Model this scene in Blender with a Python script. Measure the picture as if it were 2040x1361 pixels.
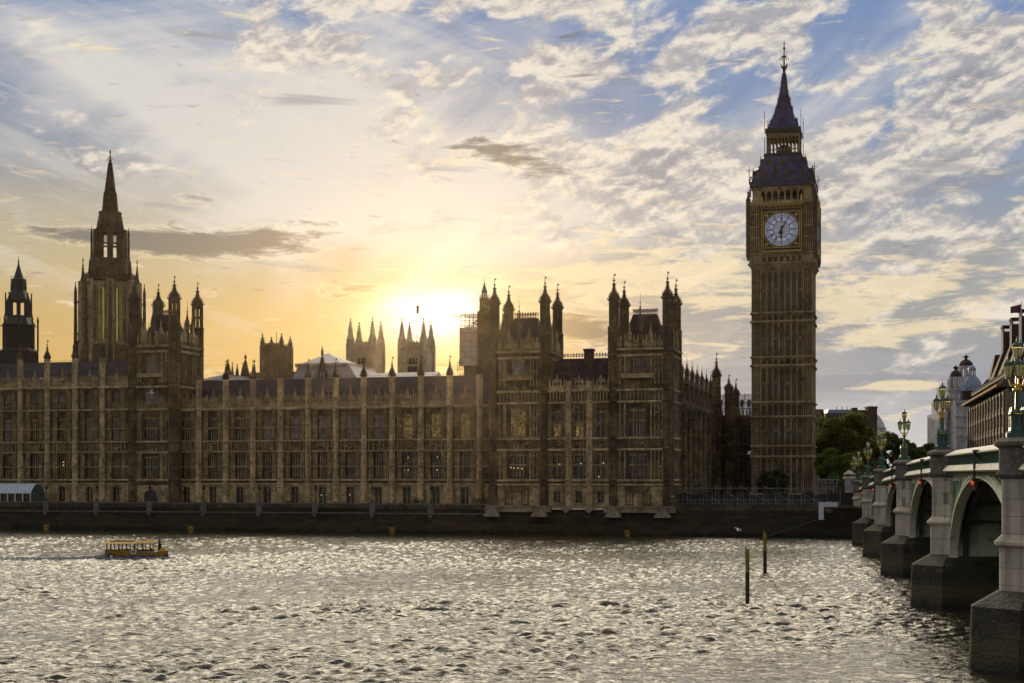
import bpy, math, random
import numpy as np
from math import sin, cos, tan, atan, atan2, pi, radians as R, sqrt
random.seed(7)
for o in list(bpy.data.objects): bpy.data.objects.remove(o)
S = bpy.context.scene
COL = S.collection
# ---------------------------------------------------------------- camera
EYE = 10.25; F = 2820.0; HOR = 955.0            # eye height above the water, focal length and horizon in photo pixels
cd = bpy.data.cameras.new('camera'); cam = bpy.data.objects.new('camera', cd); COL.objects.link(cam)
cam.location = (0, 0, EYE); cam.rotation_euler = (R(90), 0, 0)
cd.sensor_width = 36; cd.lens = 36*F/2040; cd.shift_y = (HOR-680.5)/2040
cd.clip_start = .5; cd.clip_end = 20000
S.camera = cam
S.view_settings.view_transform = 'Standard'; S.view_settings.look = 'None'; S.view_settings.gamma = 1
S.view_settings.exposure = 0.0
# ---------------------------------------------------------------- sky
SUN_AZ = atan((858-1020)/F); SUN_EL = atan((955-632)/F)      # direction of the sun seen from the river
W = bpy.data.worlds.new("World"); S.world = W; W.use_nodes = True
W.cycles.sampling_method = 'MANUAL'; W.cycles.sample_map_resolution = 512
NT = W.node_tree; NT.nodes.clear()
class N:                                                       # tiny expression layer over math nodes
    nt = NT
    def __init__(s, sock): s.s = sock
    @staticmethod
    def m(op, *a, clamp=False):
        n = N.nt.nodes.new('ShaderNodeMath'); n.operation = op; n.use_clamp = clamp
        for i, x in enumerate(a):
            if isinstance(x, N): N.nt.links.new(x.s, n.inputs[i])
            else: n.inputs[i].default_value = x
        return N(n.outputs[0])
    def __add__(s, o): return N.m('ADD', s, o)
    def __radd__(s, o): return N.m('ADD', s, o)
    def __sub__(s, o): return N.m('SUBTRACT', s, o)
    def __rsub__(s, o): return N.m('SUBTRACT', o, s)
    def __mul__(s, o): return N.m('MULTIPLY', s, o)
    def __rmul__(s, o): return N.m('MULTIPLY', s, o)
    def __truediv__(s, o): return N.m('DIVIDE', s, o)
def mx(a, b): return N.m('MAXIMUM', a, b)
def mn(a, b): return N.m('MINIMUM', a, b)
def ex(a): return N.m('EXPONENT', a)
def sm(x, a, b):                                              # smoothstep
    n = N.nt.nodes.new('ShaderNodeMapRange'); n.interpolation_type = 'SMOOTHSTEP'
    N.nt.links.new(x.s, n.inputs[0]); n.inputs[1].default_value = a; n.inputs[2].default_value = b
    return N(n.outputs[0])
def noise(x, y, z=0.0, sc=1.0, det=6, rough=.55, dist=0.0, out=0):
    c = N.nt.nodes.new('ShaderNodeCombineXYZ')
    for i, q in enumerate((x, y, z)):
        if isinstance(q, N): N.nt.links.new(q.s, c.inputs[i])
        else: c.inputs[i].default_value = q
    n = N.nt.nodes.new('ShaderNodeTexNoise'); N.nt.links.new(c.outputs[0], n.inputs['Vector'])
    n.inputs['Scale'].default_value = sc; n.inputs['Detail'].default_value = det
    n.inputs['Roughness'].default_value = rough; n.inputs['Distortion'].default_value = dist
    return N(n.outputs[out])
def srgb(r, g, b):
    f = lambda c: (c/12.92 if c <= .04045 else ((c+.055)/1.055)**2.4)
    return (f(r/255), f(g/255), f(b/255), 1)
def ramp(x, stops):
    n = N.nt.nodes.new('ShaderNodeValToRGB'); N.nt.links.new(x.s, n.inputs[0])
    e = n.color_ramp.elements
    while len(e) < len(stops): e.new(.5)
    for k, (p, c) in enumerate(stops): e[k].position = p; e[k].color = c
    return N(n.outputs[0])
def mix(f, a, b, mode='MIX'):
    n = N.nt.nodes.new('ShaderNodeMix'); n.data_type = 'RGBA'; n.blend_type = mode
    for i, x in ((0, f), (6, a), (7, b)):
        if isinstance(x, N): N.nt.links.new(x.s, n.inputs[i])
        elif i == 0: n.inputs[i].default_value = x
        else: n.inputs[i].default_value = x
    return N(n.outputs[2])
tc = NT.nodes.new('ShaderNodeTexCoord'); sx = NT.nodes.new('ShaderNodeSeparateXYZ')
NT.links.new(tc.outputs['Generated'], sx.inputs[0])
dx, dy, dz = (N(sx.outputs[i]) for i in range(3))
hyp = N.m('SQRT', dx*dx+dy*dy)
az = N.m('ARCTAN2', dx, dy)*(180/pi)                           # degrees, 0 = up the river view
el = N.m('ARCTAN2', dz, hyp)*(180/pi)
def AZ(px): return math.degrees(atan((px-1020)/F))
def EL(py, px=1020): return math.degrees(atan((HOR-py)/F*cos(R(AZ(px)))))
DPP = math.degrees(1/F)                                         # degrees per pixel near the middle
cvec = NT.nodes.new('ShaderNodeCombineXYZ'); NT.links.new(az.s, cvec.inputs[0]); NT.links.new(el.s, cvec.inputs[1])
def blob(px, py, rx, ry, rot=0.0, p=1.0):                       # soft elliptical cloud mass in the sky, sizes in pixels
    mp = NT.nodes.new('ShaderNodeMapping'); mp.vector_type = 'TEXTURE'; NT.links.new(cvec.outputs[0], mp.inputs[0])
    mp.inputs['Location'].default_value = (AZ(px), EL(py, px), 0); mp.inputs['Rotation'].default_value = (0, 0, R(rot)); mp.inputs['Scale'].default_value = (rx*DPP, ry*DPP, 1)
    d = NT.nodes.new('ShaderNodeVectorMath'); d.operation = 'DOT_PRODUCT'; NT.links.new(mp.outputs[0], d.inputs[0]); NT.links.new(mp.outputs[0], d.inputs[1])
    return N.m('POWER', math.exp(-p), N(d.outputs['Value']))
e01 = N.m('DIVIDE', el, 20.0, clamp=True)
def st(py, c): return (max(0, EL(py))/20, srgb(*c))
left = ramp(e01, [st(955, (206, 166, 100)), st(740, (212, 174, 106)), st(640, (204, 174, 118)), st(540, (192, 176, 140)), st(440, (180, 174, 158)),
                  st(330, (142, 152, 168)), st(200, (108, 130, 166)), st(0, (118, 146, 188))])
right = ramp(e01, [st(955, (206, 206, 204)), st(850, (194, 196, 198)), st(760, (156, 162, 172)), st(640, (158, 160, 162)), st(520, (158, 162, 166)),
                   st(400, (138, 154, 178)), st(200, (122, 146, 184)), st(0, (116, 144, 188))])
base = mix(sm(az, AZ(900), AZ(1500)), left, right)
# cream veil of high thin cloud, streaked along a rising diagonal
ra = R(20); su = az*cos(ra)+el*sin(ra); sv = el*cos(ra)-az*sin(ra)
rc = R(-22); tu = az*cos(rc)+el*sin(rc); tv = el*cos(rc)-az*sin(rc)
veil = noise(su*.09, sv*.26, 3.1, 1.0, 6, .58, .9)
veilm = blob(640, 320, 520, 210, 0) + blob(1000, 420, 420, 150, 0)*.8 + blob(330, 215, 380, 42, -27)*.9 + blob(420, 110, 380, 90, 0)*.45 - blob(0, 290, 210, 70, -15)*.6
vf = sm(veil + veilm*.36, .46, .96)
sky = mix(vf*.90, base, srgb(222, 219, 213))
strk = noise(tu*.10, tv*.75, 9.2, 1.0, 6, .60, .6)
sky = mix(sm(strk, .46, .72)*.40*sm(el, 3.0, 9.0)*sm(az, 8.0, -2.0), sky, srgb(228, 222, 212))
# broken fair-weather cloud, top and right: small torn patches, lit edge above, grey below
rb = R(13); cu = az*cos(rb)+el*sin(rb); cv = el*cos(rb)-az*sin(rb)
big = noise(cu*.22, cv*.48, 1.7, 1.0, 3, .5, .5)
def cumul(oa, oe): return noise(cu*.42+oa, cv*.78+oe, .7, 1.0, 8, .60, .18)
c0 = cumul(0, 0); c1 = cumul(-.05, -.20)
cm = (blob(1420, 70, 300, 75, 12)*.34 + blob(1640, 10, 260, 30, 0)*.10 + blob(1800, 240, 330, 130, 18)*.34 + blob(1140, 325, 290, 55, -4)*.40 + blob(1370, 300, 180, 60, 8)*.34 + blob(960, 140, 200, 50, 0)*.20
      + blob(1900, 560, 420, 150, 0)*.30 + blob(1350, 400, 260, 60, 0)*.24 + blob(1300, 500, 340, 120, 0)*.20 + blob(650, 100, 190, 50, 0)*.20 + blob(600, 10, 260, 40, 0)*.26 + blob(235, 322, 110, 24, 0)*.42
      + blob(1960, 90, 150, 160, 0)*.26 + blob(1085, 120, 60, 40, 0)*.2 + blob(1090, 185, 40, 14, 0)*.3 + blob(1000, 20, 300, 30, 0)*.14 + blob(40, 60, 200, 60, 0)*.1 - blob(700, 600, 900, 110, 0)*.25)
dens = c0*.52 + big*.56 + cm*.56 - .04
cf = sm(dens, .575, .675)
lit = sm((c0-c1), -.10, .10)
thick = sm(dens, .66, .86)
ccol = mix(lit, srgb(172, 172, 178), srgb(240, 230, 214))
ccol = mix(thick*(1.0-lit)*.7, ccol, srgb(138, 142, 152))
sky = mix(cf*.92, sky, ccol)
# low grey bars and dark shreds
bar = noise(az*.20, el*1.25, 5.0, 1.0, 6, .6, .5)
bm = (blob(1660, 762, 420, 34, 0)*.26 + blob(1700, 690, 330, 20, 0)*.12 + blob(1410, 640, 150, 40, 0)*.16 + blob(1600, 610, 300, 24, 0)*.12 + blob(1880, 345, 150, 40, 8)*.26 + blob(1760, 655, 120, 14, 0)*.16 + blob(1650, 470, 300, 60, 0)*.1)
sky = mix(sm(bar+bm, .58, .76)*.66, sky, srgb(146, 150, 160))
cr = noise(az*.42, el*2.1, 8.0, 1.0, 7, .62, .6)
crm = (blob(1800, 560, 340, 60, 0)*.16 + blob(1740, 672, 170, 18, 6)*.26 + blob(1800, 768, 70, 9, 0)*.34 + blob(1420, 700, 120, 24, 0)*.16 + blob(1180, 560, 250, 40, 0)*.14 + blob(1350, 540, 260, 80, 0)*.16 + blob(1700, 620, 200, 40, 0)*.14)
sky = mix(sm(cr+crm, .57, .74)*.80, sky, srgb(240, 222, 186))
# glow about the sun
warm = blob(830, 675, 440, 110)*.38 + blob(858, 640, 190, 95)*.40
sky = mix(mn(warm, .8), sky, srgb(244, 206, 136))
dk = noise(az*.55, el*2.6, 2.0, 1.0, 7, .64, .5)
dkm = (blob(170, 470, 105, 13, -3)*.62 + blob(345, 482, 135, 24, 0)*.95 + blob(535, 482, 120, 27, 4)*.66 + blob(640, 446, 45, 9, 0)*.42 + blob(380, 395, 50, 12, 0)*.24 + blob(1000, 305, 85, 26, -4)*.56
       + blob(1100, 335, 90, 16, -12)*.36 + blob(925, 288, 40, 10, 10)*.40 + blob(1165, 652, 80, 28, -10)*.72 + blob(930, 628, 60, 12, 0)*.34 + blob(700, 582, 90, 14, 0)*.28 + blob(890, 735, 60, 12, 0)*.3
       + blob(1190, 690, 50, 12, 0)*.34 + blob(480, 745, 150, 12, 0)*.24 + blob(650, 570, 200, 14, 0)*.14)
dk = dk*2.1-.55
df = sm(dk+dkm, .70, 1.16)
sky = mix(df*.9, sky, mix(blob(858, 632, 300, 180), srgb(112, 112, 112), srgb(176, 142, 92)))
rim = sm(dk+dkm, .54, .70)*(1.0-sm(dk+dkm, .70, .86))
sky = mix(rim*.30*sm(dkm, .05, .2), sky, srgb(250, 234, 200))
core = blob(856, 628, 92, 46, 0)*1.4 + blob(900, 606, 80, 30, 14)*.35 + blob(842, 545, 110, 20, 40)*.20
cn = noise(az*.35, el*1.2, 6.0, 1.0, 5, .6, .6)
core = core*(cn*1.1+.45)
sky = mix(mn(core, 1.0), sky, (1.35, 1.24, .98, 1))
# side of the sky behind the viewer and overhead: plain dusk-blue daylight
back = ramp(N.m('MULTIPLY', el, 1/90.0, clamp=True), [(0, (.39, .37, .35, 1)), (.25, (.42, .41, .41, 1)), (1, (.22, .25, .32, 1))])
away = sm(N.m('ABSOLUTE', az), 30, 75)
# added bright band above the view, there to brighten water and rails
upper = mix(sm(N.m('ABSOLUTE', az), 16, 75), (5.2, 4.5, 3.3, 1), back)
sky = mix(sm(el, 19.5, 26), sky, upper)
sky = mix(mx(away, sm(el, 34, 58)), sky, back)
sky = mix(sm(el, -.2, -2.0), sky, (.05, .05, .045, 1))
nish = NT.nodes.new('ShaderNodeTexSky'); nish.sky_type = 'NISHITA'; nish.sun_disc = False
nish.sun_elevation = SUN_EL; nish.sun_rotation = SUN_AZ; nish.air_density = 1.0; nish.dust_density = 2.0
bg1 = NT.nodes.new('ShaderNodeBackground'); NT.links.new(sky.s, bg1.inputs[0]); bg1.inputs[1].default_value = 1.0
bg2 = NT.nodes.new('ShaderNodeBackground'); NT.links.new(nish.outputs[0], bg2.inputs[0]); bg2.inputs[1].default_value = .05
# the blue daylight is mostly veiled by the cloud drawn above
ad = NT.nodes.new('ShaderNodeMixShader'); ad.inputs[0].default_value = .05
NT.links.new(bg1.outputs[0], ad.inputs[1]); NT.links.new(bg2.outputs[0], ad.inputs[2])
wo = NT.nodes.new('ShaderNodeOutputWorld'); NT.links.new(ad.outputs[0], wo.inputs[0])
# ---------------------------------------------------------------- sun
sl = bpy.data.lights.new('sun', 'SUN'); sl.energy = 3.0; sl.angle = R(.6); sl.color = (1, .80, .52)
so = bpy.data.objects.new('sun', sl); COL.objects.link(so)
so.rotation_euler = (R(90)-SUN_EL, 0, pi-SUN_AZ)      # shines out of the western sky toward the viewer
# ---------------------------------------------------------------- frames of reference
PHI = R(15.3)                                           # the palace front is turned this much from the view
cP, sP = cos(PHI), sin(PHI)
def W2(u, v): return (u*cP+v*sP, -u*sP+v*cP)            # palace frame -> world
def U(px, v): return v*tan(atan((px-1020)/F)-PHI)       # where the sight line of a photo column meets the line v
def V(px, u): return u/tan(atan((px-1020)/F)-PHI)
def DEP(u, v): return -u*sP+v*cP
def Z(py, u, v): return EYE+(HOR-py)/F*DEP(u, v)
# ---------------------------------------------------------------- materials
def new_mat(name):
    m = bpy.data.materials.new(name); m.use_nodes = True; N.nt = m.node_tree
    b = m.node_tree.nodes['Principled BSDF']; return m, b
def pm(name, c1, c2=None, sc=.5, rough=.8, metal=0, bump=0, bsc=3.0, stretch=(1, 1, 1), c3=None, emit=None, es=0, blocks=None, spec=.5, lo=.38, hi=.62, streak=0, tide=None):
    m, b = new_mat(name); nt = m.node_tree; L = nt.links.new
    b.inputs['Roughness'].default_value = rough; b.inputs['Metallic'].default_value = metal
    b.inputs['Specular IOR Level'].default_value = spec
    g = nt.nodes.new('ShaderNodeNewGeometry'); mp = nt.nodes.new('ShaderNodeMapping'); L(g.outputs['Position'], mp.inputs[0])
    mp.inputs['Scale'].default_value = stretch
    col = None
    c1 = tuple(c1)+(1,)
    if c2:
        n = nt.nodes.new('ShaderNodeTexNoise'); L(mp.outputs[0], n.inputs['Vector']); n.inputs['Scale'].default_value = sc
        n.inputs['Detail'].default_value = 8; n.inputs['Roughness'].default_value = .65
        f = sm(N(n.outputs[0]), lo, hi); col = mix(f, c1, tuple(c2)+(1,))
    if c3:
        n = nt.nodes.new('ShaderNodeTexNoise'); L(mp.outputs[0], n.inputs['Vector']); n.inputs['Scale'].default_value = sc*3.7
        n.inputs['Detail'].default_value = 5
        col = mix(sm(N(n.outputs[0]), .54, .68)*.8, col, tuple(c3)+(1,))
    if streak:
        mp2 = nt.nodes.new('ShaderNodeMapping'); L(g.outputs['Position'], mp2.inputs[0]); mp2.inputs['Scale'].default_value = (1.6, 1.6, .12)
        n = nt.nodes.new('ShaderNodeTexNoise'); L(mp2.outputs[0], n.inputs['Vector']); n.inputs['Scale'].default_value = 1.0; n.inputs['Detail'].default_value = 6
        col = mix(sm(N(n.outputs[0]), .46, .66)*streak, col, (c1[0]*.25, c1[1]*.25, c1[2]*.27, 1))
    if tide:                                             # weed and wet line on stone that the river covers
        sp0 = nt.nodes.new('ShaderNodeSeparateXYZ'); L(g.outputs['Position'], sp0.inputs[0]); zz_ = N(sp0.outputs[2]); nn_ = noise(N(sp0.outputs[0])*.35, N(sp0.outputs[1])*.35, 0, 1.0, 6, .6)
        zt_ = zz_+nn_*2.2
        col = mix(sm(zt_, 3.4, 2.9)*sm(zt_, 1.2, 2.0)*.8, col, tide+(1,)); col = mix(sm(zt_, 1.9, 1.1)*.85, col, (.010, .010, .007, 1))
    if blocks:                                           # courses of masonry or slates
        sp = nt.nodes.new('ShaderNodeSeparateXYZ'); L(g.outputs['Position'], sp.inputs[0])
        cb = nt.nodes.new('ShaderNodeCombineXYZ'); L((N(sp.outputs[0])+N(sp.outputs[1])*.6).s, cb.inputs[0]); L(sp.outputs[2], cb.inputs[1])
        bt = nt.nodes.new('ShaderNodeTexBrick'); L(cb.outputs[0], bt.inputs['Vector']); bt.inputs['Scale'].default_value = 1
        bt.inputs['Brick Width'].default_value = blocks[0]; bt.inputs['Row Height'].default_value = blocks[1]
        bt.inputs['Mortar Size'].default_value = blocks[2]; bt.inputs['Color1'].default_value = (1, 1, 1, 1); bt.inputs['Color2'].default_value = (blocks[3],)*3+(1,)
        bt.inputs['Mortar'].default_value = (.45, .45, .45, 1)
        col = mix(1.0, col if col else c1, N(bt.outputs[0]), 'MULTIPLY')
    if col: L(col.s, b.inputs['Base Color'])
    else: b.inputs['Base Color'].default_value = c1
    if bump:
        n = nt.nodes.new('ShaderNodeTexNoise'); L(g.outputs['Position'], n.inputs['Vector']); n.inputs['Scale'].default_value = bsc; n.inputs['Detail'].default_value = 6
        bp = nt.nodes.new('ShaderNodeBump'); bp.inputs['Strength'].default_value = bump; bp.inputs['Distance'].default_value = .2
        L(n.outputs[0], bp.inputs['Height']); L(bp.outputs[0], b.inputs['Normal'])
    if emit: b.inputs['Emission Color'].default_value = tuple(emit)+(1,); b.inputs['Emission Strength'].default_value = es
    return m
M = {}
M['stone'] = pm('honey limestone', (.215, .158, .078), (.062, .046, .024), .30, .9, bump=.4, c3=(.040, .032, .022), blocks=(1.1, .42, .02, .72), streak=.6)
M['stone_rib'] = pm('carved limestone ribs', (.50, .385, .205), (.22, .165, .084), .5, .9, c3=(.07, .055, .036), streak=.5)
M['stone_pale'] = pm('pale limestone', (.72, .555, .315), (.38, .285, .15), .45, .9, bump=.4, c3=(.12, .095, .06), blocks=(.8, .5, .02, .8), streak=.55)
M['stone_dark'] = pm('sooty and recess-shaded limestone', (.135, .098, .058), (.070, .052, .034), .3, .9, bump=.4, c3=(.035, .028, .022), blocks=(1.1, .42, .02, .75), streak=.4)  # soot colour, also used as painted shade in the clock tower recesses
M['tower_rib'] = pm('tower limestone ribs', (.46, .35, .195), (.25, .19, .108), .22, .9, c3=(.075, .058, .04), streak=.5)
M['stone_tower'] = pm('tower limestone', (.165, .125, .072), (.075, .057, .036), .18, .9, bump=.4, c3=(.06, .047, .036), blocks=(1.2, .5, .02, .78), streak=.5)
M['abbey'] = pm('grey portland stone', (.42, .36, .27), (.28, .24, .18), .1, .9, c3=(.2, .17, .13))
M['slate'] = pm('iron and slate roofing', (.070, .058, .072), (.036, .030, .038), .4, .85, blocks=(.9, .45, .04, .7), spec=.2)
M['roofblue'] = pm('blue cast iron tiles', (.100, .104, .235), (.055, .058, .135), .6, .75, blocks=(.7, .45, .05, .75), spec=.3)
M['lead'] = pm('pale lead sheet', (.40, .40, .44), (.30, .30, .34), .3, .5)
M['iron'] = pm('black iron', (.02, .02, .022), (.035, .032, .03), 1, .6)
M['gold'] = pm('gilding', (.62, .42, .09), (.42, .28, .06), 3, .4, metal=.6)
M['glass'] = pm('dark window glass', (.012, .012, .014), (.028, .027, .03), .8, .12)
M['glass_pale'] = pm('window with pale blinds', (.24, .24, .31), (.08, .08, .11), 1.2, .3)
M['glass_gold'] = pm('window with painted sun glow', (.06, .045, .02), None, 1, .3)  # mottled emission stands in for low sun shining through
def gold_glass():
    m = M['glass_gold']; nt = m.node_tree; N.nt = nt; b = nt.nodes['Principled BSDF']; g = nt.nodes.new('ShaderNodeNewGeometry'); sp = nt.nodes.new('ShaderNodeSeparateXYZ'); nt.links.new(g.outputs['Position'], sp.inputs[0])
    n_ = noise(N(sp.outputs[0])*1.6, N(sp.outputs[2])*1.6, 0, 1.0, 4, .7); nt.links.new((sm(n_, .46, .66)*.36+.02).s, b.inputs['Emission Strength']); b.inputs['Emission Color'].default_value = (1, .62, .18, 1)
gold_glass()
M['glass_green'] = pm('lit green glass', (.10, .09, .02), None, 1, .3, emit=(.75, .80, .20), es=.24)
M['bulb'] = pm('lamp bulb', (.9, .7, .3), None, 1, .3, emit=(1, .70, .25), es=1.0)
M['wallriver'] = pm('wet granite river wall', (.050, .042, .028), (.024, .021, .015), .12, .85, bump=.5, stretch=(.5, .5, 1.6), c3=(.06, .056, .018), blocks=(1.8, .6, .04, .55), spec=.3, tide=(.050, .044, .020))
M['footing'] = pm('pale footing stone', (.31, .26, .18), (.16, .135, .095), .4, .9, bump=.3, c3=(.12, .10, .05))
M['paving'] = pm('terrace paving', (.16, .15, .13), (.11, .10, .09), .5, .9)
M['ground'] = pm('city ground', (.07, .07, .065), (.05, .05, .045), .05, .95)
M['mud'] = pm('river bed mud', (.05, .045, .03), (.03, .028, .02), .1, .9)
M['green'] = pm('sage green bridge paint', (.47, .56, .41), (.36, .44, .32), .35, .42, c3=(.13, .17, .10), streak=.25)
M['green_dark'] = pm('deep green paint', (.022, .085, .058), (.015, .055, .040), 1.2, .4)
M['cream'] = pm('cream painted cornice', (.86, .84, .70), (.76, .74, .58), .6, .5, c3=(.25, .24, .15))
M['ochre'] = pm('ochre dentil band', (.22, .14, .045), (.10, .07, .03), 1.2, .6)
M['granite'] = pm('grey granite pier', (.60, .54, .45), (.44, .395, .33), .5, .85, bump=.2, bsc=8, streak=.45, blocks=(2.6, .92, .016, .9))
M['granite_cap'] = pm('weathered granite cap', (.15, .13, .115), (.085, .075, .065), .8, .85, bump=.4, c3=(.22, .20, .17))
M['pierwet'] = pm('algae stained pier base', (.060, .052, .036), (.028, .025, .02), .35, .7, bump=.6, bsc=4, c3=(.085, .08, .035), blocks=(1.9, .95, .03, .65), tide=(.080, .074, .030))
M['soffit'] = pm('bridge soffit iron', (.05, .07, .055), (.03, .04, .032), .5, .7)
M['asphalt'] = pm('asphalt', (.05, .05, .052), (.035, .035, .036), 1, .9)
M['lanternglass'] = pm('lantern glass', (.24, .28, .12), (.16, .20, .07), 2, .2, emit=(.95, .78, .30), es=.07)
M['flame'] = pm('lantern flame', (.9, .7, .3), None, 1, .3, emit=(1, .55, .20), es=2.2)
M['red'] = pm('red navigation lamp', (.5, .05, .02), None, 1, .4, emit=(1, .10, .02), es=.5)
M['yellow'] = pm('yellow paint', (.40, .22, .006), (.27, .145, .006), 2, .45)
M['yellow_top'] = pm('pale yellow roof', (.72, .48, .10), (.60, .38, .06), 2, .35)  # paler yellow for canopy and foredeck
M['blue'] = pm('blue paint', (.02, .05, .22), None, 1, .4)
M['rubber'] = pm('black rubber', (.015, .015, .015), None, 1, .7)
M['white'] = pm('white paint', (.72, .73, .78), (.62, .63, .68), 1, .6)
M['hoarding'] = pm('pale hoarding board', (.70, .72, .80), (.58, .60, .68), .4, .7)
M['sheet'] = pm('scaffold sheeting', (.50, .44, .36), (.40, .34, .28), .7, .8, blocks=(2, 1.9, .04, .9))
M['steel'] = pm('galvanised tube', (.26, .26, .28), (.15, .15, .16), 2, .6)
M['wood'] = pm('mooring timber', (.045, .045, .012), (.028, .026, .01), 3, .7, bump=.4, stretch=(1, 1, .2))
M['algae'] = pm('yellow green pile head', (.26, .24, .02), (.13, .12, .015), 3, .7, bump=.4)
M['canvas'] = pm('blue grey awning', (.50, .60, .74), (.40, .50, .62), .6, .6)
M['canvas_side'] = pm('grey green awning side', (.10, .14, .14), (.07, .10, .10), .6, .6)
M['person'] = pm('dark clothing', (.02, .02, .025), (.05, .04, .04), 2, .8)
M['skin'] = pm('skin', (.42, .24, .15), None, 1, .6)
M['shirt'] = pm('white shirt', (.7, .7, .72), None, 1, .7)
M['hair'] = pm('brown hair', (.12, .05, .02), None, 1, .7)
M['feather'] = pm('white feathers', (.8, .8, .8), (.55, .56, .6), 8, .7)
M['bark'] = pm('bark', (.05, .04, .03), (.03, .025, .02), 3, .9)
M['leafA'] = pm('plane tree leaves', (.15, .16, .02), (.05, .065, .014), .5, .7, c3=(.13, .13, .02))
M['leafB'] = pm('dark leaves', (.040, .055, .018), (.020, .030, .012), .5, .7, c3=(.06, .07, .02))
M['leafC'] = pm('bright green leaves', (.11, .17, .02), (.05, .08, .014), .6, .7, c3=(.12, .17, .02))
M['brick'] = pm('dark red brick', (.10, .060, .045), (.06, .04, .032), .5, .9, blocks=(.8, .3, .03, .8))
M['pearl'] = pm('white stone facade', (.50, .49, .53), (.36, .35, .39), .2, .8, c3=(.20, .19, .22), streak=.3)
M['dome'] = pm('blue lead dome', (.22, .29, .46), (.15, .20, .33), .5, .5)
M['bronze'] = pm('dark bronze cladding', (.045, .038, .035), (.028, .024, .022), .6, .85, spec=.15)
M['officestone'] = pm('buff stone mullion', (.22, .17, .125), (.13, .10, .075), .6, .8)
M['officeroof'] = pm('bronze ribbed roof', (.075, .062, .052), (.045, .038, .033), .8, .8, c3=(.11, .095, .08), stretch=(1, 1, .4), spec=.2)
M['copper'] = pm('orange eave strip', (.30, .17, .07), (.20, .11, .05), 1, .9, spec=.1)
M['officeglass'] = pm('office glass', (.05, .065, .065), (.11, .12, .11), .6, .15)
M['glassblue'] = pm('blue glazed attic', (.20, .27, .46), (.14, .19, .33), .5, .3)
M['flag'] = pm('dark red flag', (.18, .02, .03), (.03, .03, .10), 1.4, .8, lo=.47, hi=.53)
M['foam'] = pm('foam', (.55, .58, .62), (.35, .37, .40), 3, .6)
for k_, c_ in (('leafA', (.13, .16, .02, 1)), ('leafC', (.11, .17, .02, 1)), ('leafB', (.08, .11, .025, 1))):     # light coming through the leaves
    nt = M[k_].node_tree; b_ = nt.nodes['Principled BSDF']; tl = nt.nodes.new('ShaderNodeBsdfTranslucent'); tl.inputs[0].default_value = c_
    ms_ = nt.nodes.new('ShaderNodeMixShader'); ms_.inputs[0].default_value = .45; nt.links.new(b_.outputs[0], ms_.inputs[1]); nt.links.new(tl.outputs[0], ms_.inputs[2])
    nt.links.new(ms_.outputs[0], nt.nodes['Material Output'].inputs[0])
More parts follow.
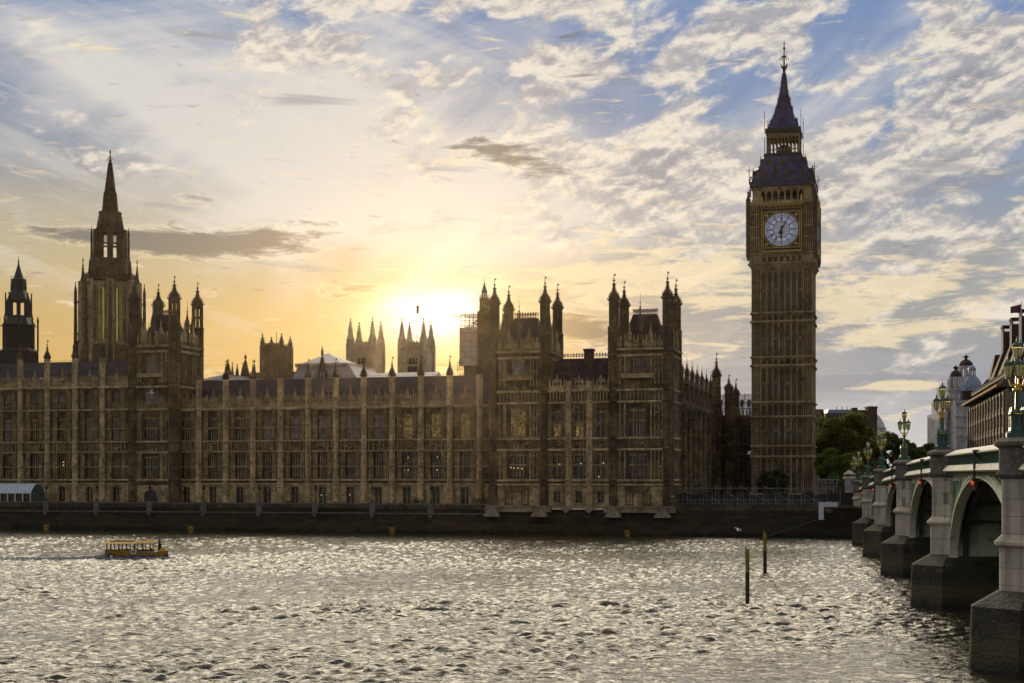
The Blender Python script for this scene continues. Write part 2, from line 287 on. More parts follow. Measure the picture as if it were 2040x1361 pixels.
# ---------------------------------------------------------------- mesh builder
class MB:
    def __init__(s, rot=0, ox=0, oy=0): s.v = []; s.f = []; s.c, s.s_ = cos(rot), sin(rot); s.ox, s.oy = ox, oy
    def P(s, x, y, z): return (s.ox+x*s.c-y*s.s_, s.oy+x*s.s_+y*s.c, z)
    def add(s, vs, fs):
        b = len(s.v); s.v += [s.P(*p) for p in vs]; s.f += [tuple(i+b for i in f) for f in fs]; return s
    def box(s, x0, x1, y0, y1, z0, z1):
        return s.add([(x0, y0, z0), (x1, y0, z0), (x1, y1, z0), (x0, y1, z0), (x0, y0, z1), (x1, y0, z1), (x1, y1, z1), (x0, y1, z1)],
                     [(0, 3, 2, 1), (4, 5, 6, 7), (0, 1, 5, 4), (1, 2, 6, 5), (2, 3, 7, 6), (3, 0, 4, 7)])
    def taper(s, x0, x1, y0, y1, z0, z1, ix, iy, iy2=None):
        iy2 = iy if iy2 is None else iy2
        return s.add([(x0, y0, z0), (x1, y0, z0), (x1, y1, z0), (x0, y1, z0), (x0+ix, y0+iy, z1), (x1-ix, y0+iy, z1), (x1-ix, y1-iy2, z1), (x0+ix, y1-iy2, z1)],
                     [(0, 3, 2, 1), (4, 5, 6, 7), (0, 1, 5, 4), (1, 2, 6, 5), (2, 3, 7, 6), (3, 0, 4, 7)])
    def lathe(s, cx, cy, prof, n=8, rot=None, sy=1.0):
        rot = pi/n if rot is None else rot
        vs = []; fs = []
        for r, z in prof:
            for k in range(n): a = rot+2*pi*k/n; vs.append((cx+r*cos(a), cy+sy*r*sin(a), z))
        for j in range(len(prof)-1):
            for k in range(n): fs.append((j*n+k, j*n+(k+1) % n, (j+1)*n+(k+1) % n, (j+1)*n+k))
        fs.append(tuple(range(n))[::-1]); fs.append(tuple((len(prof)-1)*n+k for k in range(n)))
        return s.add(vs, fs)
    def xz(s, pts, y0, y1):
        n = len(pts); vs = [(x, y0, z) for x, z in pts]+[(x, y1, z) for x, z in pts]
        return s.add(vs, [tuple(range(n)), tuple(range(n, 2*n))[::-1]]+[(k, k+n, (k+1) % n+n, (k+1) % n) for k in range(n)])
    def xy(s, pts, z0, z1):
        n = len(pts); vs = [(x, y, z0) for x, y in pts]+[(x, y, z1) for x, y in pts]
        return s.add(vs, [tuple(range(n))[::-1], tuple(range(n, 2*n))]+[(k, (k+1) % n, (k+1) % n+n, k+n) for k in range(n)])
    def bar(s, p, q, r, n=4, r2=None):
        r2 = r if r2 is None else r2
        p = np.array(p, float); q = np.array(q, float); d = q-p; L = np.linalg.norm(d)
        if L < 1e-6: return s
        d /= L; a = np.array((0, 0, 1.)) if abs(d[2]) < .9 else np.array((1., 0, 0)); e = np.cross(d, a); e /= np.linalg.norm(e); g = np.cross(d, e)
        vs = []
        for c, rr in ((p, r), (q, r2)):
            for k in range(n): t = 2*pi*(k+.5)/n; vs.append(tuple(c+rr*(cos(t)*e+sin(t)*g)))
        return s.add(vs, [(k, (k+1) % n, (k+1) % n+n, k+n) for k in range(n)]+[tuple(range(n))[::-1], tuple(range(n, 2*n))])
    def gable(s, x0, x1, y0, y1, z0, z1, ix=0):
        ym = (y0+y1)/2
        return s.add([(x0, y0, z0), (x1, y0, z0), (x1, y1, z0), (x0, y1, z0), (x0+ix, ym, z1), (x1-ix, ym, z1)],
                     [(0, 3, 2, 1), (0, 1, 5, 4), (2, 3, 4, 5), (0, 4, 3), (1, 2, 5)])
    def build(s, name, mat, parent=None, loc=(0, 0, 0), rz=0, smooth=False):
        me = bpy.data.meshes.new(name); me.from_pydata(s.v, [], s.f); me.update()
        me.materials.append(M[mat] if isinstance(mat, str) else mat)
        if smooth: me.polygons.foreach_set('use_smooth', [True]*len(me.polygons))
        o = bpy.data.objects.new(name, me); COL.objects.link(o); o.location = loc; o.rotation_euler[2] = rz
        if parent: o.parent = parent
        return o
def inst(src, parent, loc, rz=0, mat=None):
    o = src.copy(); COL.objects.link(o); o.parent = parent; o.location = loc; o.rotation_euler[2] = rz
    if mat: o.data = o.data.copy(); o.data.materials[0] = M[mat]
    return o
def tag(o, label, cat, group=None, kind=None):
    if label: o['label'] = label
    if cat: o['category'] = cat
    if group: o['group'] = group
    if kind: o['kind'] = kind
    return o
def struct(o): o['kind'] = 'structure'; return o
def empty(name, label, cat, loc, rz=0, group=None):
    o = bpy.data.objects.new(name, None); COL.objects.link(o); o.location = loc; o.rotation_euler[2] = rz; o.empty_display_size = .5
    return tag(o, label, cat, group)
def pal(name, label, cat, u, v, z=5.0, group=None):      # an Empty in the palace frame; local x runs along the front, y into the land
    x, y = W2(u, v); return empty(name, label, cat, (x, y, z), -PHI, group)
# ---------------------------------------------------------------- gothic kit
class Bld:                                               # one building of the palace frame: meshes are written in palace coordinates
    def __init__(s, name, label, cat, u, v, z=5.0, group=None, rz=None, xy=None):
        s.u, s.v, s.z = u, v, z
        s.root = pal(name, label, cat, u, v, z, group)
    def mb(s, u=0.0, v=0.0, rot=0.0):
        m = MB(rot, u-s.u, v-s.v); P0 = m.P; zz = s.z
        m.P = lambda x, y, z: (lambda p: (p[0], p[1], p[2]-zz))(P0(x, y, z)); return m
    def part(s, name, data, u, v, z, rz=0.0, parent=None):
        o = bpy.data.objects.new(name, data); COL.objects.link(o); o.parent = parent or s.root
        o.location = (u-s.u, v-s.v, z-s.z); o.rotation_euler[2] = rz; return o
def sub(name, data, parent):
    o = bpy.data.objects.new(name, data); COL.objects.link(o); o.parent = parent; return o
def data(mb, name, mat):
    me = bpy.data.meshes.new(name); me.from_pydata(mb.v, [], mb.f); me.update(); me.materials.append(M[mat]); return me
_wc = {}
def wdata(w, h, nl, tr, arch, mat='stone_rib'):
    k = (round(w, 2), round(h, 2), nl, tr, arch, mat)
    if k in _wc: return _wc[k]
    m = MB(); t = .10
    m.box(-w/2-.14, -w/2, -.10, .25, -.1, h+.14); m.box(w/2, w/2+.14, -.10, .25, -.1, h+.14)
    m.box(-w/2, w/2, -.10, .25, h, h+.14); m.box(-w/2-.2, w/2+.2, -.16, .25, -.25, -.1)
    lw = w/nl
    for i in range(1, nl): m.box(-w/2+i*lw-t/2, -w/2+i*lw+t/2, -.03, .22, 0, h)
    tops = [h]
    if tr: m.box(-w/2, w/2, -.06, .24, tr-.09, tr+.09); tops.append(tr-.09)
    if arch:
        for tp in tops:
            ah = min(.7, lw*.85)
            zt = tp-(.55 if tp == h and h > 3 else 0)
            for i in range(nl):
                a = -w/2+i*lw; c = a+lw/2; b = a+lw
                m.xz([(a, zt-ah), (a+lw*.10, zt-ah*.45), (c, zt), (a, zt)], 0, .2); m.xz([(b, zt-ah), (b, zt), (c, zt), (b-lw*.10, zt-ah*.45)], 0, .2)
            if zt < tp:
                m.box(-w/2, w/2, 0, .2, zt, zt+.07)
                for i in range(2*nl+1):
                    x = -w/2+i*lw/2; m.box(x-.04, x+.04, .0, .2, zt+.07, tp)
    p = MB(); p.add([(-w/2, .21, 0), (w/2, .21, 0), (w/2, .21, h), (-w/2, .21, h)], [(0, 1, 2, 3)])
    g = MB()
    z = .45
    while z < h: g.box(-w/2, w/2, .17, .20, z-.02, z+.02); z += .45
    m.v += [] ; b = len(m.v); m.v += g.v; m.f += [tuple(i+b for i in f) for f in g.f]
    _wc[k] = (data(m, 'window_frame', mat), [data(p, 'pane_'+q, q) for q in ('glass', 'glass_pale', 'glass_gold', 'glass_green')]); return _wc[k]
GK = {'d': 0, 'p': 1, 'g': 2, 'y': 3}
def window(B, u, v, z, rz, w, h, nl, tr, arch=True, k='d', mat='stone_rib'):
    fr, ps = wdata(w, h, nl, tr, arch, mat)
    o = B.part('window', fr, u, v, z, rz); sub('pane', ps[GK[k]], o); return o
def wallgrid(m, s0, s1, z0, z1, ops, d0, d1):
    ops = [o for o in ops if o[3] > z0 and o[2] < z1 and o[1] > s0 and o[0] < s1]
    xs = sorted(set([s0, s1]+[max(s0, min(s1, q)) for o in ops for q in o[:2]]))
    for a, b in zip(xs, xs[1:]):
        if b-a < 1e-4: continue
        c = (a+b)/2; z = z0
        for o in sorted([o for o in ops if o[0] < c < o[1]], key=lambda o: o[2]):
            if o[2] > z: m.box(a, b, d0, d1, z, o[2])
            z = o[3]
        if z1 > z: m.box(a, b, d0, d1, z, z1)
def carve(m, s0, s1, z0, z1, n, d=0.0):                   # heraldic carving: lozenges and foils proud of a panel
    for _ in range(n):
        x = random.uniform(s0+.1, s1-.1); z = random.uniform(z0+.12, z1-.12); r = random.uniform(.07, .2); y = -random.uniform(.05, .16)+d
        m.add([(x-r, d, z), (x, d, z-r), (x+r, d, z), (x, d, z+r), (x, y, z)], [(0, 1, 4), (1, 2, 4), (2, 3, 4), (3, 0, 4)])
def course(m, s0, s1, z0, z1, p=.3, d=0.0):               # moulded string course with sloped top
    m.xy([(s0, d), (s1, d), (s1, d-p), (s0, d-p)][::-1], z0+(z1-z0)*.35, z0+(z1-z0)*.7)
    m.box(s0, s1, d-p*.55, d, z0, z0+(z1-z0)*.35)
    m.taper(s0, s1, d-p, d, z0+(z1-z0)*.7, z1, 0, p*.85, 0)
def merlons(m, s0, s1, z0, z1, step=.66, d=0.0, spike=.5, w=.5):
    m.box(s0, s1, d, d+.25, z0, z0+(z1-z0)*.5)
    n = max(1, int((s1-s0)/step)); st_ = (s1-s0)/n
    for i in range(n):
        c = s0+(i+.5)*st_; hw = st_*w/2
        m.box(c-hw, c+hw, d+.02, d+.23, z0+(z1-z0)*.5, z1)
        m.taper(c-hw, c+hw, d+.02, d+.23, z1, z1+spike, hw*.9, .1)
def shaft(m, x, y, r, z0, z1, rings=(), n=8, flare=1.2):
    m.lathe(x, y, [(r, z0), (r, z1)], n)
    for k in range(n): a = pi/n+2*pi*k/n; cx, cy = x+r*cos(a), y+r*sin(a); m.bar((cx, cy, z0), (cx, cy, z1), .075)
    for z in rings: m.lathe(x, y, [(r*1.02, z-.28), (r*flare, z-.12), (r*flare, z+.06), (r*1.02, z+.25)], n)
def cap(m, x, y, r, zl, zt, n=8, vane=True):              # ogee cap with crockets, knobs and a vane
    H = zt-zl
    m.lathe(x, y, [(r*.9, zl-.35), (r*1.2, zl-.12), (r*1.2, zl+.05), (r*1.0, zl+.12), (r*1.04, zl+.08*H), (r*.97, zl+.15*H), (r*.74, zl+.23*H), (r*.45, zl+.30*H), (r*.30, zl+.40*H), (r*.20, zl+.54*H),
                   (r*.42, zl+.565*H), (r*.42, zl+.59*H), (r*.14, zl+.61*H), (r*.11, zl+.70*H), (r*.30, zl+.715*H), (r*.30, zl+.73*H), (r*.07, zl+.75*H), (.03, zt)], n)
    for k in range(n):
        a = pi/n+2*pi*k/n
        for fr, fz, q in ((1.18, .0, .22), (1.02, .11, .17), (.85, .20, .16), (.55, .28, .15), (.36, .38, .13), (.26, .48, .11)):
            cx, cy = x+fr*r*cos(a), y+fr*r*sin(a); s = q*max(.8, r)
            m.add([(cx-s*.6, cy-s*.6, zl+fz*H), (cx+s*.6, cy-s*.6, zl+fz*H), (cx+s*.6, cy+s*.6, zl+fz*H), (cx-s*.6, cy+s*.6, zl+fz*H), (cx+s*.8*cos(a), cy+s*.8*sin(a), zl+fz*H+s*2.2)],
                  [(0, 1, 4), (1, 2, 4), (2, 3, 4), (3, 0, 4)])
    if vane: m.box(x, x+.32, y-.02, y+.02, zt-.55, zt-.25)
def pinn(m, x, y, r, z0, zt, n=4, rot=None):              # plain crocketed pinnacle
    rot = pi/4 if n == 4 else pi/n
    H = zt-z0
    m.lathe(x, y, [(r*1.2, z0), (r*1.2, z0+.12), (r, z0+.15), (r*.12, z0+.8*H), (r*.4, z0+.82*H), (r*.4, z0+.85*H), (.03, zt)], n, rot)
    for k in range(n):
        a = rot+2*pi*k/n
        for f in (.15, .3, .45, .6):
            rr = r*(1-f*1.1); cx, cy = x+rr*cos(a), y+rr*sin(a); s = .10+.1*r
            m.box(cx-s/2, cx+s/2, cy-s/2, cy+s/2, z0+f*H, z0+f*H+s)
def cresting(m, x0, x1, y, z, h=.5, step=.7):
    m.bar((x0, y, z+.05), (x1, y, z+.05), .05)
    n = int((x1-x0)/step)
    for i in range(n+1):
        x = x0+i*(x1-x0)/n; m.bar((x, y, z), (x, y, z+h), .035); m.box(x-.1, x+.1, y-.03, y+.03, z+h*.75, z+h*.9)
def cresting2(m, x0, x1, y, z, h=1.2, step=.55):           # tall pierced ironwork ridge
    for zz in (z+.08, z+h*.5): m.bar((x0, y, zz), (x1, y, zz), .06)
    n = int((x1-x0)/step)
    for i in range(n+1):
        x = x0+i*(x1-x0)/n; m.bar((x, y, z), (x, y, z+h), .05)
        m.add([(x-.2, y, z+h*.8), (x, y-.03, z+h*.62), (x+.2, y, z+h*.8), (x, y, z+h*1.02)], [(0, 1, 2, 3)])
        if i < n: m.bar((x, y, z+h*.5), (x+step/2, y, z+h*.75), .04); m.bar((x+step, y, z+h*.5), (x+step/2, y, z+h*.75), .04)
FLOOR = 4.7
VF = 268.0; VP_ = 258.0; VC = 266.0                       # front planes: recessed range, corner block, centre range
# buttress prototypes: local origin at the ground on the wall plane
def butt_data(ztops, zpin, ztip, name, r=.56, base=9.3, rings=(10.0, 16.0, 18.1, 24.9), mat='stone_pale'):
    m = MB(); y = -.28
    m.lathe(0, y, [(r*1.32, 0), (r*1.32, base-FLOOR), (r*1.15, base-FLOOR+.25)], 8)
    shaft(m, 0, y, r, base-FLOOR+.2, zpin-FLOOR, [q-FLOOR for q in rings]+[13.0-FLOOR, 21.0-FLOOR], 8, 1.25)
    m.lathe(0, y, [(r*1.35, rings[-1]-FLOOR-.4), (r*1.5, rings[-1]-FLOOR), (r*1.1, rings[-1]-FLOOR+.3)], 8)
    for z in (11.6, 14.5, 19.5, 22.3):                    # small niches on the shaft
        m.box(-.22, .22, y-r*1.02, y-r*.9, z-FLOOR, z-FLOOR+1.0)
    return data(m, name, mat)
def pin_data(zpin, ztip, r=.56):
    m = MB(); cap(m, 0, -.28, r*1.05, zpin-FLOOR, ztip-FLOOR); return data(m, 'pinnacle', 'stone')
# ---------------------------------------------------------------- recessed river range
Bm = Bld('palace_range', 'long recessed range of the gothic palace between the centre tower and the riverside corner block', 'palace wing', U(650, VF), VF, FLOOR)
px_b = [345, 397.6, 451, 505, 560, 615, 670, 725.7, 782, 839.4, 897, 955.7]
sb = [U(p, VF) for p in px_b]; s_end = U(980, VF)
edges = sb+[s_end+.6]
w = Bm.mb(0, VF); band = Bm.mb(0, VF); para = Bm.mb(0, VF); rib = Bm.mb(0, VF)
ops = []; cs = []
for a, b in zip(edges, edges[1:]):
    c = (a+b)/2; cs.append(c)
    if b-a < 4: continue
    ops += [(c-1.05, c+1.05, 10.65, 15.45), (c-1.05, c+1.05, 18.45, 23.4), (c-.8, c+.8, 5.4, 8.7)]
    for s_ in (-1, 1):
        for off in (1.25, 1.6, 1.95):
            x = c+s_*off; rib.box(x-.07, x+.07, -.12, 0, 10.2, 15.9); rib.box(x-.07, x+.07, -.12, 0, 18.2, 24.4)
        x = c+s_*1.6
        for z in (12.2, 14.4, 20.2, 22.4): rib.box(x-.2, x+.2, -.1, 0, z, z+.12)
        rib.box(c+s_*.95-.1, c+s_*.95+.1, -.12, 0, 5.4, 8.95)
        carve(rib, c+s_*1.6-.2, c+s_*1.6+.2, 10.4, 15.6, 5); carve(rib, c+s_*1.6-.2, c+s_*1.6+.2, 18.4, 23.9, 5)
    rib.box(c-1.15, c+1.15, -.16, 0, 8.95, 9.1)
    carve(rib, c-1.05, c+1.05, 16.2, 18.0, 30)
    for s_ in (-1.2, 1.2, -2.0, 2.0): rib.box(c+s_-.07, c+s_+.07, -.14, 0, 16.15, 18.05)
    for i in range(9): x = c-1.8+i*.45; rib.box(x-.04, x+.04, -.08, 0, 25.2, 26.0)
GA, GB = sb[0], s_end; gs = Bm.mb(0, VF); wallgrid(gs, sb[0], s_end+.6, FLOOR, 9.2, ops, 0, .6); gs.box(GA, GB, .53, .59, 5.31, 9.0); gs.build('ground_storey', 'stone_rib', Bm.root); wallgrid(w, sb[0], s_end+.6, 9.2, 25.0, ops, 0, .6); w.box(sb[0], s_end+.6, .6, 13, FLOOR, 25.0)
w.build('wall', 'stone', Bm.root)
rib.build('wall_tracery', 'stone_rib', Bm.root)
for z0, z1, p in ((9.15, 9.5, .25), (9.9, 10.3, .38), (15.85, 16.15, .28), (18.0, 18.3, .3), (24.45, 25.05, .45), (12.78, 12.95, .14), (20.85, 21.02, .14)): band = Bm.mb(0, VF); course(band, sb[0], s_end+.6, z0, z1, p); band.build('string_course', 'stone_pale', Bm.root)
for a, b in zip(edges, edges[1:]):
    if b-a < 4: continue
    merlons(para, a+.5, b-.5, 25.05, 26.9, .5, 0, .7, .5)
    c = (a+b)/2
    para.xz([(c-.55, 26.4), (c+.55, 26.4), (c+.42, 27.3), (c, 28.3), (c-.42, 27.3)], -.05, .3); pinn(para, c, .12, .16, 28.0, 29.4)
    for s_ in (-1.4, 1.4): pinn(para, c+s_, .12, .12, 27.0, 28.3)
para.build('parapet', 'stone_rib', Bm.root)
rf = Bm.mb(0, VF); rf.gable(sb[0]+.3, s_end+3.0, .9, 15.5, 25.0, 31.4)
rfo = rf.build('roof', 'slate', Bm.root)
cr_ = Bm.mb(0, VF); cresting(cr_, sb[0]+.3, s_end+3, 8.2, 31.35, .55, .6); cr_.build('ridge_cresting', 'iron', rfo)
dm = MB()
dm.xz([(-.28, 0), (.28, 0), (.28, .5), (0, 1.0), (-.28, .5)], -.5, .6); dmd = data(dm, 'dormer', 'stone_dark')
fm = MB(); fm.bar((0, 0, 0), (0, 0, .7), .05); fm.lathe(0, 0, [(.02, .6), (.10, .72), (.02, .86)], 6); fmd = data(fm, 'roof_finial', 'lead')
bd = butt_data(None, 31.2, 35.0, 'buttress'); pd = pin_data(31.2, 35.0)
for s_ in sb: o = Bm.part('buttress', bd, s_, VF, FLOOR); sub('pinnacle', pd, o)
kinds = 'dddpppppggg'
random.seed(3)
for i, c in enumerate(cs):
    if i > 10: continue
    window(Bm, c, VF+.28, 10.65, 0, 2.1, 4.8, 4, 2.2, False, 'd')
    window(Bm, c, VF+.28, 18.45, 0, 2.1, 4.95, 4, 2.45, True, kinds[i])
    window(Bm, c, VF+.28, 5.4, 0, 1.6, 3.3, 2, 0, False, 'd')
    Bm.part('dormer', dmd, c, VF+2.9, 27.3)
    for q in (-1.2, 1.2): Bm.part('roof_finial', fmd, c+q, VF+2.1, 26.6)
lb = MB(); lb.lathe(0, 0, [(.03, 0), (.10, .08), (.10, .18), (.03, .25)], 8); lbd = data(lb, 'lamp', 'bulb')
def bulbs(B, v, lst):
    for px, py in lst: B.part('window_lamp', lbd, U(px, v+.4), v+.42, Z(py+2, U(px, v), v))
bulbs(Bm, VF, [(813, 936), (870.5, 936), (813, 911), (871, 910), (640, 985.5), (697, 985.5), (806, 936), (650, 985.5)])
# ---------------------------------------------------------------- centre range (one storey higher) with its square tower
uT0, uT1 = U(258, VC), U(351, VC)
Bc = Bld('palace_centre', 'taller central range of the palace with a four turreted tower, behind the striped awning', 'palace wing', U(150, VC), VC, FLOOR)
pb = [-70, -12, 42, 95.7, 151, 205.5]; sc = [U(p, VC) for p in pb]; ec = sc+[uT0]
w = Bc.mb(0, VC); rib = Bc.mb(0, VC); band = Bc.mb(0, VC); para = Bc.mb(0, VC); ops = []
for a, b in zip(ec, ec[1:]):
    c = (a+b)/2
    ops += [(c-1.0, c+1.0, 10.65, 15.45), (c-1.05, c+1.05, 18.5, 23.5), (c-.8, c+.8, 5.4, 8.7), (c-.95, c+.95, 26.6, 28.6)]
    for s_ in (-1, 1):
        for off in (1.25, 1.6, 1.95):
            x = c+s_*off
            for z0, z1 in ((10.2, 15.9), (18.2, 24.6), (25.4, 29.2)): rib.box(x-.07, x+.07, -.12, 0, z0, z1)
        carve(rib, c+s_*1.6-.2, c+s_*1.6+.2, 10.4, 15.6, 6); carve(rib, c+s_*1.6-.2, c+s_*1.6+.2, 18.4, 23.9, 6)
        rib.box(c+s_*.95-.1, c+s_*.95+.1, -.12, 0, 5.4, 8.95)
    rib.box(c-1.15, c+1.15, -.16, 0, 8.95, 9.1)
    carve(rib, c-1.05, c+1.05, 16.2, 18.0, 30); carve(rib, c-.9, c+.9, 25.4, 26.4, 10)
    for s_ in (-1.2, 1.2, -2.0, 2.0): rib.box(c+s_-.07, c+s_+.07, -.14, 0, 16.15, 18.05)
    merlons(para, a+.5, b-.5, 29.95, 31.7, .5, 0, .6, .5)
    para.xz([(c-.55, 31.2), (c+.55, 31.2), (c+.42, 32.1), (c, 33.0), (c-.42, 32.1)], -.05, .3); pinn(para, c, .12, .16, 32.8, 34.1)
    for i in range(9): x = c-1.8+i*.45; rib.box(x-.04, x+.04, -.08, 0, 30.0, 30.7)
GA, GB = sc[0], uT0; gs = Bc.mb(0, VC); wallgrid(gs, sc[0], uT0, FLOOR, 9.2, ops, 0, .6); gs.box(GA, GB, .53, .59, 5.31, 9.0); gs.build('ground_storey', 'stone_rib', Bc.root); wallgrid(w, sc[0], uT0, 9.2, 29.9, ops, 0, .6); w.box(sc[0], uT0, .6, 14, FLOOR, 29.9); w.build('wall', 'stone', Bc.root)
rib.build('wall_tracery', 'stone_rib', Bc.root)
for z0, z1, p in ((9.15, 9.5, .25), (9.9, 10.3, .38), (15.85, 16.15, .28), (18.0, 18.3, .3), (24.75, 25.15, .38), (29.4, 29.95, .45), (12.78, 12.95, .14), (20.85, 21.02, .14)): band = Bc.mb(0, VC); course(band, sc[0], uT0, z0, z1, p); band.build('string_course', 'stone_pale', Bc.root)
para.build('parapet', 'stone_rib', Bc.root)
rf = Bc.mb(0, VC); rf.gable(sc[0], uT0, .9, 16, 29.9, 36.0); rfo = rf.build('roof', 'slate', Bc.root)
cr_ = Bc.mb(0, VC); cresting(cr_, sc[0], uT0, 8.45, 35.95, .5, .6); cr_.build('ridge_cresting', 'iron', rfo)
bd2 = butt_data(None, 36.2, 40.2, 'buttress', rings=(10.0, 16.0, 18.1, 24.9, 29.7)); pd2 = pin_data(36.2, 40.2)
for s_ in sc: o = Bc.part('buttress', bd2, s_, VC, FLOOR); sub('pinnacle', pd2, o)
for i, (a, b) in enumerate(zip(ec, ec[1:])):
    c = (a+b)/2
    window(Bc, c, VC+.28, 10.65, 0, 2.0, 4.8, 4, 2.2, False, 'd')
    window(Bc, c, VC+.28, 18.5, 0, 2.1, 5.0, 4, 2.45, True, 'dpddpp'[i])
    window(Bc, c, VC+.28, 26.6, 0, 1.9, 2.0, 4, 0, True, 'p')
    window(Bc, c, VC+.28, 5.4, 0, 1.6, 3.3, 2, 0, False, 'd')
    Bc.part('dormer', dmd, c, VC+3.2, 32.3)
    for q in (-1.2, 1.2): Bc.part('roof_finial', fmd, c+q, VC+2.2, 31.4)
bulbs(Bc, VC, [(126.5, 920), (126, 926)])
# square tower with oriel windows, four octagonal turrets and a steep roof
def tower(B, u0, u1, v0, dv, z0, levels, zcor, zpar, zledge, ztip, zroof, oriel, front_w, kinds='dpd', side_levels=None, rT=1.15, winz=None, open_t=()):
    w = B.mb(0, v0); rib = B.mb(0, v0); band = B.mb(0, v0); para = B.mb(0, v0); ops = []; c = oriel; hw = front_w/2
    lit = []
    for (za, zb, tr, ww) in winz:
        ops.append((c-ww/2, c+ww/2, za, zb))
    GA, GB = u0, u1; gs = B.mb(0, v0); wallgrid(gs, u0, u1, z0, 9.0, ops, 0, .6); gs.box(GA, GB, .53, .59, 5.31, 9.0); gs.build('ground_storey', 'stone_rib', B.root); wallgrid(w, u0, u1, 9.0, zpar-1.6, ops, 0, .6); w.box(u0, u1, .6, dv, z0, zpar-1.6)
    w.build('tower_wall', 'stone', B.root)
    W_ = u1-u0
    for x in (c-hw-.35, c+hw+.35):
        rib.box(x-.14, x+.14, -.3, 0, 10.2, 15.8); rib.box(x-.14, x+.14, -.3, 0, 18.0, 24.3)
        rib.box(x-.1, x+.1, -.22, 0, levels[-1]+.8, zcor-.9)
    for x in np.arange(u0+1.3, u1-1.2, .72):
        if abs(x-c) < hw+.55: continue
        for za, zb in ((10.3, 15.7), (18.2, 24.2), (24.9, 26.5), (levels[-1]+.9, zcor-1.0)): rib.box(x-.085, x+.085, -.13, 0, za, zb)
        carve(rib, x, x+.7, 10.4, 15.6, 5); carve(rib, x, x+.7, 18.2, 24, 5); carve(rib, x, x+.7, levels[-1]+1, zcor-1.2, 7)
    carve(rib, c-hw, c+hw, 15.95, 17.8, 26); carve(rib, c-hw, c+hw, levels[-1]+.2, levels[-1]+1.8, 20)
    for x in np.arange(c-hw, c+hw+.01, front_w/6): rib.box(x-.05, x+.05, -.14, 0, 24.9, 26.5)
    rib.xz([(c-hw-.9, 28.9), (c+hw+.9, 28.9), (c+hw+.9, 29.7), (c+hw+.6, 29.8), (c-hw-.6, 29.8), (c-hw-.9, 29.7)] if levels[-1] < 28 else [(c-hw-.9, 31.6), (c+hw+.9, 31.6), (c+hw+.9, 32.4), (c-hw-.9, 32.4)], -.75, 0)
    rib.build('wall_tracery', 'stone_rib', B.root)
    for z in levels:
        band = B.mb(0, v0); course(band, u0, u1, z-.35, z+.1, .34)
        bs = B.mb(u1, v0, pi/2); course(bs, 0, dv, z-.35, z+.1, .3); band.v += bs.v; n0 = len(band.v)-len(bs.v); band.f += [tuple(i+n0 for i in f) for f in bs.f]; band.build('string_course', 'stone_pale', B.root)
    for z, p in ((zcor-1.15, .3), (zcor, .5)):
        band = B.mb(0, v0); course(band, u0, u1, z-.35, z+.1, p)
        bs = B.mb(u1, v0, pi/2); course(bs, 0, dv, z-.35, z+.1, p); n0 = len(band.v); band.v += bs.v; band.f += [tuple(i+n0 for i in f) for f in bs.f]; band.build('string_course', 'stone_pale', B.root)
    def pside(m, L):
        m.box(1.0, L-1.0, .0, .3, zcor+.1, zpar-.9); carve(m, 1.0, L-1.0, zcor+.2, zpar-.9, 22)
        merlons(m, 1.0, L-1.0, zpar-1.2, zpar, .75, 0, .55, .55)
        for q in (.33, .67):
            x = L*q; m.xz([(x-.4, zpar-.4), (x+.4, zpar-.4), (x+.36, zpar+.7), (x, zpar+1.6), (x-.36, zpar+.7)], -.05, .3); pinn(m, x, .12, .14, zpar+1.4, zpar+2.9)
    for uu, vv, rr, L in ((u0, v0, 0, W_), (u1, v0, pi/2, dv), (u1, v0+dv, pi, W_), (u0, v0+dv, -pi/2, dv)):
        m = B.mb(uu, vv, rr); pside(m, L); m.build('parapet', 'stone_rib', B.root)
    rf = B.mb(0, 0); rf.taper(u0+1.6, u1-1.6, v0+1.6, v0+dv-1.6, zpar-2.2, zroof, 1.9, 3.3)
    ro = rf.build('tower_roof', 'slate', B.root)
    cr = B.mb(0, 0)
    cresting2(cr, u0+3.6, u1-3.6, v0+4.9, zroof, 1.15, .5); cresting2(cr, u0+3.6, u1-3.6, v0+dv-4.9, zroof, 1.15, .5)
    cr.build('ridge_cresting', 'iron', ro)
    for x, y in ((u0+.75, v0+.6), (u1-.75, v0+.6), (u0+.75, v0+dv-.7), (u1-.75, v0+dv-.7)):
        t = B.mb(0, 0); zb = z0 if y < v0+1 else zcor-3
        opn = (x > (u0+u1)/2) and open_t
        zs = zledge-5.2
        shaft(t, x, y, rT, z0 if y < v0+2 or x > u1-2 else zcor-2, zs, [q for q in levels if q > z0+1]+[zcor-1.2, zcor, zs], 8, 1.14)
        if opn:
            for k in range(8):
                a = pi/8+2*pi*k/8; t.box(x+rT*.8*cos(a)-.16, x+rT*.8*cos(a)+.16, y+rT*.8*sin(a)-.16, y+rT*.8*sin(a)+.16, zs, zledge)
            t.lathe(x, y, [(rT*.95, zs+2.2), (rT*1.1, zs+2.4), (rT*.95, zs+2.6)], 8); t.lathe(x, y, [(rT*.85, zledge-.9), (rT*.9, zledge)], 8)
        else:
            shaft(t, x, y, rT*.82, zs, zledge, [zledge-2.6], 8, 1.1)
        tt = t.build('turret', 'stone', B.root)
        for rr, za, zb_ in (((rT*.80, zs+.5, zs+2.2), (rT*.80, zs+3.0, zledge-.7)) if not opn else ())+((rT*.965, zcor+1.2, zs-1.0),):
            sl_ = B.mb(0, 0)
            for k in range(8): a_ = 2*pi*k/8; sl_.bar((x+rr*cos(a_)*.97, y+rr*sin(a_)*.97, za), (x+rr*cos(a_)*.97, y+rr*sin(a_)*.97, zb_), .13)
            sl_.build('turret_slits', 'iron', tt)
        p = B.mb(0, 0); cap(p, x, y, rT*.88, zledge, ztip); p.build('turret_cap', 'stone_dark', tt)
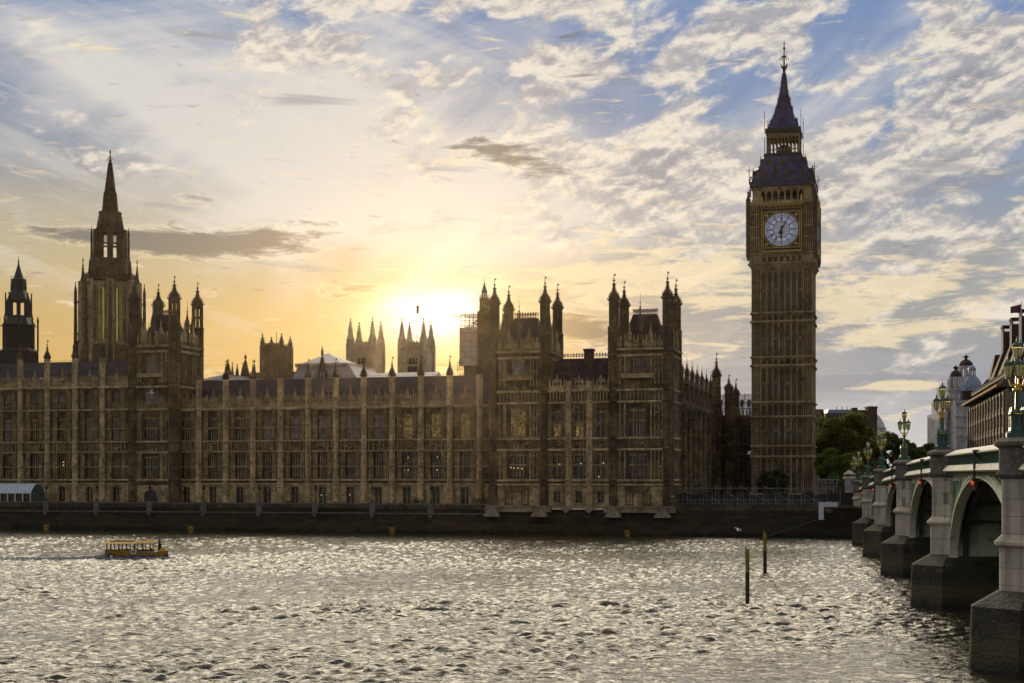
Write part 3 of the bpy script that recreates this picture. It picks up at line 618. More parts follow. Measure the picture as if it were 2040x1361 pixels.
    for x, y, zz in ((u0+W_*.5, v0+.2, zroof+1.2), (u0+W_*.8, v0+dv-.4, zroof-.5), (u0+W_*.3, v0+dv-.4, zroof-.2), (u1-.2, v0+dv*.45, zroof+.6), (u0+W_*.22, v0+.3, zroof+.2)):
        t = B.mb(0, 0); t.lathe(x, y, [(.42, zcor), (.42, zpar+1.6), (.55, zpar+1.7)], 8); cap(t, x, y, .45, zpar+1.8, zz+2.2, 8, False); t.build('pinnacle', 'stone', B.root)
    for i, (za, zb, tr, ww) in enumerate(winz):
        window(B, c, v0+.28, za, 0, ww, zb-za, 5 if ww > 2.5 else 3, tr, True, kinds[i])
tower(Bc, uT0, uT1, VC, 11.4, FLOOR, [10.2, 16.0, 18.2, 25.0, 29.7], 38.3, 40.9, 47.9, 52.9, 45.2, U(301, VC), 4.2,
      'dddpp', winz=[(5.4, 8.6, 0, 1.7), (10.7, 15.4, 2.2, 3.6), (18.6, 23.6, 2.4, 3.4), (26.0, 28.7, 0, 3.2), (31.7, 36.3, 1.5, 2.4)], rT=1.25, open_t=(1,))
dr = Bc.mb(U(301, VC), VC); dr.xz([(1.5*cos(t), 6.6+1.5*sin(t)) for t in np.linspace(0, pi, 12)]+[(-1.5, 4.72), (1.5, 4.72)], -.16, -.04); dd_ = dr.build('arched_door', 'iron', Bc.root)
dr = Bc.mb(U(301, VC), VC)
for t0, t1 in zip(np.linspace(0, pi, 12), np.linspace(0, pi, 12)[1:]): dr.bar((1.7*cos(t0), -.2, 6.6+1.7*sin(t0)), (1.7*cos(t1), -.2, 6.6+1.7*sin(t1)), .2)
dr.build('door_arch', 'stone_pale', dd_)
for i, q in enumerate((3.4, 7.6)):                          # tall side windows of the tower
    window(Bc, uT1-.02, VC+q, 30.8, pi/2, 1.2, 5.2, 2, 2.2, True, 'd')
m = Bc.mb(uT1, VC, pi/2)
for x in np.arange(1.6, 10.2, .7): m.box(x-.07, x+.07, -.12, 0, 30.2, 37.2); m.box(x-.07, x+.07, -.12, 0, 25.4, 29.2)
m.build('side_tracery', 'stone', Bc.root)
# ---------------------------------------------------------------- riverside corner block: two towers, link front and long north side
u0, u1, u2, u3 = U(976, VP_), U(1092, VP_), U(1214, VP_), U(1337, VP_)
vE = V(1432, u3)
Bp = Bld('palace_corner_block', 'corner block of the palace with two four-turreted towers, rising straight from the river wall', 'palace block', (u1+u2)/2, VP_, 3.4)
dv = V(1355.5, u3)-VP_
lv = [9.35, 10.15, 15.9, 18.0, 24.7, 26.9]
k2 = dict(winz=[(10.6, 15.4, 2.4, 3.3), (18.25, 23.6, 2.9, 3.0), (28.9, 33.0, 1.4, 2.6)], rT=1.1)
tower(Bp, u0, u1, VP_, dv, 5.3, lv, 34.4, 36.5, 43.6, 48.6, 41.2, U(1032, VP_), 4.2, 'dgp', **k2)
tower(Bp, u2, u3, VP_, dv, 5.3, lv, 34.4, 36.5, 43.6, 48.6, 41.2, U(1271, VP_), 4.2, 'ddd', **k2)
w = Bp.mb(0, VP_); rib = Bp.mb(0, VP_); band = Bp.mb(0, VP_); para = Bp.mb(0, VP_); ops = []
ctr = [U(p, VP_) for p in (1109.5, 1153, 1196.5)]; sbp = [U(p, VP_) for p in (1133, 1175)]
for c in ctr:
    ops += [(c-.75, c+.75, 10.6, 15.5), (c-.75, c+.75, 18.25, 23.4), (c-.6, c+.6, 5.9, 8.0)]
    for s_ in (-1, 1):
        for off in (.95, 1.35, 1.7):
            x = c+s_*off; rib.box(x-.055, x+.055, -.12, 0, 10.3, 15.7); rib.box(x-.055, x+.055, -.12, 0, 18.2, 24.2); rib.box(x-.055, x+.055, -.12, 0, 16.0, 17.6)
        carve(rib, c+s_*1.15-.2, c+s_*1.15+.2, 10.4, 15.6, 5); carve(rib, c+s_*1.5-.2, c+s_*1.5+.2, 18.4, 23.9, 6); rib.box(c+s_*.72-.08, c+s_*.72+.08, -.12, 0, 5.9, 8.2)
    rib.box(c-.95, c+.95, -.16, 0, 8.15, 8.3); carve(rib, c-.8, c+.8, 16.1, 17.7, 18)
    for x in np.arange(c-1.9, c+1.91, .62): rib.box(x-.08, x+.08, -.2, 0, 24.9, 26.5)
    merlons(para, c-1.75, c+1.75, 27.0, 28.5, .62, 0, .8, .5)
    para.xz([(c-.5, 28.4), (c+.5, 28.4), (c, 30.0)], -.05, .3)
GA, GB = u1, u2; gs = Bp.mb(0, VP_); wallgrid(gs, u1, u2, 5.3, 9.0, ops, 0, .6); gs.box(GA, GB, .53, .59, 5.31, 9.0); gs.build('ground_storey', 'stone_rib', Bp.root); wallgrid(w, u1, u2, 9.0, 26.9, ops, 0, .6); w.box(u1, u2, .6, dv, 5.3, 26.9); w.build('wall', 'stone', Bp.root)
rib.build('wall_tracery', 'stone_rib', Bp.root)
for z in lv+[13.0, 21.1]: band = Bp.mb(0, VP_); course(band, u1, u2, z-.35 if z in lv else z-.15, z+.1 if z in lv else z, .34 if z in lv else .14); band.build('string_course', 'stone_pale', Bp.root)
para.build('parapet', 'stone_rib', Bp.root)
rf = Bp.mb(0, VP_); rf.gable(u1-.2, u2+.2, 1.0, dv+2, 26.9, 33.4); ro = rf.build('roof', 'slate', Bp.root)
cr = Bp.mb(0, VP_); cresting2(cr, u1+1, u2-.5, (dv+3)/2, 33.2, 1.25, .55); cr.build('ridge_cresting', 'iron', ro)
cx = U(1173, VP_+6); ch = Bp.mb(0, VP_); ch.box(cx-.85, cx+.85, 5.6, 7.0, 31, 34.7); ch.box(cx-1.0, cx+1.0, 5.45, 7.15, 34.7, 35.1); ch.build('chimney', 'brick', ro)
for s_ in sbp:
    m = Bp.mb(0, 0); shaft(m, s_, VP_-.3, .5, 5.3, 28.6, [9.35, 10.15, 15.9, 18.0, 24.7, 26.9], 8, 1.25); b = m.build('buttress', 'stone_pale', Bp.root)
    p = Bp.mb(0, 0); pinn(p, s_, VP_-.3, .45, 28.6, 31.6, 8); p.build('pinnacle', 'stone', b)
for px in (1010, 1046): pass
for c, k in zip(ctr, 'gpd'):
    window(Bp, c, VP_+.28, 10.6, 0, 1.5, 4.9, 2, 2.3, True, 'd'); o = window(Bp, c, VP_+.28, 18.25, 0, 1.5, 5.15, 2, 2.4, True, 'd')
    window(Bp, c, VP_+.28, 5.9, 0, 1.2, 2.1, 2, 0, False, 'd')
    g = MB(); g.add([(-.66, .15, .05), (.66, .15, .05), (.66, .15, 2.2), (-.66, .15, 2.2)], [(0, 1, 2, 3)])
    if k != 'd': sub('sun_glow_pane', data(g, 'sun_glow_pane', 'glass_gold'), o)  # glowing pane imitates sunlight in the lower half
for px in (1014, 1046, 1254, 1289):                          # small dark doors near the water under the towers
    window(Bp, U(px, VP_), VP_-.05, 5.7, 0, 1.1, 2.5, 2, 0, False, 'd', 'stone_dark')
for px in (1030, 1270):                                      # corbelled foot of each oriel
    c = U(px, VP_); m = Bp.mb(0, VP_); m.xz([(c-2.6, 9.0), (c+2.6, 9.0), (c+1.4, 7.9), (c-1.4, 7.9)], -.35, 0); m.build('oriel_corbel', 'stone', Bp.root)
bulbs(Bp, VP_, [(1018, 931), (1024, 932), (1032, 932), (1040, 933), (1115, 924), (1157, 923), (1202, 922), (1193, 949)])
# footing: pale blocks and flared corbels over the dark river wall
ft = Bp.mb(0, VP_)
for a, b in ((u0-.8, u1+.7), (u2-.9, u3+.9)):
    ft.box(a, b, -.9, .6, 4.1, 5.0); ft.box(a+.2, b-.2, -1.1, .5, 5.0, 5.32)
for px in (983, 1077, 1224, 1322):
    c = U(px, VP_); ft.xz([(c-.8, 4.9), (c+.8, 4.9), (c+.9, 4.2), (c+1.5, 3.6), (c+1.5, 3.2), (c-1.5, 3.2), (c-1.5, 3.6), (c-.9, 4.2)], -1.6, -.5)
for px in (1129, 1175):
    c = U(px, VP_); ft.xz([(c-.9, 5.0), (c+.9, 5.0), (c+.7, 4.5), (c, 3.9), (c-.7, 4.5)], -1.0, -.2)
ft.box(u1+.7, u2-.9, -.7, .6, 4.75, 5.3)
ft.build('footing', 'footing', Bp.root)
# north side, running back from the river
L = vE-(VP_+dv); n = 8; step = L/n
w = Bp.mb(u3, VP_+dv, pi/2); w.box(0, L, .9, 8, 4.7, 24.7); w.build('side_wall', 'stone', Bp.root)
rib = Bp.mb(u3, VP_+dv, pi/2)
for i in range(n+1):
    x = i*step
    for q in (0,): rib.lathe(x, .55, [(.75, 4.7), (.75, 24.9)], 8)
    for q in (.25, .4, .6, .75): rib.box(x+step*q-.12, x+step*q+.12, .6, .9, 10.3, 24.3)
for z in lv[:-1]: course(rib, 0, L, z-.35, z+.12, .45, .9)
rib.build('side_piers', 'stone', Bp.root)
for i in range(n):
    for za, hh, tr in ((10.6, 4.9, 2.3), (18.3, 5.1, 2.4)): window(Bp, u3-.85, VP_+dv+(i+.5)*step, za, pi/2, 1.9, hh, 3, tr, True, 'd')
sc_ = Bp.mb(u3, VP_+dv, pi/2)
sc_.box(0, L, .5, .9, 24.7, 26.2)
for i in range(n-1):
    x = (i+.8)*step
    for q in (-1, 1): sc_.box(x+q*.75-.35, x+q*.75+.35, .3, 1.1, 26.2, 29.3)
    sc_.box(x-1.1, x+1.1, .3, 1.1, 28.6, 29.3); sc_.xz([(x-1.5, 29.3), (x+1.5, 29.3), (x+.6, 30.6), (x+.45, 31.4), (x-.45, 31.4), (x-.6, 30.6)], .3, 1.1)
    cap(sc_, x, .7, .42, 31.5, 34.6)
merlons(sc_, 0, L, 26.2, 27.4, .9, .55, .5, .5)
sc_.build('side_screen', 'stone_dark', Bp.root)
t = Bp.mb(0, 0); uu, vv = u3-.4, vE-1.2
shaft(t, uu, vv, 1.15, 4.7, 27.5, [10.1, 16, 18, 24.7, 27.3], 8, 1.12); shaft(t, uu, vv, .95, 27.5, 34.0, [30.5], 8, 1.1); to = t.build('turret', 'stone', Bp.root)
p = Bp.mb(0, 0); cap(p, uu, vv, 1.0, 34.1, 39.6)
for k in range(4): a = pi/4+k*pi/2; p.bar((uu+1.25*cos(a), vv+1.25*sin(a), 27), (uu+1.25*cos(a), vv+1.25*sin(a), 31.8), .16, 4, .05)
p.build('turret_cap', 'stone_dark', to)
# ---------------------------------------------------------------- link wing between the corner block and the clock tower
vL = vE-.5; uL0, uL1 = u3-2, U(1512, vL)
Bl = Bld('palace_link', 'dark narrow palace wing joining the corner block to the clock tower', 'palace wing', (uL0+uL1)/2, vL, FLOOR)
zt = Z(832, U(1470, vL), vL)
w = Bl.mb(0, vL); c1, c2 = U(1444, vL), U(1484, vL)
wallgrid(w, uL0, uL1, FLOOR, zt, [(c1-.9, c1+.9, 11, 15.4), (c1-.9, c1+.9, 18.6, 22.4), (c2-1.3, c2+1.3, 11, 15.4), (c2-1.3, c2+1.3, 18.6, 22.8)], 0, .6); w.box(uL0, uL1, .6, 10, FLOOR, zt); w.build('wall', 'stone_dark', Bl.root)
for c, ww in ((c1, 1.8), (c2, 2.6)): window(Bl, c, vL+.28, 11, 0, ww, 4.4, 3, 2.1, True, 'd', 'stone_dark'); window(Bl, c, vL+.28, 18.6, 0, ww, 3.8, 3, 1.9, True, 'd', 'stone_dark')
band = Bl.mb(0, vL)
for z in (9.4, 10.2, 16, 18.1): band = Bl.mb(0, vL); course(band, uL0, uL1, z-.3, z+.1, .35); band.build('string_course', 'stone', Bl.root); band = Bl.mb(0, vL)
course(band, uL0, uL1, zt-.6, zt-.2, .35)
merlons(band, uL0, uL1, zt-.2, zt+1.3, .8, 0, .6, .5)
band.build('parapet', 'stone', Bl.root)
for px, ztip_px, zl_px, r in ((1452, 745, 775, .95), (1466, 753, 785, .8)):
    uu = U(px, vL); vv = vL-.5 if px < 1460 else vL+6; uu = U(px, vv); zt_, zl_ = Z(ztip_px, uu, vv), Z(zl_px, uu, vv)
    t = Bl.mb(0, 0); shaft(t, uu, vv, r, FLOOR if px < 1460 else 22, zl_, [10.1, 16, 18, 24] if px < 1460 else [], 8, 1.12); to = t.build('turret', 'stone', Bl.root)
    p = Bl.mb(0, 0); cap(p, uu, vv, r, zl_, zt_); p.build('turret_cap', 'stone_dark', to)
for px in (1462, 1500):
    uu = U(px, vL); m = Bl.mb(0, 0); shaft(m, uu, vL-.3, .5, FLOOR, zt+.3, [10.1, 16, 18], 8, 1.2); m.build('buttress', 'stone', Bl.root)
# pale leaded hall roof beyond the link
vh = 372; ua, ub = U(1390, vh), U(1545, vh)
Bh = Bld('hall', 'long hall with a pale grey seamed roof, just left of the clock tower', 'hall', (ua+ub)/2, vh, FLOOR)
m = Bh.mb(0, vh); m.box(ua, ub, 0, 20, FLOOR, Z(828, U(1470, vh), vh)); m.build('wall', 'stone', Bh.root)
zr = Z(786, U(1470, vh+8), vh+8); zb = Z(828, U(1470, vh), vh)
m = Bh.mb(0, vh); m.gable(ua, ub, -1, 21, zb, zr); ro = m.build('roof', 'lead', Bh.root)
m = Bh.mb(0, vh); cresting(m, ua, ub, 10, zr, .5, 1.1)
for x in np.arange(ua, ub, 1.9): m.bar((x, -1.0, zb+.1), (x, 10, zr+.1), .09)
for k in (.3, .6): m.bar((ua, -1+11*k, zb+(zr-zb)*k+.12), (ub, -1+11*k, zb+(zr-zb)*k+.12), .09)
m.build('roof_seams', 'slate', ro)
for px in (1435, 1463, 1477, 1491):
    x = U(px, vh+3); m = Bh.mb(0, vh); m.box(x-.35, x+.35, 3.4, 5.0, zb+2.6, zb+3.9); m.gable(x-.4, x+.4, 3.3, 5.0, zb+3.9, zb+4.4); m.build('dormer', 'slate', Bh.root)
# ---------------------------------------------------------------- clock tower
vB = 311.0
uB0 = U(1497, vB); uB1 = U(1618.5, vB); uBc = (uB0+uB1)/2; hB = (uB1-uB0)/2; vBc = vB+hB
zb = lambda py: Z(py, uBc, vB)
Bb = Bld('clock_tower', 'tall gothic clock tower with a white dial, gilded frame and dark blue spire', 'clock tower', uBc, vBc, FLOOR)
FACES = [(uB0, vB, 0), (uB1, vB, pi/2), (uB1, vB+2*hB, pi), (uB0, vB+2*hB, -pi/2)]
WB = 2*hB
tiers = [zb(p) for p in (985, 909.6, 888.7, 830, 801, 728, 711, 640, 623)]; zS = zb(536)
w = Bb.mb(0, 0); w.box(uB0+.55, uB1-.55, vB+.55, vB+WB-.55, FLOOR, zb(505)); w.build('shaft_wall', 'stone_dark', Bb.root)  # dark stone puts shade into the recess behind the mullions
for fi, (fu, fv, fr) in enumerate(FACES):
    if fi == 2: continue
    m = Bb.mb(fu, fv, fr); dk = Bb.mb(fu, fv, fr)
    # corner piers and six mullions dividing the face into narrow panels
    cp = 1.95
    for a, b in ((.05, cp), (WB-cp, WB-.05)):
        dk.box(a, b, .12, .7, FLOOR, zS)
        for x in np.linspace(a+.08, b-.08, 5): m.box(x-.06, x+.06, 0, .12, FLOOR, zS)
    xs = np.linspace(cp, WB-cp, 8)
    for i, x in enumerate(xs): m.box(x-.13, x+.13, .0, .6, FLOOR, zS)
    for i, (a, b) in enumerate(zip(xs, xs[1:])):
        for q in (.33, .67): x = a+(b-a)*q; m.box(x-.035, x+.035, .36, .56, FLOOR, zS)
    stages = [(tiers[0], tiers[1]), (tiers[2], tiers[3]), (tiers[4], tiers[5]), (tiers[6], tiers[7]), (tiers[8], zS)]
    for z0, z1 in stages:
        for i, (a, b) in enumerate(zip(xs, xs[1:])):
            if i in (1, 2, 4, 5):
                mm = Bb.mb(fu, fv, fr); mm.box(a+.30, b-.30, .50, .575, z0+1.2, z1-1.4); mm.build('window', 'glass', Bb.root)
            else: dk.box(a+.15, b-.15, .38, .56, z0+.3, z0+(z1-z0)*.55)
            c = (a+b)/2; m.xz([(a+.1, z1-1.0), (c, z1-.3), (b-.1, z1-1.0), (b-.1, z1), (a+.1, z1)], .3, .56)
            zz = z0+(z1-z0)*.5
            m.box(c-.28, c+.28, .3, .56, zz, zz+.5) if i % 2 == 0 else None
        for a, b in ((.05, cp), (WB-cp, WB-.05)):
            for k in range(1, 4):
                z = z0+(z1-z0)*k/4; m.box(a, b, .06, .12, z, z+.12)
    for a, b in ((tiers[1], tiers[2]), (tiers[3], tiers[4]), (tiers[5], tiers[6]), (tiers[7], tiers[8])):
        for i in range(len(xs)-1): m.xz([(xs[i]+.2, b-.9), ((xs[i]+xs[i+1])/2, b-.35), (xs[i+1]-.2, b-.9), (xs[i+1]-.15, b-.2), (xs[i]+.15, b-.2)], .2, .56)
    m.build('face_mullions', 'tower_rib', Bb.root); dk.build('face_panelling', 'stone_tower', Bb.root)  # panelling coloured darker than the mullions to paint recess depth
    c = Bb.mb(fu, fv, fr)
    for i, z in enumerate(tiers): course(c, -.18, WB+.18, z-.3, z+.22, .36 if i else .5)
    course(c, -.1, WB+.1, tiers[0]-3, tiers[0]-2.6, .45)
    # corbelling and bracket stage below the dial
    z0, z1 = zS, zb(503)
    for k in range(4): c.box(-.12*k-.05, WB+.12*k+.05, -.14*k-.05, .6, z0+.28*k, z0+.28*(k+1)-.02)
    c.box(-.45, WB+.45, -.30, .6, z0+1.1, z1)
    course(c, -.75, WB+.75, z0+.9, z0+1.35, .5, -.2); course(c, -.9, WB+.9, z1-.4, z1+.1, .5, -.35)
    for x in np.linspace(2.1, WB-2.1, 8): c.box(x-.12, x+.12, -.52, -.3, z0+1.3, z1-.4)
    for x in (.25, .75, 1.3, 1.75): c.box(x-.06, x+.06, -.42, -.3, z0+1.3, z1-.4); c.box(WB-x-.06, WB-x+.06, -.42, -.3, z0+1.3, z1-.4)
    c.build('string_course', 'tower_rib', Bb.root)
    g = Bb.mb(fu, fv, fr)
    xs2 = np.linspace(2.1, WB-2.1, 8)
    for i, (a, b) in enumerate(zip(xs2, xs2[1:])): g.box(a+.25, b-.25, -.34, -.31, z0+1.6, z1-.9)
    g.build('painted_panel_shade', 'stone_dark', Bb.root)  # dark plates painted in as shade between the brackets
# clock stage
zc = zb(458.5); zk0, zk1 = zb(503), zb(404)
ext = .62
k = Bb.mb(0, 0); k.box(uB0-ext, uB1+ext, vB-ext, vB+WB+ext, zk0, zk1); k.build('clock_stage', 'stone_tower', Bb.root)
dial_parts = None
def ring(m, r0, r1, y0, y1, n=72):
    vs = []; fs = []
    for k in range(n):
        a = 2*pi*k/n
        for r in (r0, r1):
            for y in (y0, y1): vs.append((r*cos(a), y, r*sin(a)))
    for k in range(n):
        b, c = k*4, ((k+1) % n)*4
        fs += [(b, b+2, c+2, c), (b+2, b+3, c+3, c+2), (b, c, c+1, b+1)]
    m.add(vs, fs)
def rad(m, ang, r0, r1, w, y0, y1, off=0.0):               # radial bar, clock angle in degrees
    a = R(ang); d = (sin(a), cos(a)); n_ = (cos(a), -sin(a))
    p = [(d[0]*r+n_[0]*(off+s_), d[1]*r+n_[1]*(off+s_)) for r, s_ in ((r0, -w), (r0, w), (r1, w), (r1, -w))]
    m.xz(p, y0, y1)
def stroke(m, ang, pts, w, y0, y1, r0):                    # numeral strokes in a local frame whose top points outward
    a = R(ang); d = (sin(a), cos(a)); n_ = (cos(a), -sin(a))
    T = lambda x, h: (n_[0]*x+d[0]*(r0+h), n_[1]*x+d[1]*(r0+h))
    (xa, ha), (xb, hb) = pts; L = sqrt((xb-xa)**2+(hb-ha)**2); ux, uh = -(hb-ha)/L*w, (xb-xa)/L*w
    m.xz([T(xa+ux, ha+uh), T(xb+ux, hb+uh), T(xb-ux, hb-uh), T(xa-ux, ha-uh)], y0, y1)
RD = 3.52
dd = {}
m = MB(); m.xz([(RD*cos(2*pi*k/72), RD*sin(2*pi*k/72)) for k in range(72)], 0, .06)
M['opal'] = pm('opal glass dial', (.72, .76, .98), (.62, .66, .90), 3, .45, emit=(.66, .70, 1), es=.14)
M['lattice'] = pm('opal centre lattice', (.72, .71, .80), (.34, .34, .46), 5.5, .5, lo=.44, hi=.56, emit=(.7, .7, .9), es=.05)
dd['dial'] = data(m, 'dial_glass', 'opal')
m = MB(); m.xz([(1.72*cos(2*pi*k/48), 1.72*sin(2*pi*k/48)) for k in range(48)], -.03, 0); dd['centre'] = data(m, 'dial_centre', 'lattice')
m = MB()
ring(m, RD, RD+.24, -.12, .08); ring(m, 1.72, 1.84, -.07, .0); ring(m, 2.60, 2.70, -.07, .0); ring(m, 2.88, 2.94, -.07, .0); ring(m, 3.22, 3.29, -.07, .0)
for k in range(60): rad(m, k*6, 2.90, 3.26, .045 if k % 5 else .10, -.08, 0)
for h in range(12): rad(m, h*30, 1.8, 3.5, .055, -.09, 0)
NUM = ['XII', 'I', 'II', 'III', 'IV', 'V', 'VI', 'VII', 'VIII', 'IX', 'X', 'XI']
for h, s_ in enumerate(NUM):
    wd = {'I': .13, 'V': .30, 'X': .30}; tot = sum(wd[c] for c in s_); x = -tot/2
    for c in s_:
        q = wd[c]; cx = x+q/2; x += q; hh = .62
        if c == 'I': stroke(m, h*30, ((cx, .05), (cx, hh)), .042, -.10, 0, 1.92)
        if c == 'V': stroke(m, h*30, ((cx-.10, hh), (cx, .05)), .045, -.10, 0, 1.92); stroke(m, h*30, ((cx+.10, hh), (cx, .05)), .028, -.10, 0, 1.92)
        if c == 'X': stroke(m, h*30, ((cx-.11, hh), (cx+.11, .05)), .045, -.10, 0, 1.92); stroke(m, h*30, ((cx+.11, hh), (cx-.11, .05)), .028, -.10, 0, 1.92)
M['dialiron'] = pm('dial ironwork', (.025, .028, .05), None, 1, .5)
dd['iron'] = data(m, 'dial_ironwork', 'dialiron')
m = MB()                                                   # hour hand, five past six
a = R(182.5); d = (sin(a), cos(a)); n_ = (cos(a), -sin(a)); T = lambda w_, r: (n_[0]*w_+d[0]*r, n_[1]*w_+d[1]*r)
m.xz([T(-.22, -.75), T(.22, -.75), T(.16, 0), T(.20, .5), T(.42, .75), T(.18, 1.0), T(.12, 1.25), T(.30, 1.45), T(.06, 1.75), T(0, 1.95), T(-.06, 1.75), T(-.30, 1.45), T(-.12, 1.25), T(-.18, 1.0), T(-.42, .75), T(-.20, .5), T(-.16, 0)], -.22, -.13)
dd['hour'] = data(m, 'hour_hand', 'iron')
m = MB(); a = R(30); d = (sin(a), cos(a)); n_ = (cos(a), -sin(a))
m.xz([T(-.22, -1.0), T(.22, -1.0), T(.16, -.3), T(.17, 0), T(.15, .8), T(.03, 3.35), T(-.03, 3.35), T(-.15, .8), T(-.17, 0), T(-.16, -.3)], -.30, -.24); dd['minute'] = data(m, 'minute_hand', 'iron')
m = MB(); q = RD+.27
ring(m, q, q+.13, -.14, .05)
for a, b, c, d_ in ((-q-.13, q+.13, q+.02, q+.16), (-q-.13, q+.13, -q-.16, -q-.02)): m.box(a, b, -.14, .05, c, d_)
for a, b in ((-q-.16, -q-.02), (q+.02, q+.16)): m.box(a, b, -.14, .05, -q-.16, q+.16)
for sx_ in (-1, 1):
    for sz in (-1, 1):
        m.v, m.f = m.v, m.f
        cx, cz = sx_*3.15, sz*3.15; m.xz([(cx+.3*cos(t), cz+.3*sin(t)) for t in np.linspace(0, 2*pi, 9)[:-1]], -.12, .03)
        for t in np.linspace(0, 2*pi, 7)[:-1]: m.box(cx+.5*cos(t)-.05, cx+.5*cos(t)+.05, -.1, .02, cz+.5*sin(t)-.05, cz+.5*sin(t)+.05)
m.box(-4.35, 4.35, -.25, .06, -4.75, -4.52)
for k in range(14):                                        # gilt crest above the dial
    x = -4.2+k*.646; m.box(x-.1, x+.1, -.2, 0, 4.55, 4.75)
for k in range(7):
    x = -3.9+k*1.3; m.xz([(x-.62, 5.2), (x, 5.75), (x+.62, 5.2), (x+.56, 5.07), (x, 5.55), (x-.56, 5.07)], -.25, -.1)
    m.xz([(x-.2, 5.1), (x, 5.32), (x+.2, 5.1), (x, 4.9)], -.25, -.1)
for x in (-4.25, 4.25):
    z = -4.3
    while z < 4.3: m.xz([(x-.17, z), (x, z+.2), (x+.17, z), (x, z-.2)], -.22, -.1); z += .42
    m.xz([(x-.2, 6.1), (x-.2, 6.9), (x, 7.6), (x+.2, 6.9), (x+.2, 6.1)], -.35, .0)
dd['gilt'] = data(m, 'gilt_frame', 'gold')
m = MB(); m.box(-4.55, 4.55, -.1, .3, -4.9, 5.1); dd['back'] = data(m, 'dark_surround', 'iron')
for fi, (fu, fv, fr) in enumerate(FACES):
    c, s_ = cos(fr), sin(fr); P = lambda x, y: (fu+x*c-y*s_, fv+x*s_+y*c)
    st2 = Bb.mb(fu, fv, fr)
    if fi != 2:
        for a, b in ((-ext, 1.75), (WB-1.75, WB+ext)):
            for x in np.linspace(a+.12, b-.12, 6): st2.box(x-.07, x+.07, -ext-.16, -ext, zk0+.3, zk1-.5)
            for z in (.3, .52, .78): course(st2, a, b, zk0+(zk1-zk0)*z-.1, zk0+(zk1-zk0)*z+.1, .14, -ext)
        course(st2, -ext-.1, WB+ext+.1, zk1-.45, zk1+.05, .45, -ext)
        st2.box(-ext, WB+ext, -ext, -ext+.3, zk1, zk1+.35)
        for x in np.linspace(-.3, WB+.3, 26): st2.box(x-.1, x+.1, -ext-.02, -ext+.32, zk1+.35, zk1+.7)
        st2.build('clock_stage_ribs', 'tower_rib', Bb.root)
        x, y = P(WB/2, -ext-.05); z = zc
        cl = Bb.part('clock_dial', dd['dial'], x-s_*0, y, z, fr)
        # shift the dial a little proud of the dark surround
        x2, y2 = P(WB/2, -ext-.18); cl.location = (x2-Bb.u, y2-Bb.v, z-Bb.z)
        for kk in ('centre', 'iron', 'hour', 'minute'): sub({'centre': 'dial_centre', 'iron': 'dial_ironwork', 'hour': 'hour_hand', 'minute': 'minute_hand'}[kk], dd[kk], cl)
        sub('gilt_frame', dd['gilt'], cl)
        x3, y3 = P(WB/2, -ext-.02); Bb.part('dial_surround', dd['back'], x3, y3, z, fr)
for x, y in ((uB0-ext, vB-ext), (uB1+ext, vB-ext), (uB1+ext, vB+WB+ext), (uB0-ext, vB+WB+ext)):
    m = Bb.mb(0, 0); m.lathe(x, y, [(.25, zk0-1.6), (.52, zk0-.6), (.52, zk1+.6), (.6, zk1+.8), (.4, zk1+1.1), (.15, zk1+2.2), (.32, zk1+2.4), (.05, zk1+2.7), (.03, zk1+3.6)], 8); m.build('corner_turret', 'stone_tower', Bb.root)
    m = Bb.mb(0, 0); sxx = .9 if x < uBc else -.9; syy = .9 if y < vBc else -.9
    pinn(m, x+sxx*.4, y+syy*.4, .22, zk1+1.5, zk1+6.0, 8); m.bar((x+sxx*.4, y+syy*.4, zk1+3.2), (x+sxx*1.6, y+syy*1.6, zk1+2.6), .14); m.build('corner_pinnacle', 'stone_tower', Bb.root)
# belfry stage with open arches
zf1 = zb(369); hb = hB-.15
for fi, (fu, fv, fr) in enumerate(FACES):
    m = Bb.mb(fu, fv, fr); a0, a1 = .35, WB-.35
    m.box(a0, 1.75, .2, 1.2, zk1, zf1); m.box(WB-1.75, a1, .2, 1.2, zk1, zf1)
    m.box(a0, a1, .2, 1.2, zf1-.75, zf1)
    xs = np.linspace(1.75, WB-1.75, 8)
    for i, x in enumerate(xs): m.box(x-.16, x+.16, .1, 1.0, zk1, zf1-.7)
    for a, b in zip(xs, xs[1:]):
        c = (a+b)/2; m.xz([(a+.14, zf1-1.9), (a+.3, zf1-1.35), (c, zf1-.9), (c, zf1-.7), (a+.14, zf1-.7)], .3, .9); m.xz([(b-.14, zf1-1.9), (b-.14, zf1-.7), (c, zf1-.7), (c, zf1-.9), (b-.3, zf1-1.35)], .3, .9)
    m.build('belfry_arcade', 'tower_rib', Bb.root)
m = Bb.mb(0, 0); m.box(uB0+2.3, uB1-2.3, vB+2.3, vB+WB-2.3, zk1+1.9, zf1-.2); m.build('belfry_louvres', 'iron', Bb.root)
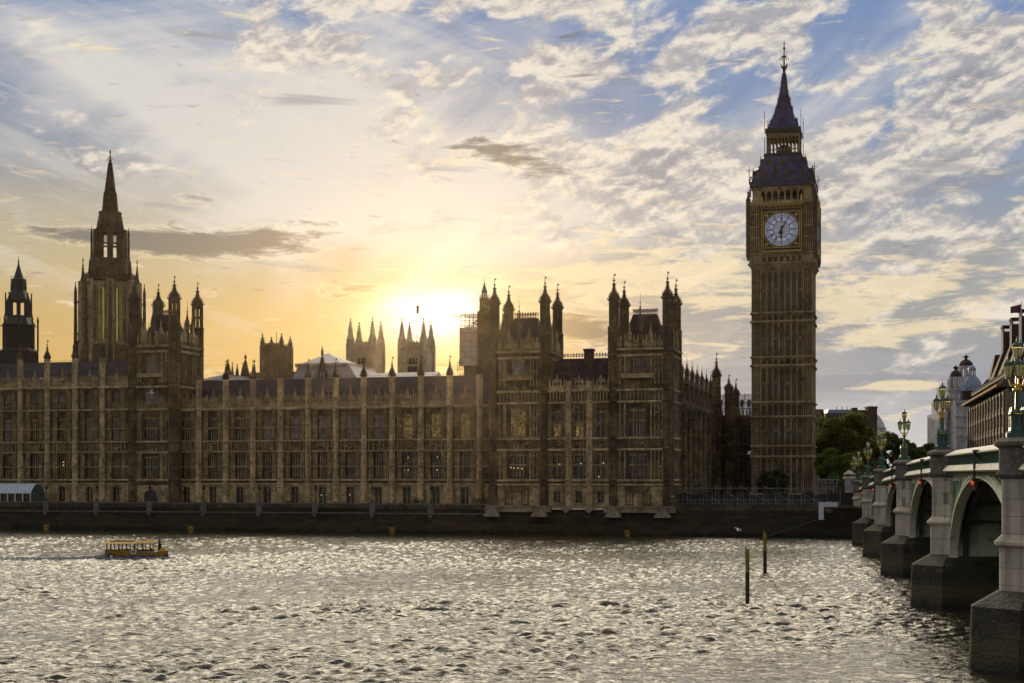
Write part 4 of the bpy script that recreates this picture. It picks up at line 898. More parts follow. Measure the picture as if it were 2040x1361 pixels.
# lower roof
ze = zb(366); zl0 = zb(303); zl1 = zb(256)
m = Bb.mb(0, 0); e_ = .28
m.box(uB0-e_, uB1+e_, vB-e_, vB+WB+e_, zf1-.05, ze+.5)
m.lathe(uBc, vBc, [((hB+.2)*1.414, ze+.5), ((hB-.45)*1.414, ze+1.6), ((hB-1.2)*1.414, ze+3.4), (3.75*1.414, zl0)], 4)
ro = m.build('lower_roof', 'roofblue', Bb.root)
m = Bb.mb(0, 0)
for fu, fv, fr in FACES:
    mm = Bb.mb(fu, fv, fr)
    n = 26
    for i in range(n): x = -.3+i*(WB+.6)/(n-1); mm.box(x-.09, x+.09, -.5, -.36, ze+.5, ze+1.15)
    mm.box(-.4, WB+.4, -.48, -.4, ze+1.15, ze+1.25)
    for row, n2, zz in ((0, 4, ze+1.7), (1, 3, ze+4.4)):
        for i in range(n2):
            half = [4.1, 3.0][row]; x = WB/2-half+i*2*half/(n2-1); yy = [.55, 2.1][row]
            mm.xz([(x-.4, zz), (x+.4, zz), (x+.4, zz+1.0), (x, zz+1.9), (x-.4, zz+1.0)], yy-.55, yy+1.2); pinn(mm, x, yy-.4, .08, zz+1.8, zz+2.7)
    m.v += mm.v; b0 = len(m.v)-len(mm.v); m.f += [tuple(i+b0 for i in f) for f in mm.f]
m.build('roof_dormers', 'stone_dark', ro)
m = Bb.mb(0, 0)
for sx_ in (-1, 1):
    for sy_ in (-1, 1):
        x, y = uBc+sx_*(hB+.45), vBc+sy_*(hB+.45)
        m.bar((x, y, ze), (x, y, ze+4.2), .09); m.bar((x-.35, y, ze+3.2), (x+.35, y, ze+3.2), .08); m.bar((x-.5, y, ze+2.9), (x-.5, y, ze+3.4), .06); m.bar((x+.5, y, ze+2.9), (x+.5, y, ze+3.4), .06)
        m.lathe(x, y, [(.05, ze+2.6), (.25, ze+2.8), (.05, ze+3.0)], 6); m.bar((x-sx_*.6, y, ze), (x-sx_*.6, y, ze+1.8), .06)
        # crockets climbing the hips
        for t in np.linspace(.05, .95, 7):
            r = (hB+.3)*(1-t)+3.9*t-(.35*sin(pi*t)); m.box(uBc+sx_*r-.14, uBc+sx_*r+.14, vBc+sy_*r-.14, vBc+sy_*r+.14, ze+1.2+t*(zl0-ze-1.2), ze+1.55+t*(zl0-ze-1.2))
m.build('roof_finials', 'iron', Bb.root)
# lantern gallery
hl = 3.45
m = Bb.mb(0, 0); m.box(uBc-hl-.55, uBc+hl+.55, vBc-hl-.55, vBc+hl+.55, zl0-.1, zl0+.45); m.box(uBc-hl-.35, uBc+hl+.35, vBc-hl-.35, vBc+hl+.35, zl1-.1, zl1+.9)
m.build('lantern_floor', 'iron', Bb.root)
m = Bb.mb(0, 0)
for k in range(4):
    mm = Bb.mb(uBc, vBc, k*pi/2)
    for x in np.linspace(-hl, hl, 10): mm.box(x-.11, x+.11, -hl-.1, -hl+.15, zl0+.4, zl1)
    xs = np.linspace(-hl, hl, 10)
    for a, b in zip(xs, xs[1:]): c = (a+b)/2; mm.xz([(a, zl1-1.7), (c, zl1-.9), (b, zl1-1.7), (b, zl1), (a, zl1)], -hl, -hl+.1)
    mm.box(-hl, hl, -hl-.15, -hl+.1, zl0+1.2, zl0+1.35)
    m.v += mm.v; b0 = len(m.v)-len(mm.v); m.f += [tuple(i+b0 for i in f) for f in mm.f]
M['giltstone'] = pm('gilded lantern ironwork', (.26, .18, .06), (.12, .09, .04), 3, .5, metal=.2); m.build('lantern_arcade', 'giltstone', Bb.root)
m = Bb.mb(0, 0); m.box(uBc-1.5, uBc+1.5, vBc-1.5, vBc+1.5, zl0+.4, zl0+2.3)
m.lathe(uBc, vBc, [(.5, zl0+2.3), (.9, zl0+2.6), (.5, zl0+3.0)], 8); m.bar((uBc, vBc, zl0), (uBc, vBc, zl1), .2); m.build('lantern_lamp_housing', 'iron', Bb.root)
m = Bb.mb(0, 0)
for sx_ in (-1, 1):
    for sy_ in (-1, 1):
        x, y = uBc+sx_*(hl+.45), vBc+sy_*(hl+.45); m.bar((x, y, zl0-.5), (x, y, zl0+4.0), .10); m.bar((x, y, zl1-.2), (x, y, zl1+4.6), .07); m.bar((x-.2, y, zl1+3.2), (x+.2, y, zl1+3.2), .06)
        x2, y2 = uBc+sx_*(hl-.3), vBc+sy_*(hl+.35); m.bar((x2, y2, zl1), (x2, y2, zl1+3.0), .05)
m.build('lantern_pinnacles', 'iron', Bb.root)
# spire and finial
zs0 = zb(249); zs1 = zb(130)
m = Bb.mb(0, 0); H = zs1-zs0
m.lathe(uBc, vBc, [(hl*1.414+.1, zs0-.1), (hl*1.3, zs0+.7), (3.2, zs0+H*.22), (2.35, zs0+H*.36), (1.55, zs0+H*.55), (.95, zs0+H*.75), (.42, zs0+H*.97), (.3, zs1+.6)], 4)
sp = m.build('spire', 'roofblue', Bb.root)
m = Bb.mb(0, 0)
for t in np.linspace(.04, .97, 24):
    r = np.interp(t, [0, .22, .36, .55, .75, .97], [3.45, 2.26, 1.66, 1.1, .67, .30])
    for sx_ in (-1, 1):
        for sy_ in (-1, 1): x, y = uBc+sx_*(r+.06), vBc+sy_*(r+.06); m.box(x-.1, x+.1, y-.1, y+.1, zs0+t*H, zs0+t*H+.28)
for row, (t, offs) in enumerate(((.14, (-1.1, 0, 1.1)), (.36, (-.55, .55)), (.52, (0,)))):
    for o_ in offs:
        r = np.interp(t, [0, .22, .36, .55], [3.45, 2.26, 1.66, 1.1])
        for k in range(4):
            mm = Bb.mb(uBc, vBc, k*pi/2); z = zs0+t*H; mm.xz([(o_-.22, z), (o_+.22, z), (o_+.22, z+.4), (o_, z+.8), (o_-.22, z+.4)], -r-.25, -r+.4)
            m.v += mm.v; b0 = len(m.v)-len(mm.v); m.f += [tuple(i+b0 for i in f) for f in mm.f]
m.build('spire_crockets', 'stone_dark', sp)
m = Bb.mb(0, 0); z0 = zs1+.3
m.lathe(uBc, vBc, [(.30, z0), (.35, z0+.5), (.65, z0+.9), (.62, z0+1.2), (.2, z0+1.3), (.14, z0+3.6)], 8)
for k in range(8): a = 2*pi*k/8; m.bar((uBc+.55*cos(a), vBc+.55*sin(a), z0+1.0), (uBc+.75*cos(a), vBc+.75*sin(a), z0+1.7), .08)
for k in range(6):
    a = 2*pi*k/6; p1 = (uBc, vBc, z0+2.9); p2 = (uBc+.5*cos(a), vBc+.5*sin(a), z0+3.6); p3 = (uBc+.95*cos(a), vBc+.95*sin(a), z0+2.9)
    m.bar(p1, p2, .06); m.bar(p2, p3, .06); m.lathe(p3[0], p3[1], [(.03, p3[2]-.25), (.14, p3[2]-.1), (.03, p3[2]+.1)], 6)
m.lathe(uBc, vBc, [(.12, z0+3.6), (.1, z0+4.9), (.34, z0+5.25), (.1, z0+5.6), (.06, z0+6.9)], 8); m.bar((uBc-.3, vBc, z0+6.3), (uBc+.3, vBc, z0+6.3), .06)
m.build('finial', 'iron', Bb.root)
# ---------------------------------------------------------------- central lantern tower (octagonal, spired)
vq = 345; cu = U(219.5, vq); q_ = lambda py: Z(py, cu, vq); s_px = DEP(cu, vq)/F
Bt = Bld('central_tower', 'octagonal stone tower with a tall thin crocketed spire, flying pinnacles and greenish lit windows', 'tower', cu, vq, FLOOR)
RA = atan2(-vq, -cu)
def octring(m, r, za, zb_, w_, n=8, rot=pi/8, core=0): 
    for k in range(n):
        a = rot+2*pi*k/n; m.lathe(cu+r*cos(a), vq+r*sin(a), [(w_, za), (w_, zb_)], 6)
r1 = 53*s_px
m = Bt.mb(0, 0); m.lathe(cu, vq, [(r1*1.12, FLOOR), (r1*1.12, q_(700)), (r1*1.02, q_(690))], 8, RA); m.build('base_wall', 'stone_tower', Bt.root)
# window stage: eight piers, thin mullions, green lit glass inside
zA, zB2 = q_(690), q_(566)
m = Bt.mb(0, 0); lit = Bt.mb(0, 0); mul = Bt.mb(0, 0)
for k in range(8):
    a0 = RA+2*pi*k/8; x, y = cu+r1*cos(a0), vq+r1*sin(a0)
    m.lathe(x, y, [(1.25, zA-6), (1.15, zB2+.5)], 8)
    a1 = a0+2*pi/8; am = a0+pi/8; ap = r1*cos(pi/8); L2 = r1*sin(pi/8)
    f = Bt.mb(cu+ap*cos(am), vq+ap*sin(am), am+pi/2)
    for x in (-L2*.04, L2*.04): f.box(x-.3, x+.3, -.2, .5, zA, zB2)
    f.box(-L2, L2, -.1, .5, zA, zA+.9); f.box(-L2, L2, -.1, .5, zB2-1.0, zB2); f.box(-L2, L2, -.05, .4, zA+(zB2-zA)*.45-.15, zA+(zB2-zA)*.45+.15)
    for x in (-L2*.42, L2*.42):
        f.box(x-.1, x+.1, 0, .4, zA, zB2); f.xz([(x-L2*.38, zB2-2.2), (x, zB2-1.0), (x+L2*.38, zB2-2.2), (x+L2*.38, zB2-.9), (x-L2*.38, zB2-.9)], 0, .4)
    for z in np.arange(zA+1.6, zB2-1.5, .9): f.box(-L2, L2, .2, .3, z-.05, z+.05)
    m.v += f.v; b0 = len(m.v)-len(f.v); m.f += [tuple(i+b0 for i in g) for g in f.f]
for k in range(8):
    am = RA+2*pi*k/8+pi/8; ap = r1*cos(pi/8); L2 = r1*sin(pi/8)
    for sg in (-1, 1):
        for fr_ in (.90,): 
            f = Bt.mb(cu+ap*cos(am), vq+ap*sin(am), am+pi/2); x = sg*L2*fr_; f.box(x-.12, x+.12, -.35, .2, zA-5, zB2); m.v += f.v; b0 = len(m.v)-len(f.v); m.f += [tuple(i+b0 for i in g) for g in f.f]
m.build('window_stage', 'tower_rib', Bt.root)
gl = Bt.mb(0, 0); rr = r1*.90
for k in range(8):
    am = RA+2*pi*k/8+pi/8; ap = rr*cos(pi/8); L2 = rr*sin(pi/8)
    if cos(am-RA) < .1: continue
    for i, (a, b) in enumerate(((-.86, -.46), (-.40, -.06), (.06, .40), (.46, .86))):
        f = Bt.mb(cu+ap*cos(am), vq+ap*sin(am), am+pi/2); f.box(L2*a, L2*b, .3, .4, zA+1, zB2-1.6)
        f.build('window_glass', 'glass_green' if cos(am-RA) > .8 and i in (1, 2) else 'iron', Bt.root)
m = Bt.mb(0, 0); m.lathe(cu, vq, [(r1*.84, zA), (r1*.84, zB2)], 8, RA); m.build('inner_core', 'iron', Bt.root)
m = Bt.mb(0, 0)
m.lathe(cu, vq, [(r1*1.02, zB2), (r1*1.08, q_(563)), (r1*1.08, q_(560)), (r1*1.0, q_(559)), (r1*1.0, q_(552)), (r1*.93, q_(552)), (r1*.80, q_(548)), (r1*.76, q_(520)), (38*s_px, q_(518))], 8, RA)
for k in range(8):
    a = RA+2*pi*k/8; x, y = cu+r1*.98*cos(a), vq+r1*.98*sin(a); pinn(m, x, y, .5, q_(558), q_(515), 8); shaft(m, x, y, .55, zA-4, q_(556), [zB2], 8)
    for t in (.25, .5, .75):
        a2 = a+t*2*pi/8; rr2 = r1*cos(pi/8)/cos((t-.5)*2*pi/8); pinn(m, cu+rr2*cos(a2), vq+rr2*sin(a2), .2, q_(552), q_(546))
m.build('upper_parapet', 'stone_tower', Bt.root)
# flying pinnacles set off from the corners
m = Bt.mb(0, 0); ro_ = 66*s_px
for k in range(8):
    a = RA+2*pi*k/8; x, y = cu+ro_*cos(a), vq+ro_*sin(a)
    m.lathe(x, y, [(.75, FLOOR+20), (.75, q_(690)), (.5, q_(688)), (.42, q_(607)), (.6, q_(606)), (.42, q_(604)), (.4, q_(586))], 8); pinn(m, x, y, .42, q_(586), q_(563), 8)
    xi, yi = cu+r1*cos(a), vq+r1*sin(a)
    m.bar((x, y, q_(608)), (xi, yi, q_(596)), .28); m.bar((x, y, q_(670)), (xi, yi, q_(660)), .35); m.bar((x, y, q_(690)), (xi, yi, q_(672)), .4)
m.build('flying_pinnacles', 'stone_tower', Bt.root)
# open lantern with slit windows, then the spire
r2 = 27*s_px; zC, zD = q_(518), q_(458)
m = Bt.mb(0, 0)
for k in range(8):
    a0 = RA+2*pi*k/8; m.lathe(cu+r2*cos(a0), vq+r2*sin(a0), [(.85, zC), (.75, zD)], 8)
    am = a0+pi/8; ap = r2*cos(pi/8); L2 = r2*sin(pi/8); f = Bt.mb(cu+ap*cos(am), vq+ap*sin(am), am+pi/2)
    f.box(-L2, -.62, -.1, .4, zC, zD); f.box(.62, L2, -.1, .4, zC, zD); f.box(-.62, -.5, .1, .3, zC, zD); f.box(.5, .62, .1, .3, zC, zD); f.box(-.65, .65, -.1, .4, zD-1.0, zD); f.box(-.65, .65, -.1, .4, (zC+zD)/2-.2, (zC+zD)/2+.2)
    m.v += f.v; b0 = len(m.v)-len(f.v); m.f += [tuple(i+b0 for i in g) for g in f.f]
    x, y = cu+35.5*s_px*cos(a0), vq+35.5*s_px*sin(a0)
    m.lathe(x, y, [(.34, zC-1), (.28, q_(468))], 6); pinn(m, x, y, .28, q_(468), q_(452), 6); m.bar((x, y, q_(480)), (cu+r2*.9*cos(a0), vq+r2*.9*sin(a0), q_(474)), .2)
m.lathe(cu, vq, [(r2*1.0, zD), (r2*1.04, q_(456)), (r2*.86, q_(455)), (r2*.80, q_(428)), (r2*.84, q_(426)), (r2*.84, q_(423)), (r2*.66, q_(423))], 8, RA)
for k in range(8): a = RA+2*pi*k/8; pinn(m, cu+r2*.86*cos(a), vq+r2*.86*sin(a), .3, q_(455), q_(430), 6)
m.build('lantern', 'stone_tower', Bt.root)
m = Bt.mb(0, 0); r3 = 14.5*s_px
m.lathe(cu, vq, [(r3, q_(424)), (r3*.78, q_(388)), (r3*.86, q_(387)), (r3*.80, q_(384)), (r3*.62, q_(383)), (.28, q_(322)), (.5, q_(321)), (.18, q_(318)), (.12, q_(306)), (.25, q_(304)), (.03, q_(297))], 8, RA)
for t in np.linspace(0, .97, 34):
    py = 422-t*98; r = np.interp(py, [322, 383, 388, 424], [.3, r3*.66, r3*.80, r3])
    for k in range(8): a = RA+2*pi*k/8; x, y = cu+r*cos(a), vq+r*sin(a); m.box(x-.15, x+.15, y-.15, y+.15, q_(py), q_(py)+.32)
ring2 = [(cu+.62*cos(a), vq, q_(317)+.62*sin(a)) for a in np.linspace(0, 2*pi, 13)]
for p, q in zip(ring2, ring2[1:]): m.bar(p, q, .09)
m.build('spire', 'stone_dark', Bt.root)
# ---------------------------------------------------------------- dark ventilation tower at the left edge
vq = 335; cu = U(37, vq); RV = atan2(-vq, -cu); q_ = lambda py: Z(py, cu, vq); s_px = DEP(cu, vq)/F
Bv = Bld('ventilation_tower', 'dark slender iron clad tower with an open lantern, at the far left', 'tower', cu, vq, FLOOR)
m = Bv.mb(0, 0); m.lathe(cu, vq, [(37*s_px, FLOOR), (37*s_px, q_(700)), (34*s_px, q_(697)), (30*s_px, q_(694)), (30*s_px, q_(652)), (33*s_px, q_(650)), (33*s_px, q_(648)), (24*s_px, q_(634)), (24*s_px, q_(630))], 8)
for k in range(8):
    a0 = pi/8+2*pi*k/8
    for t in np.linspace(0, 1, 6)[:-1]:
        rr = 30.3*s_px*cos(pi/8)/cos((t-.5)*pi/4); aa = a0+t*pi/4; m.bar((cu+rr*cos(aa), vq+rr*sin(aa), q_(695)), (cu+rr*cos(aa), vq+rr*sin(aa), q_(652)), .13)
        rr = 37.3*s_px*cos(pi/8)/cos((t-.5)*pi/4); m.bar((cu+rr*cos(aa), vq+rr*sin(aa), q_(760)), (cu+rr*cos(aa), vq+rr*sin(aa), q_(702)), .16)
m.build('body', 'iron', Bv.root)
m = Bv.mb(0, 0)
for k in range(8):
    a0 = RV+2*pi*k/8; x, y = cu+20*s_px*cos(a0), vq+20*s_px*sin(a0); m.lathe(x, y, [(.55, q_(631)), (.55, q_(600))], 6)
    x, y = cu+24.5*s_px*cos(a0), vq+24.5*s_px*sin(a0); m.bar((x, y, q_(632)), (x, y, q_(584)), .18); m.bar((x, y, q_(596)), (cu+20*s_px*cos(a0), vq+20*s_px*sin(a0), q_(598)), .12)
    x, y = cu+36.5*s_px*cos(a0), vq+36.5*s_px*sin(a0); m.bar((x, y, q_(700)), (x, y, q_(636)), .24); pinn(m, x, y, .28, q_(640), q_(628), 4); m.bar((x, y, q_(652)), (cu+32*s_px*cos(a0), vq+32*s_px*sin(a0), q_(650)), .15)
m.build('open_lantern', 'iron', Bv.root)
m = Bv.mb(0, 0); m.lathe(cu, vq, [(23*s_px, q_(601)), (23*s_px, q_(597)), (17*s_px, q_(584)), (14.5*s_px, q_(580)), (13.5*s_px, q_(560)), (14*s_px, q_(557)), (10*s_px, q_(555)), (6*s_px, q_(542)), (1.8*s_px, q_(528)), (1*s_px, q_(522)), (2*s_px, q_(520)), (.5*s_px, q_(518)), (.05, q_(511))], 8)
for k in range(8): a0 = pi/8+2*pi*k/8; x, y = cu+14.5*s_px*cos(a0), vq+14.5*s_px*sin(a0); m.bar((x, y, q_(580)), (x, y, q_(550)), .2, 4, .03)
m.build('spirelet', 'iron', Bv.root)
# ---------------------------------------------------------------- church towers behind
def church(name, label, px0, px1, v, pyt, pyb, tips, mat, win, wpx, g=None, dvf=1.0):
    ua, ub = U(px0, v), U(px1, v); L = ub-ua; uc = (ua+ub)/2; q = lambda py: Z(py, uc, v)
    B = Bld(name, label, 'church tower', uc, v, FLOOR, g); w = B.mb(0, v)
    ops = win(ua, ub, q); wallgrid(w, ua, ub, FLOOR, q(pyt), ops, 0, .8); w.box(ua, ub, .8, L, FLOOR, q(pyt)); w.build('wall', mat, B.root)
    b = B.mb(0, v)
    for a, zz in ((pyt+4, .4), (pyb, .5)):
        course(b, ua-.4, ub+.4, q(a)-.4, q(a)+.4, .7)
    for x in (ua, ub):
        for y in (0, L): b.box(x-.7, x+.7, y-.6 if y == 0 else y-.9, y+.9, FLOOR, q(pyt)+.4)
    for x in np.linspace(ua, ub, 9): b.box(x-.15, x+.15, -.25, 0, q(pyb)+1, q(pyt+6))
    b.build('buttresses', mat, B.root)
    m = B.mb(0, v); n = 8
    for i in range(n):
        x = ua+(i+.5)*L/n
        m.box(x-L/n*.28, x+L/n*.28, 0, .5, q(pyt), q(pyt)+1.1); m.box(x-L/n*.28, x+L/n*.28, L-.5, L, q(pyt), q(pyt)+1.1)
    m.box(ua, ub, 0, .5, q(pyt), q(pyt)+.6); m.build('battlement', mat, B.root)
    return B, ua, ub, L, q
def two_windows(ua, ub, q): c = (ua+ub)/2; L = ub-ua; return [(c-L*.36, c-L*.10, q(738), q(712)), (c-L*.02, c+L*.26, q(738), q(712))]
v = 410; Bs, ua, ub, L, q = church('church_tower', 'small square church tower with four thin black pinnacles behind the palace roof', 523, 561, v, 690, 741, None, 'stone', two_windows, 0)
c = (ua+ub)/2
for a, b in ((c-L*.36, c-L*.10), (c-L*.02, c+L*.26)): window(Bs, (a+b)/2, v+.3, q(738), 0, (b-a)-.2, q(712)-q(738), 4, (q(712)-q(738))*.5, True, 'd')
for x in (ua, ub):
    for y, tp in ((0, 666), (L, 668)):
        m = Bs.mb(0, v); m.lathe(x, y, [(.7, q(694)), (.62, q(684)), (.85, q(683.5))], 8); pinn(m, x, y, .78, q(684), q(tp-2), 8); m.build('pinnacle', 'stone_dark', Bs.root)
m = Bs.mb(0, v); m.bar((c, L/2, q(690)), (c, L/2, q(660)), .1); m.build('flagpole', 'iron', Bs.root)
m = Bs.mb(0, v); m.box(ua-3, ub+6, -3, L, FLOOR, q(743)); m.build('aisle', 'stone', Bs.root)
def one_window(ua, ub, q): c = (ua+ub)/2; return [(c-1.9, c+1.9, q(741), q(712))]
v = 490
for i, (a, b, pyt, lab) in enumerate(((694, 744, 686, 'pale west tower of the abbey with four tapering pinnacles, left of the setting sun'), (796.5, 846, 686, 'pale west tower of the abbey with a flagpole, standing directly before the setting sun'))):
    Ba, ua, ub, L, q = church('abbey_tower', lab, a, b, v, pyt, 728, None, 'abbey', one_window, 0, 'twin abbey west towers')
    c = (ua+ub)/2; window(Ba, c, v+.4, q(741), 0, 3.6, q(714)-q(741), 2, 3.0, True, 'd', 'stone')
    m = Ba.mb(0, v); pts = [(c+2.6*cos(t), q(714)+2.6*sin(t)) for t in np.linspace(0, pi, 12)]
    for p, r_ in zip(pts, pts[1:]): m.bar((p[0], -.3, p[1]), (r_[0], -.3, r_[1]), .3)
    m.build('window_hood', 'abbey', Ba.root)
    for x in (ua+.6, ub-.6):
        for y, tp in ((.6, 638), (L-.6, 641)):
            m = Ba.mb(0, v); m.lathe(x, y, [(1.5, q(700)), (1.5, q(676)), (1.7, q(675.5)), (1.25, q(673)), (.95, q(665)), (.1, q(tp)), (.3, q(tp)+.3), (.03, q(tp)+1.2)], 8)
            for t in (.2, .4, .6, .8):
                r = 1.0*(1-t)+.15
                for kk in range(4): a_ = kk*pi/2+pi/4; m.box(x+r*cos(a_)-.18, x+r*cos(a_)+.18, y+r*sin(a_)-.18, y+r*sin(a_)+.18, q(665)+t*(q(tp)-q(665)), q(665)+t*(q(tp)-q(665))+.4)
            m.build('pinnacle', 'abbey', Ba.root)
    if i: m = Ba.mb(0, v); m.bar((c, L/2, q(686)), (c, L/2, q(598)), .16, 6, .07); fp = m.build('flagpole', 'white', Ba.root); m = Ba.mb(0, v); m.box(c+.1, c+.9, L/2-.05, L/2+.05, q(622), q(606)); m.build('flag', 'flag', fp)
# ---------------------------------------------------------------- temporary white roof, long white roof, small spires, glazed court roof
v = 372; ua, ub = U(583, v), U(690, v); uc = (ua+ub)/2; q = lambda py: Z(py, uc, v)
Bw = Bld('temporary_roof', 'white sheeted temporary roof with a low pointed top, behind the recessed range', 'roof', uc, v, FLOOR)
m = Bw.mb(0, v); m.add([(ua-1, 0, q(765)), (ub+4, 0, q(765)), (ub+1, 0, q(730)), (ua+1.6, 0, q(730)), (ua-1, 20, q(765)), (ub+4, 20, q(765)), (ub+1, 20, q(730)), (ua+1.6, 20, q(730))], [(0, 1, 2, 3), (1, 5, 6, 2), (4, 7, 6, 5), (0, 3, 7, 4), (3, 2, 6, 7)]); m.build('side_sheeting', 'lead', Bw.root)
m = Bw.mb(0, v); a, b = U(590, v), U(694, v); m.box(a, b, -.8, 20.8, q(731), q(724)); m.build('scaffold_deck', 'abbey', Bw.root)
m = Bw.mb(0, v); ap = U(638, v); m.add([(U(600, v), 0, q(724)), (U(680, v), 0, q(724)), (U(680, v), 20, q(724)), (U(600, v), 20, q(724)), (ap, 6, q(700))], [(0, 1, 4), (1, 2, 4), (2, 3, 4), (3, 0, 4), (0, 3, 2, 1)]); m.build('pointed_top', 'lead', Bw.root)
v = 380; ua, ub = U(684, v), U(915, v); uc = U(760, v); q = lambda py: Z(py, uc, v)
Bx = Bld('white_roof', 'long low white roof below the abbey towers', 'roof', uc, v, FLOOR)
m = Bx.mb(0, v); m.gable(ua, ub-8, 0, 12, q(760), q(740)); m.build('roof_sheet', 'lead', Bx.root); m = Bx.mb(0, v); m.box(ua, ub-8, .5, 11.5, FLOOR, q(760)); m.build('wall', 'abbey', Bx.root)
v = 285; uc = U(447, v); q = lambda py: Z(py, uc, v)
Bg = Bld('glazed_roof', 'low glazed court roof beside the four turreted tower', 'roof', U(440, v), v, FLOOR)
m = Bg.mb(0, v); a, b = U(398, v), U(520, v); m.add([(a, 0, q(757)), (b, 0, q(762)), (b, 12, q(758)), (a, 12, q(738))], [(0, 1, 2, 3)]); m.box(a, b, .2, 12, FLOOR, q(764)); m.build('roof_panels', 'slate', Bg.root)
m = Bg.mb(0, v)
for x in np.linspace(a, b, 22): t = (x-a)/(b-a); m.bar((x, 0, q(757+5*t)+.1), (x, 12, q(738+20*t)+.1), .09)
m.bar((a, 12, q(738)+.2), (b, 12, q(758)+.2), .16); m.build('glazing_bars', 'lead', Bg.root)
GP = 'stone pinnacles rising behind the recessed palace range'
for px, tp, bs_, r, vv, mt, lab in ((454, 715, 745, .75, 300, 'stone', 'short stone spirelet behind the roof, leftmost of its row'), (463, 720, 750, .35, 300, 'stone_dark', 'thin black cross finial between two stone spirelets'),
        (472.5, 724, 750, .45, 302, 'stone', 'small plain stone pinnacle left of the tallest crocketed spirelet'), (484, 722, 748, .5, 304, 'stone', 'narrow stone spirelet touching the tallest one on its left side'), (489, 706, 750, .95, 300, 'stone', 'tallest crocketed stone spirelet left of the small church tower'),
        (507, 716, 750, .4, 296, 'stone_dark', 'thin dark finial just left of the small church tower')):
    uc = U(px, vv); q = lambda py: Z(py, uc, vv); o = Bld('spirelet', lab, 'pinnacle', uc, vv, FLOOR, GP); m = o.mb(0, 0)
    m.lathe(uc, vv, [(r, FLOOR), (r, q(bs_)), (r*1.2, q(bs_)+.3)], 8); pinn(m, uc, vv, r, q(bs_)+.2, q(tp), 8); ob = m.build('spire', mt, o.root)
v = 300; uc = U(642, v); q = lambda py: Z(py, uc, v)
Bf = Bld('fleche', 'slender dark fleche with open base in front of the white temporary roof', 'spire', uc, v, FLOOR); m = Bf.mb(0, 0)
m.lathe(uc, v, [(1.6, FLOOR), (1.6, q(758)), (1.0, q(757))], 8)
for k in range(8): a = pi/8+k*pi/4; m.bar((uc+.95*cos(a), v+.95*sin(a), q(760)), (uc+.85*cos(a), v+.85*sin(a), q(738)), .2); m.bar((uc+1.7*cos(a), v+1.7*sin(a), q(760)), (uc+1.7*cos(a), v+1.7*sin(a), q(740)), .12, 4, .05); m.bar((uc+1.7*cos(a), v+1.7*sin(a), q(750)), (uc+.9*cos(a), v+.9*sin(a), q(744)), .1)
m.build('open_base', 'stone_dark', Bf.root); m = Bf.mb(0, 0); pinn(m, uc, v, .95, q(740), q(700), 8); pinn(m, uc, v, .3, q(703), q(689), 4); m.build('spire', 'stone_dark', Bf.root)
# ---------------------------------------------------------------- scaffolded tower beside the corner block
v = 290; ua, ub = U(918, v), U(984, v); uc = (ua+ub)/2; q = lambda py: Z(py, uc, v)
Bq = Bld('scaffolded_tower', 'palace tower wrapped in pale sheeting with bare scaffold poles on top', 'tower', uc, v, FLOOR)
m = Bq.mb(0, v); m.box(ua+.5, ub, .6, 8, FLOOR, q(660)); m.build('core', 'stone', Bq.root)
m = Bq.mb(0, v); m.box(ua, ub, 0, .5, q(728), q(652)); m.box(ua-.3, ua, 0, 8, q(728), q(652)); m.build('sheeting', 'sheet', Bq.root)
m = Bq.mb(0, v)
for x in (U(959, v), U(967, v)):
    m.box(x-.1, x+.9, -.08, 0, q(668), q(650)) if 0 else None
x0, x1 = U(958, v), U(971, v); m.box(x0, x1, -.1, -.02, q(659), q(653)); m.box(x0, x1, -.1, -.02, q(680), q(674)); m.build('sheeting_gap', 'stone_dark', Bq.root)
m = Bq.mb(0, v)
random.seed(5)
for x in np.linspace(ua, U(952, v), 5):
    for y in (0, 3, 6): m.bar((x, y, q(652)), (x, y, q(random.choice((617, 622, 626)))), .07)
for py in (626, 627.5, 638, 648):
    for y in (0, 3, 6): m.bar((ua-(2.5 if py < 627 else 0), y, q(py)), (U(952, v), y, q(py)), .08)
for _ in range(14): a = random.uniform(ua, ua+3); m.bar((a, random.uniform(0, 6), q(random.uniform(630, 650))), (a+random.uniform(1, 3), random.uniform(0, 6), q(random.uniform(628, 650))), .06)
for px in (912, 915, 918, 921): x = U(px, v); m.bar((x, 0, q(760)), (x, 0, q(random.uniform(712, 722))), .07)
for py in (722, 735, 748): m.bar((U(908, v), 0, q(py)), (ua+1, 0, q(py)), .06)
m.build('scaffold_poles', 'iron', Bq.root)
for py in (663, 691, 700, 710, 728): m = Bq.mb(0, v); m.box(ua-.1, ub, -.12, -.03, q(py)-.08, q(py)+.08); m.build('ledger', 'steel', Bq.root)
v = 283; uc = U(965, v); q = lambda py: Z(py, uc, v)
By = Bld('vent_turret', 'octagonal stone turret with an open spirelet, between the scaffolding and the left corner tower', 'turret', uc, v, FLOOR)
m = By.mb(0, 0); m.lathe(uc, v, [(1.45, FLOOR), (1.45, q(625)), (1.05, q(618)), (1.0, q(596)), (1.1, q(595))], 8)
for k in range(8): a = pi/8+k*pi/4; m.bar((uc+1.0*cos(a), v+1.0*sin(a), q(600)), (uc+1.0*cos(a), v+1.0*sin(a), q(586)), .09, 4, .04); m.bar((uc+.5*cos(a), v+.5*sin(a), q(596)), (uc+.42*cos(a), v+.42*sin(a), q(582)), .09)
m.build('shaft', 'stone', By.root); m = By.mb(0, 0); m.lathe(uc, v, [(.7, q(583)), (.6, q(581)), (.12, q(566)), (.25, q(565)), (.05, q(563)), (.03, q(549))], 8); m.build('spirelet', 'stone_dark', By.root)
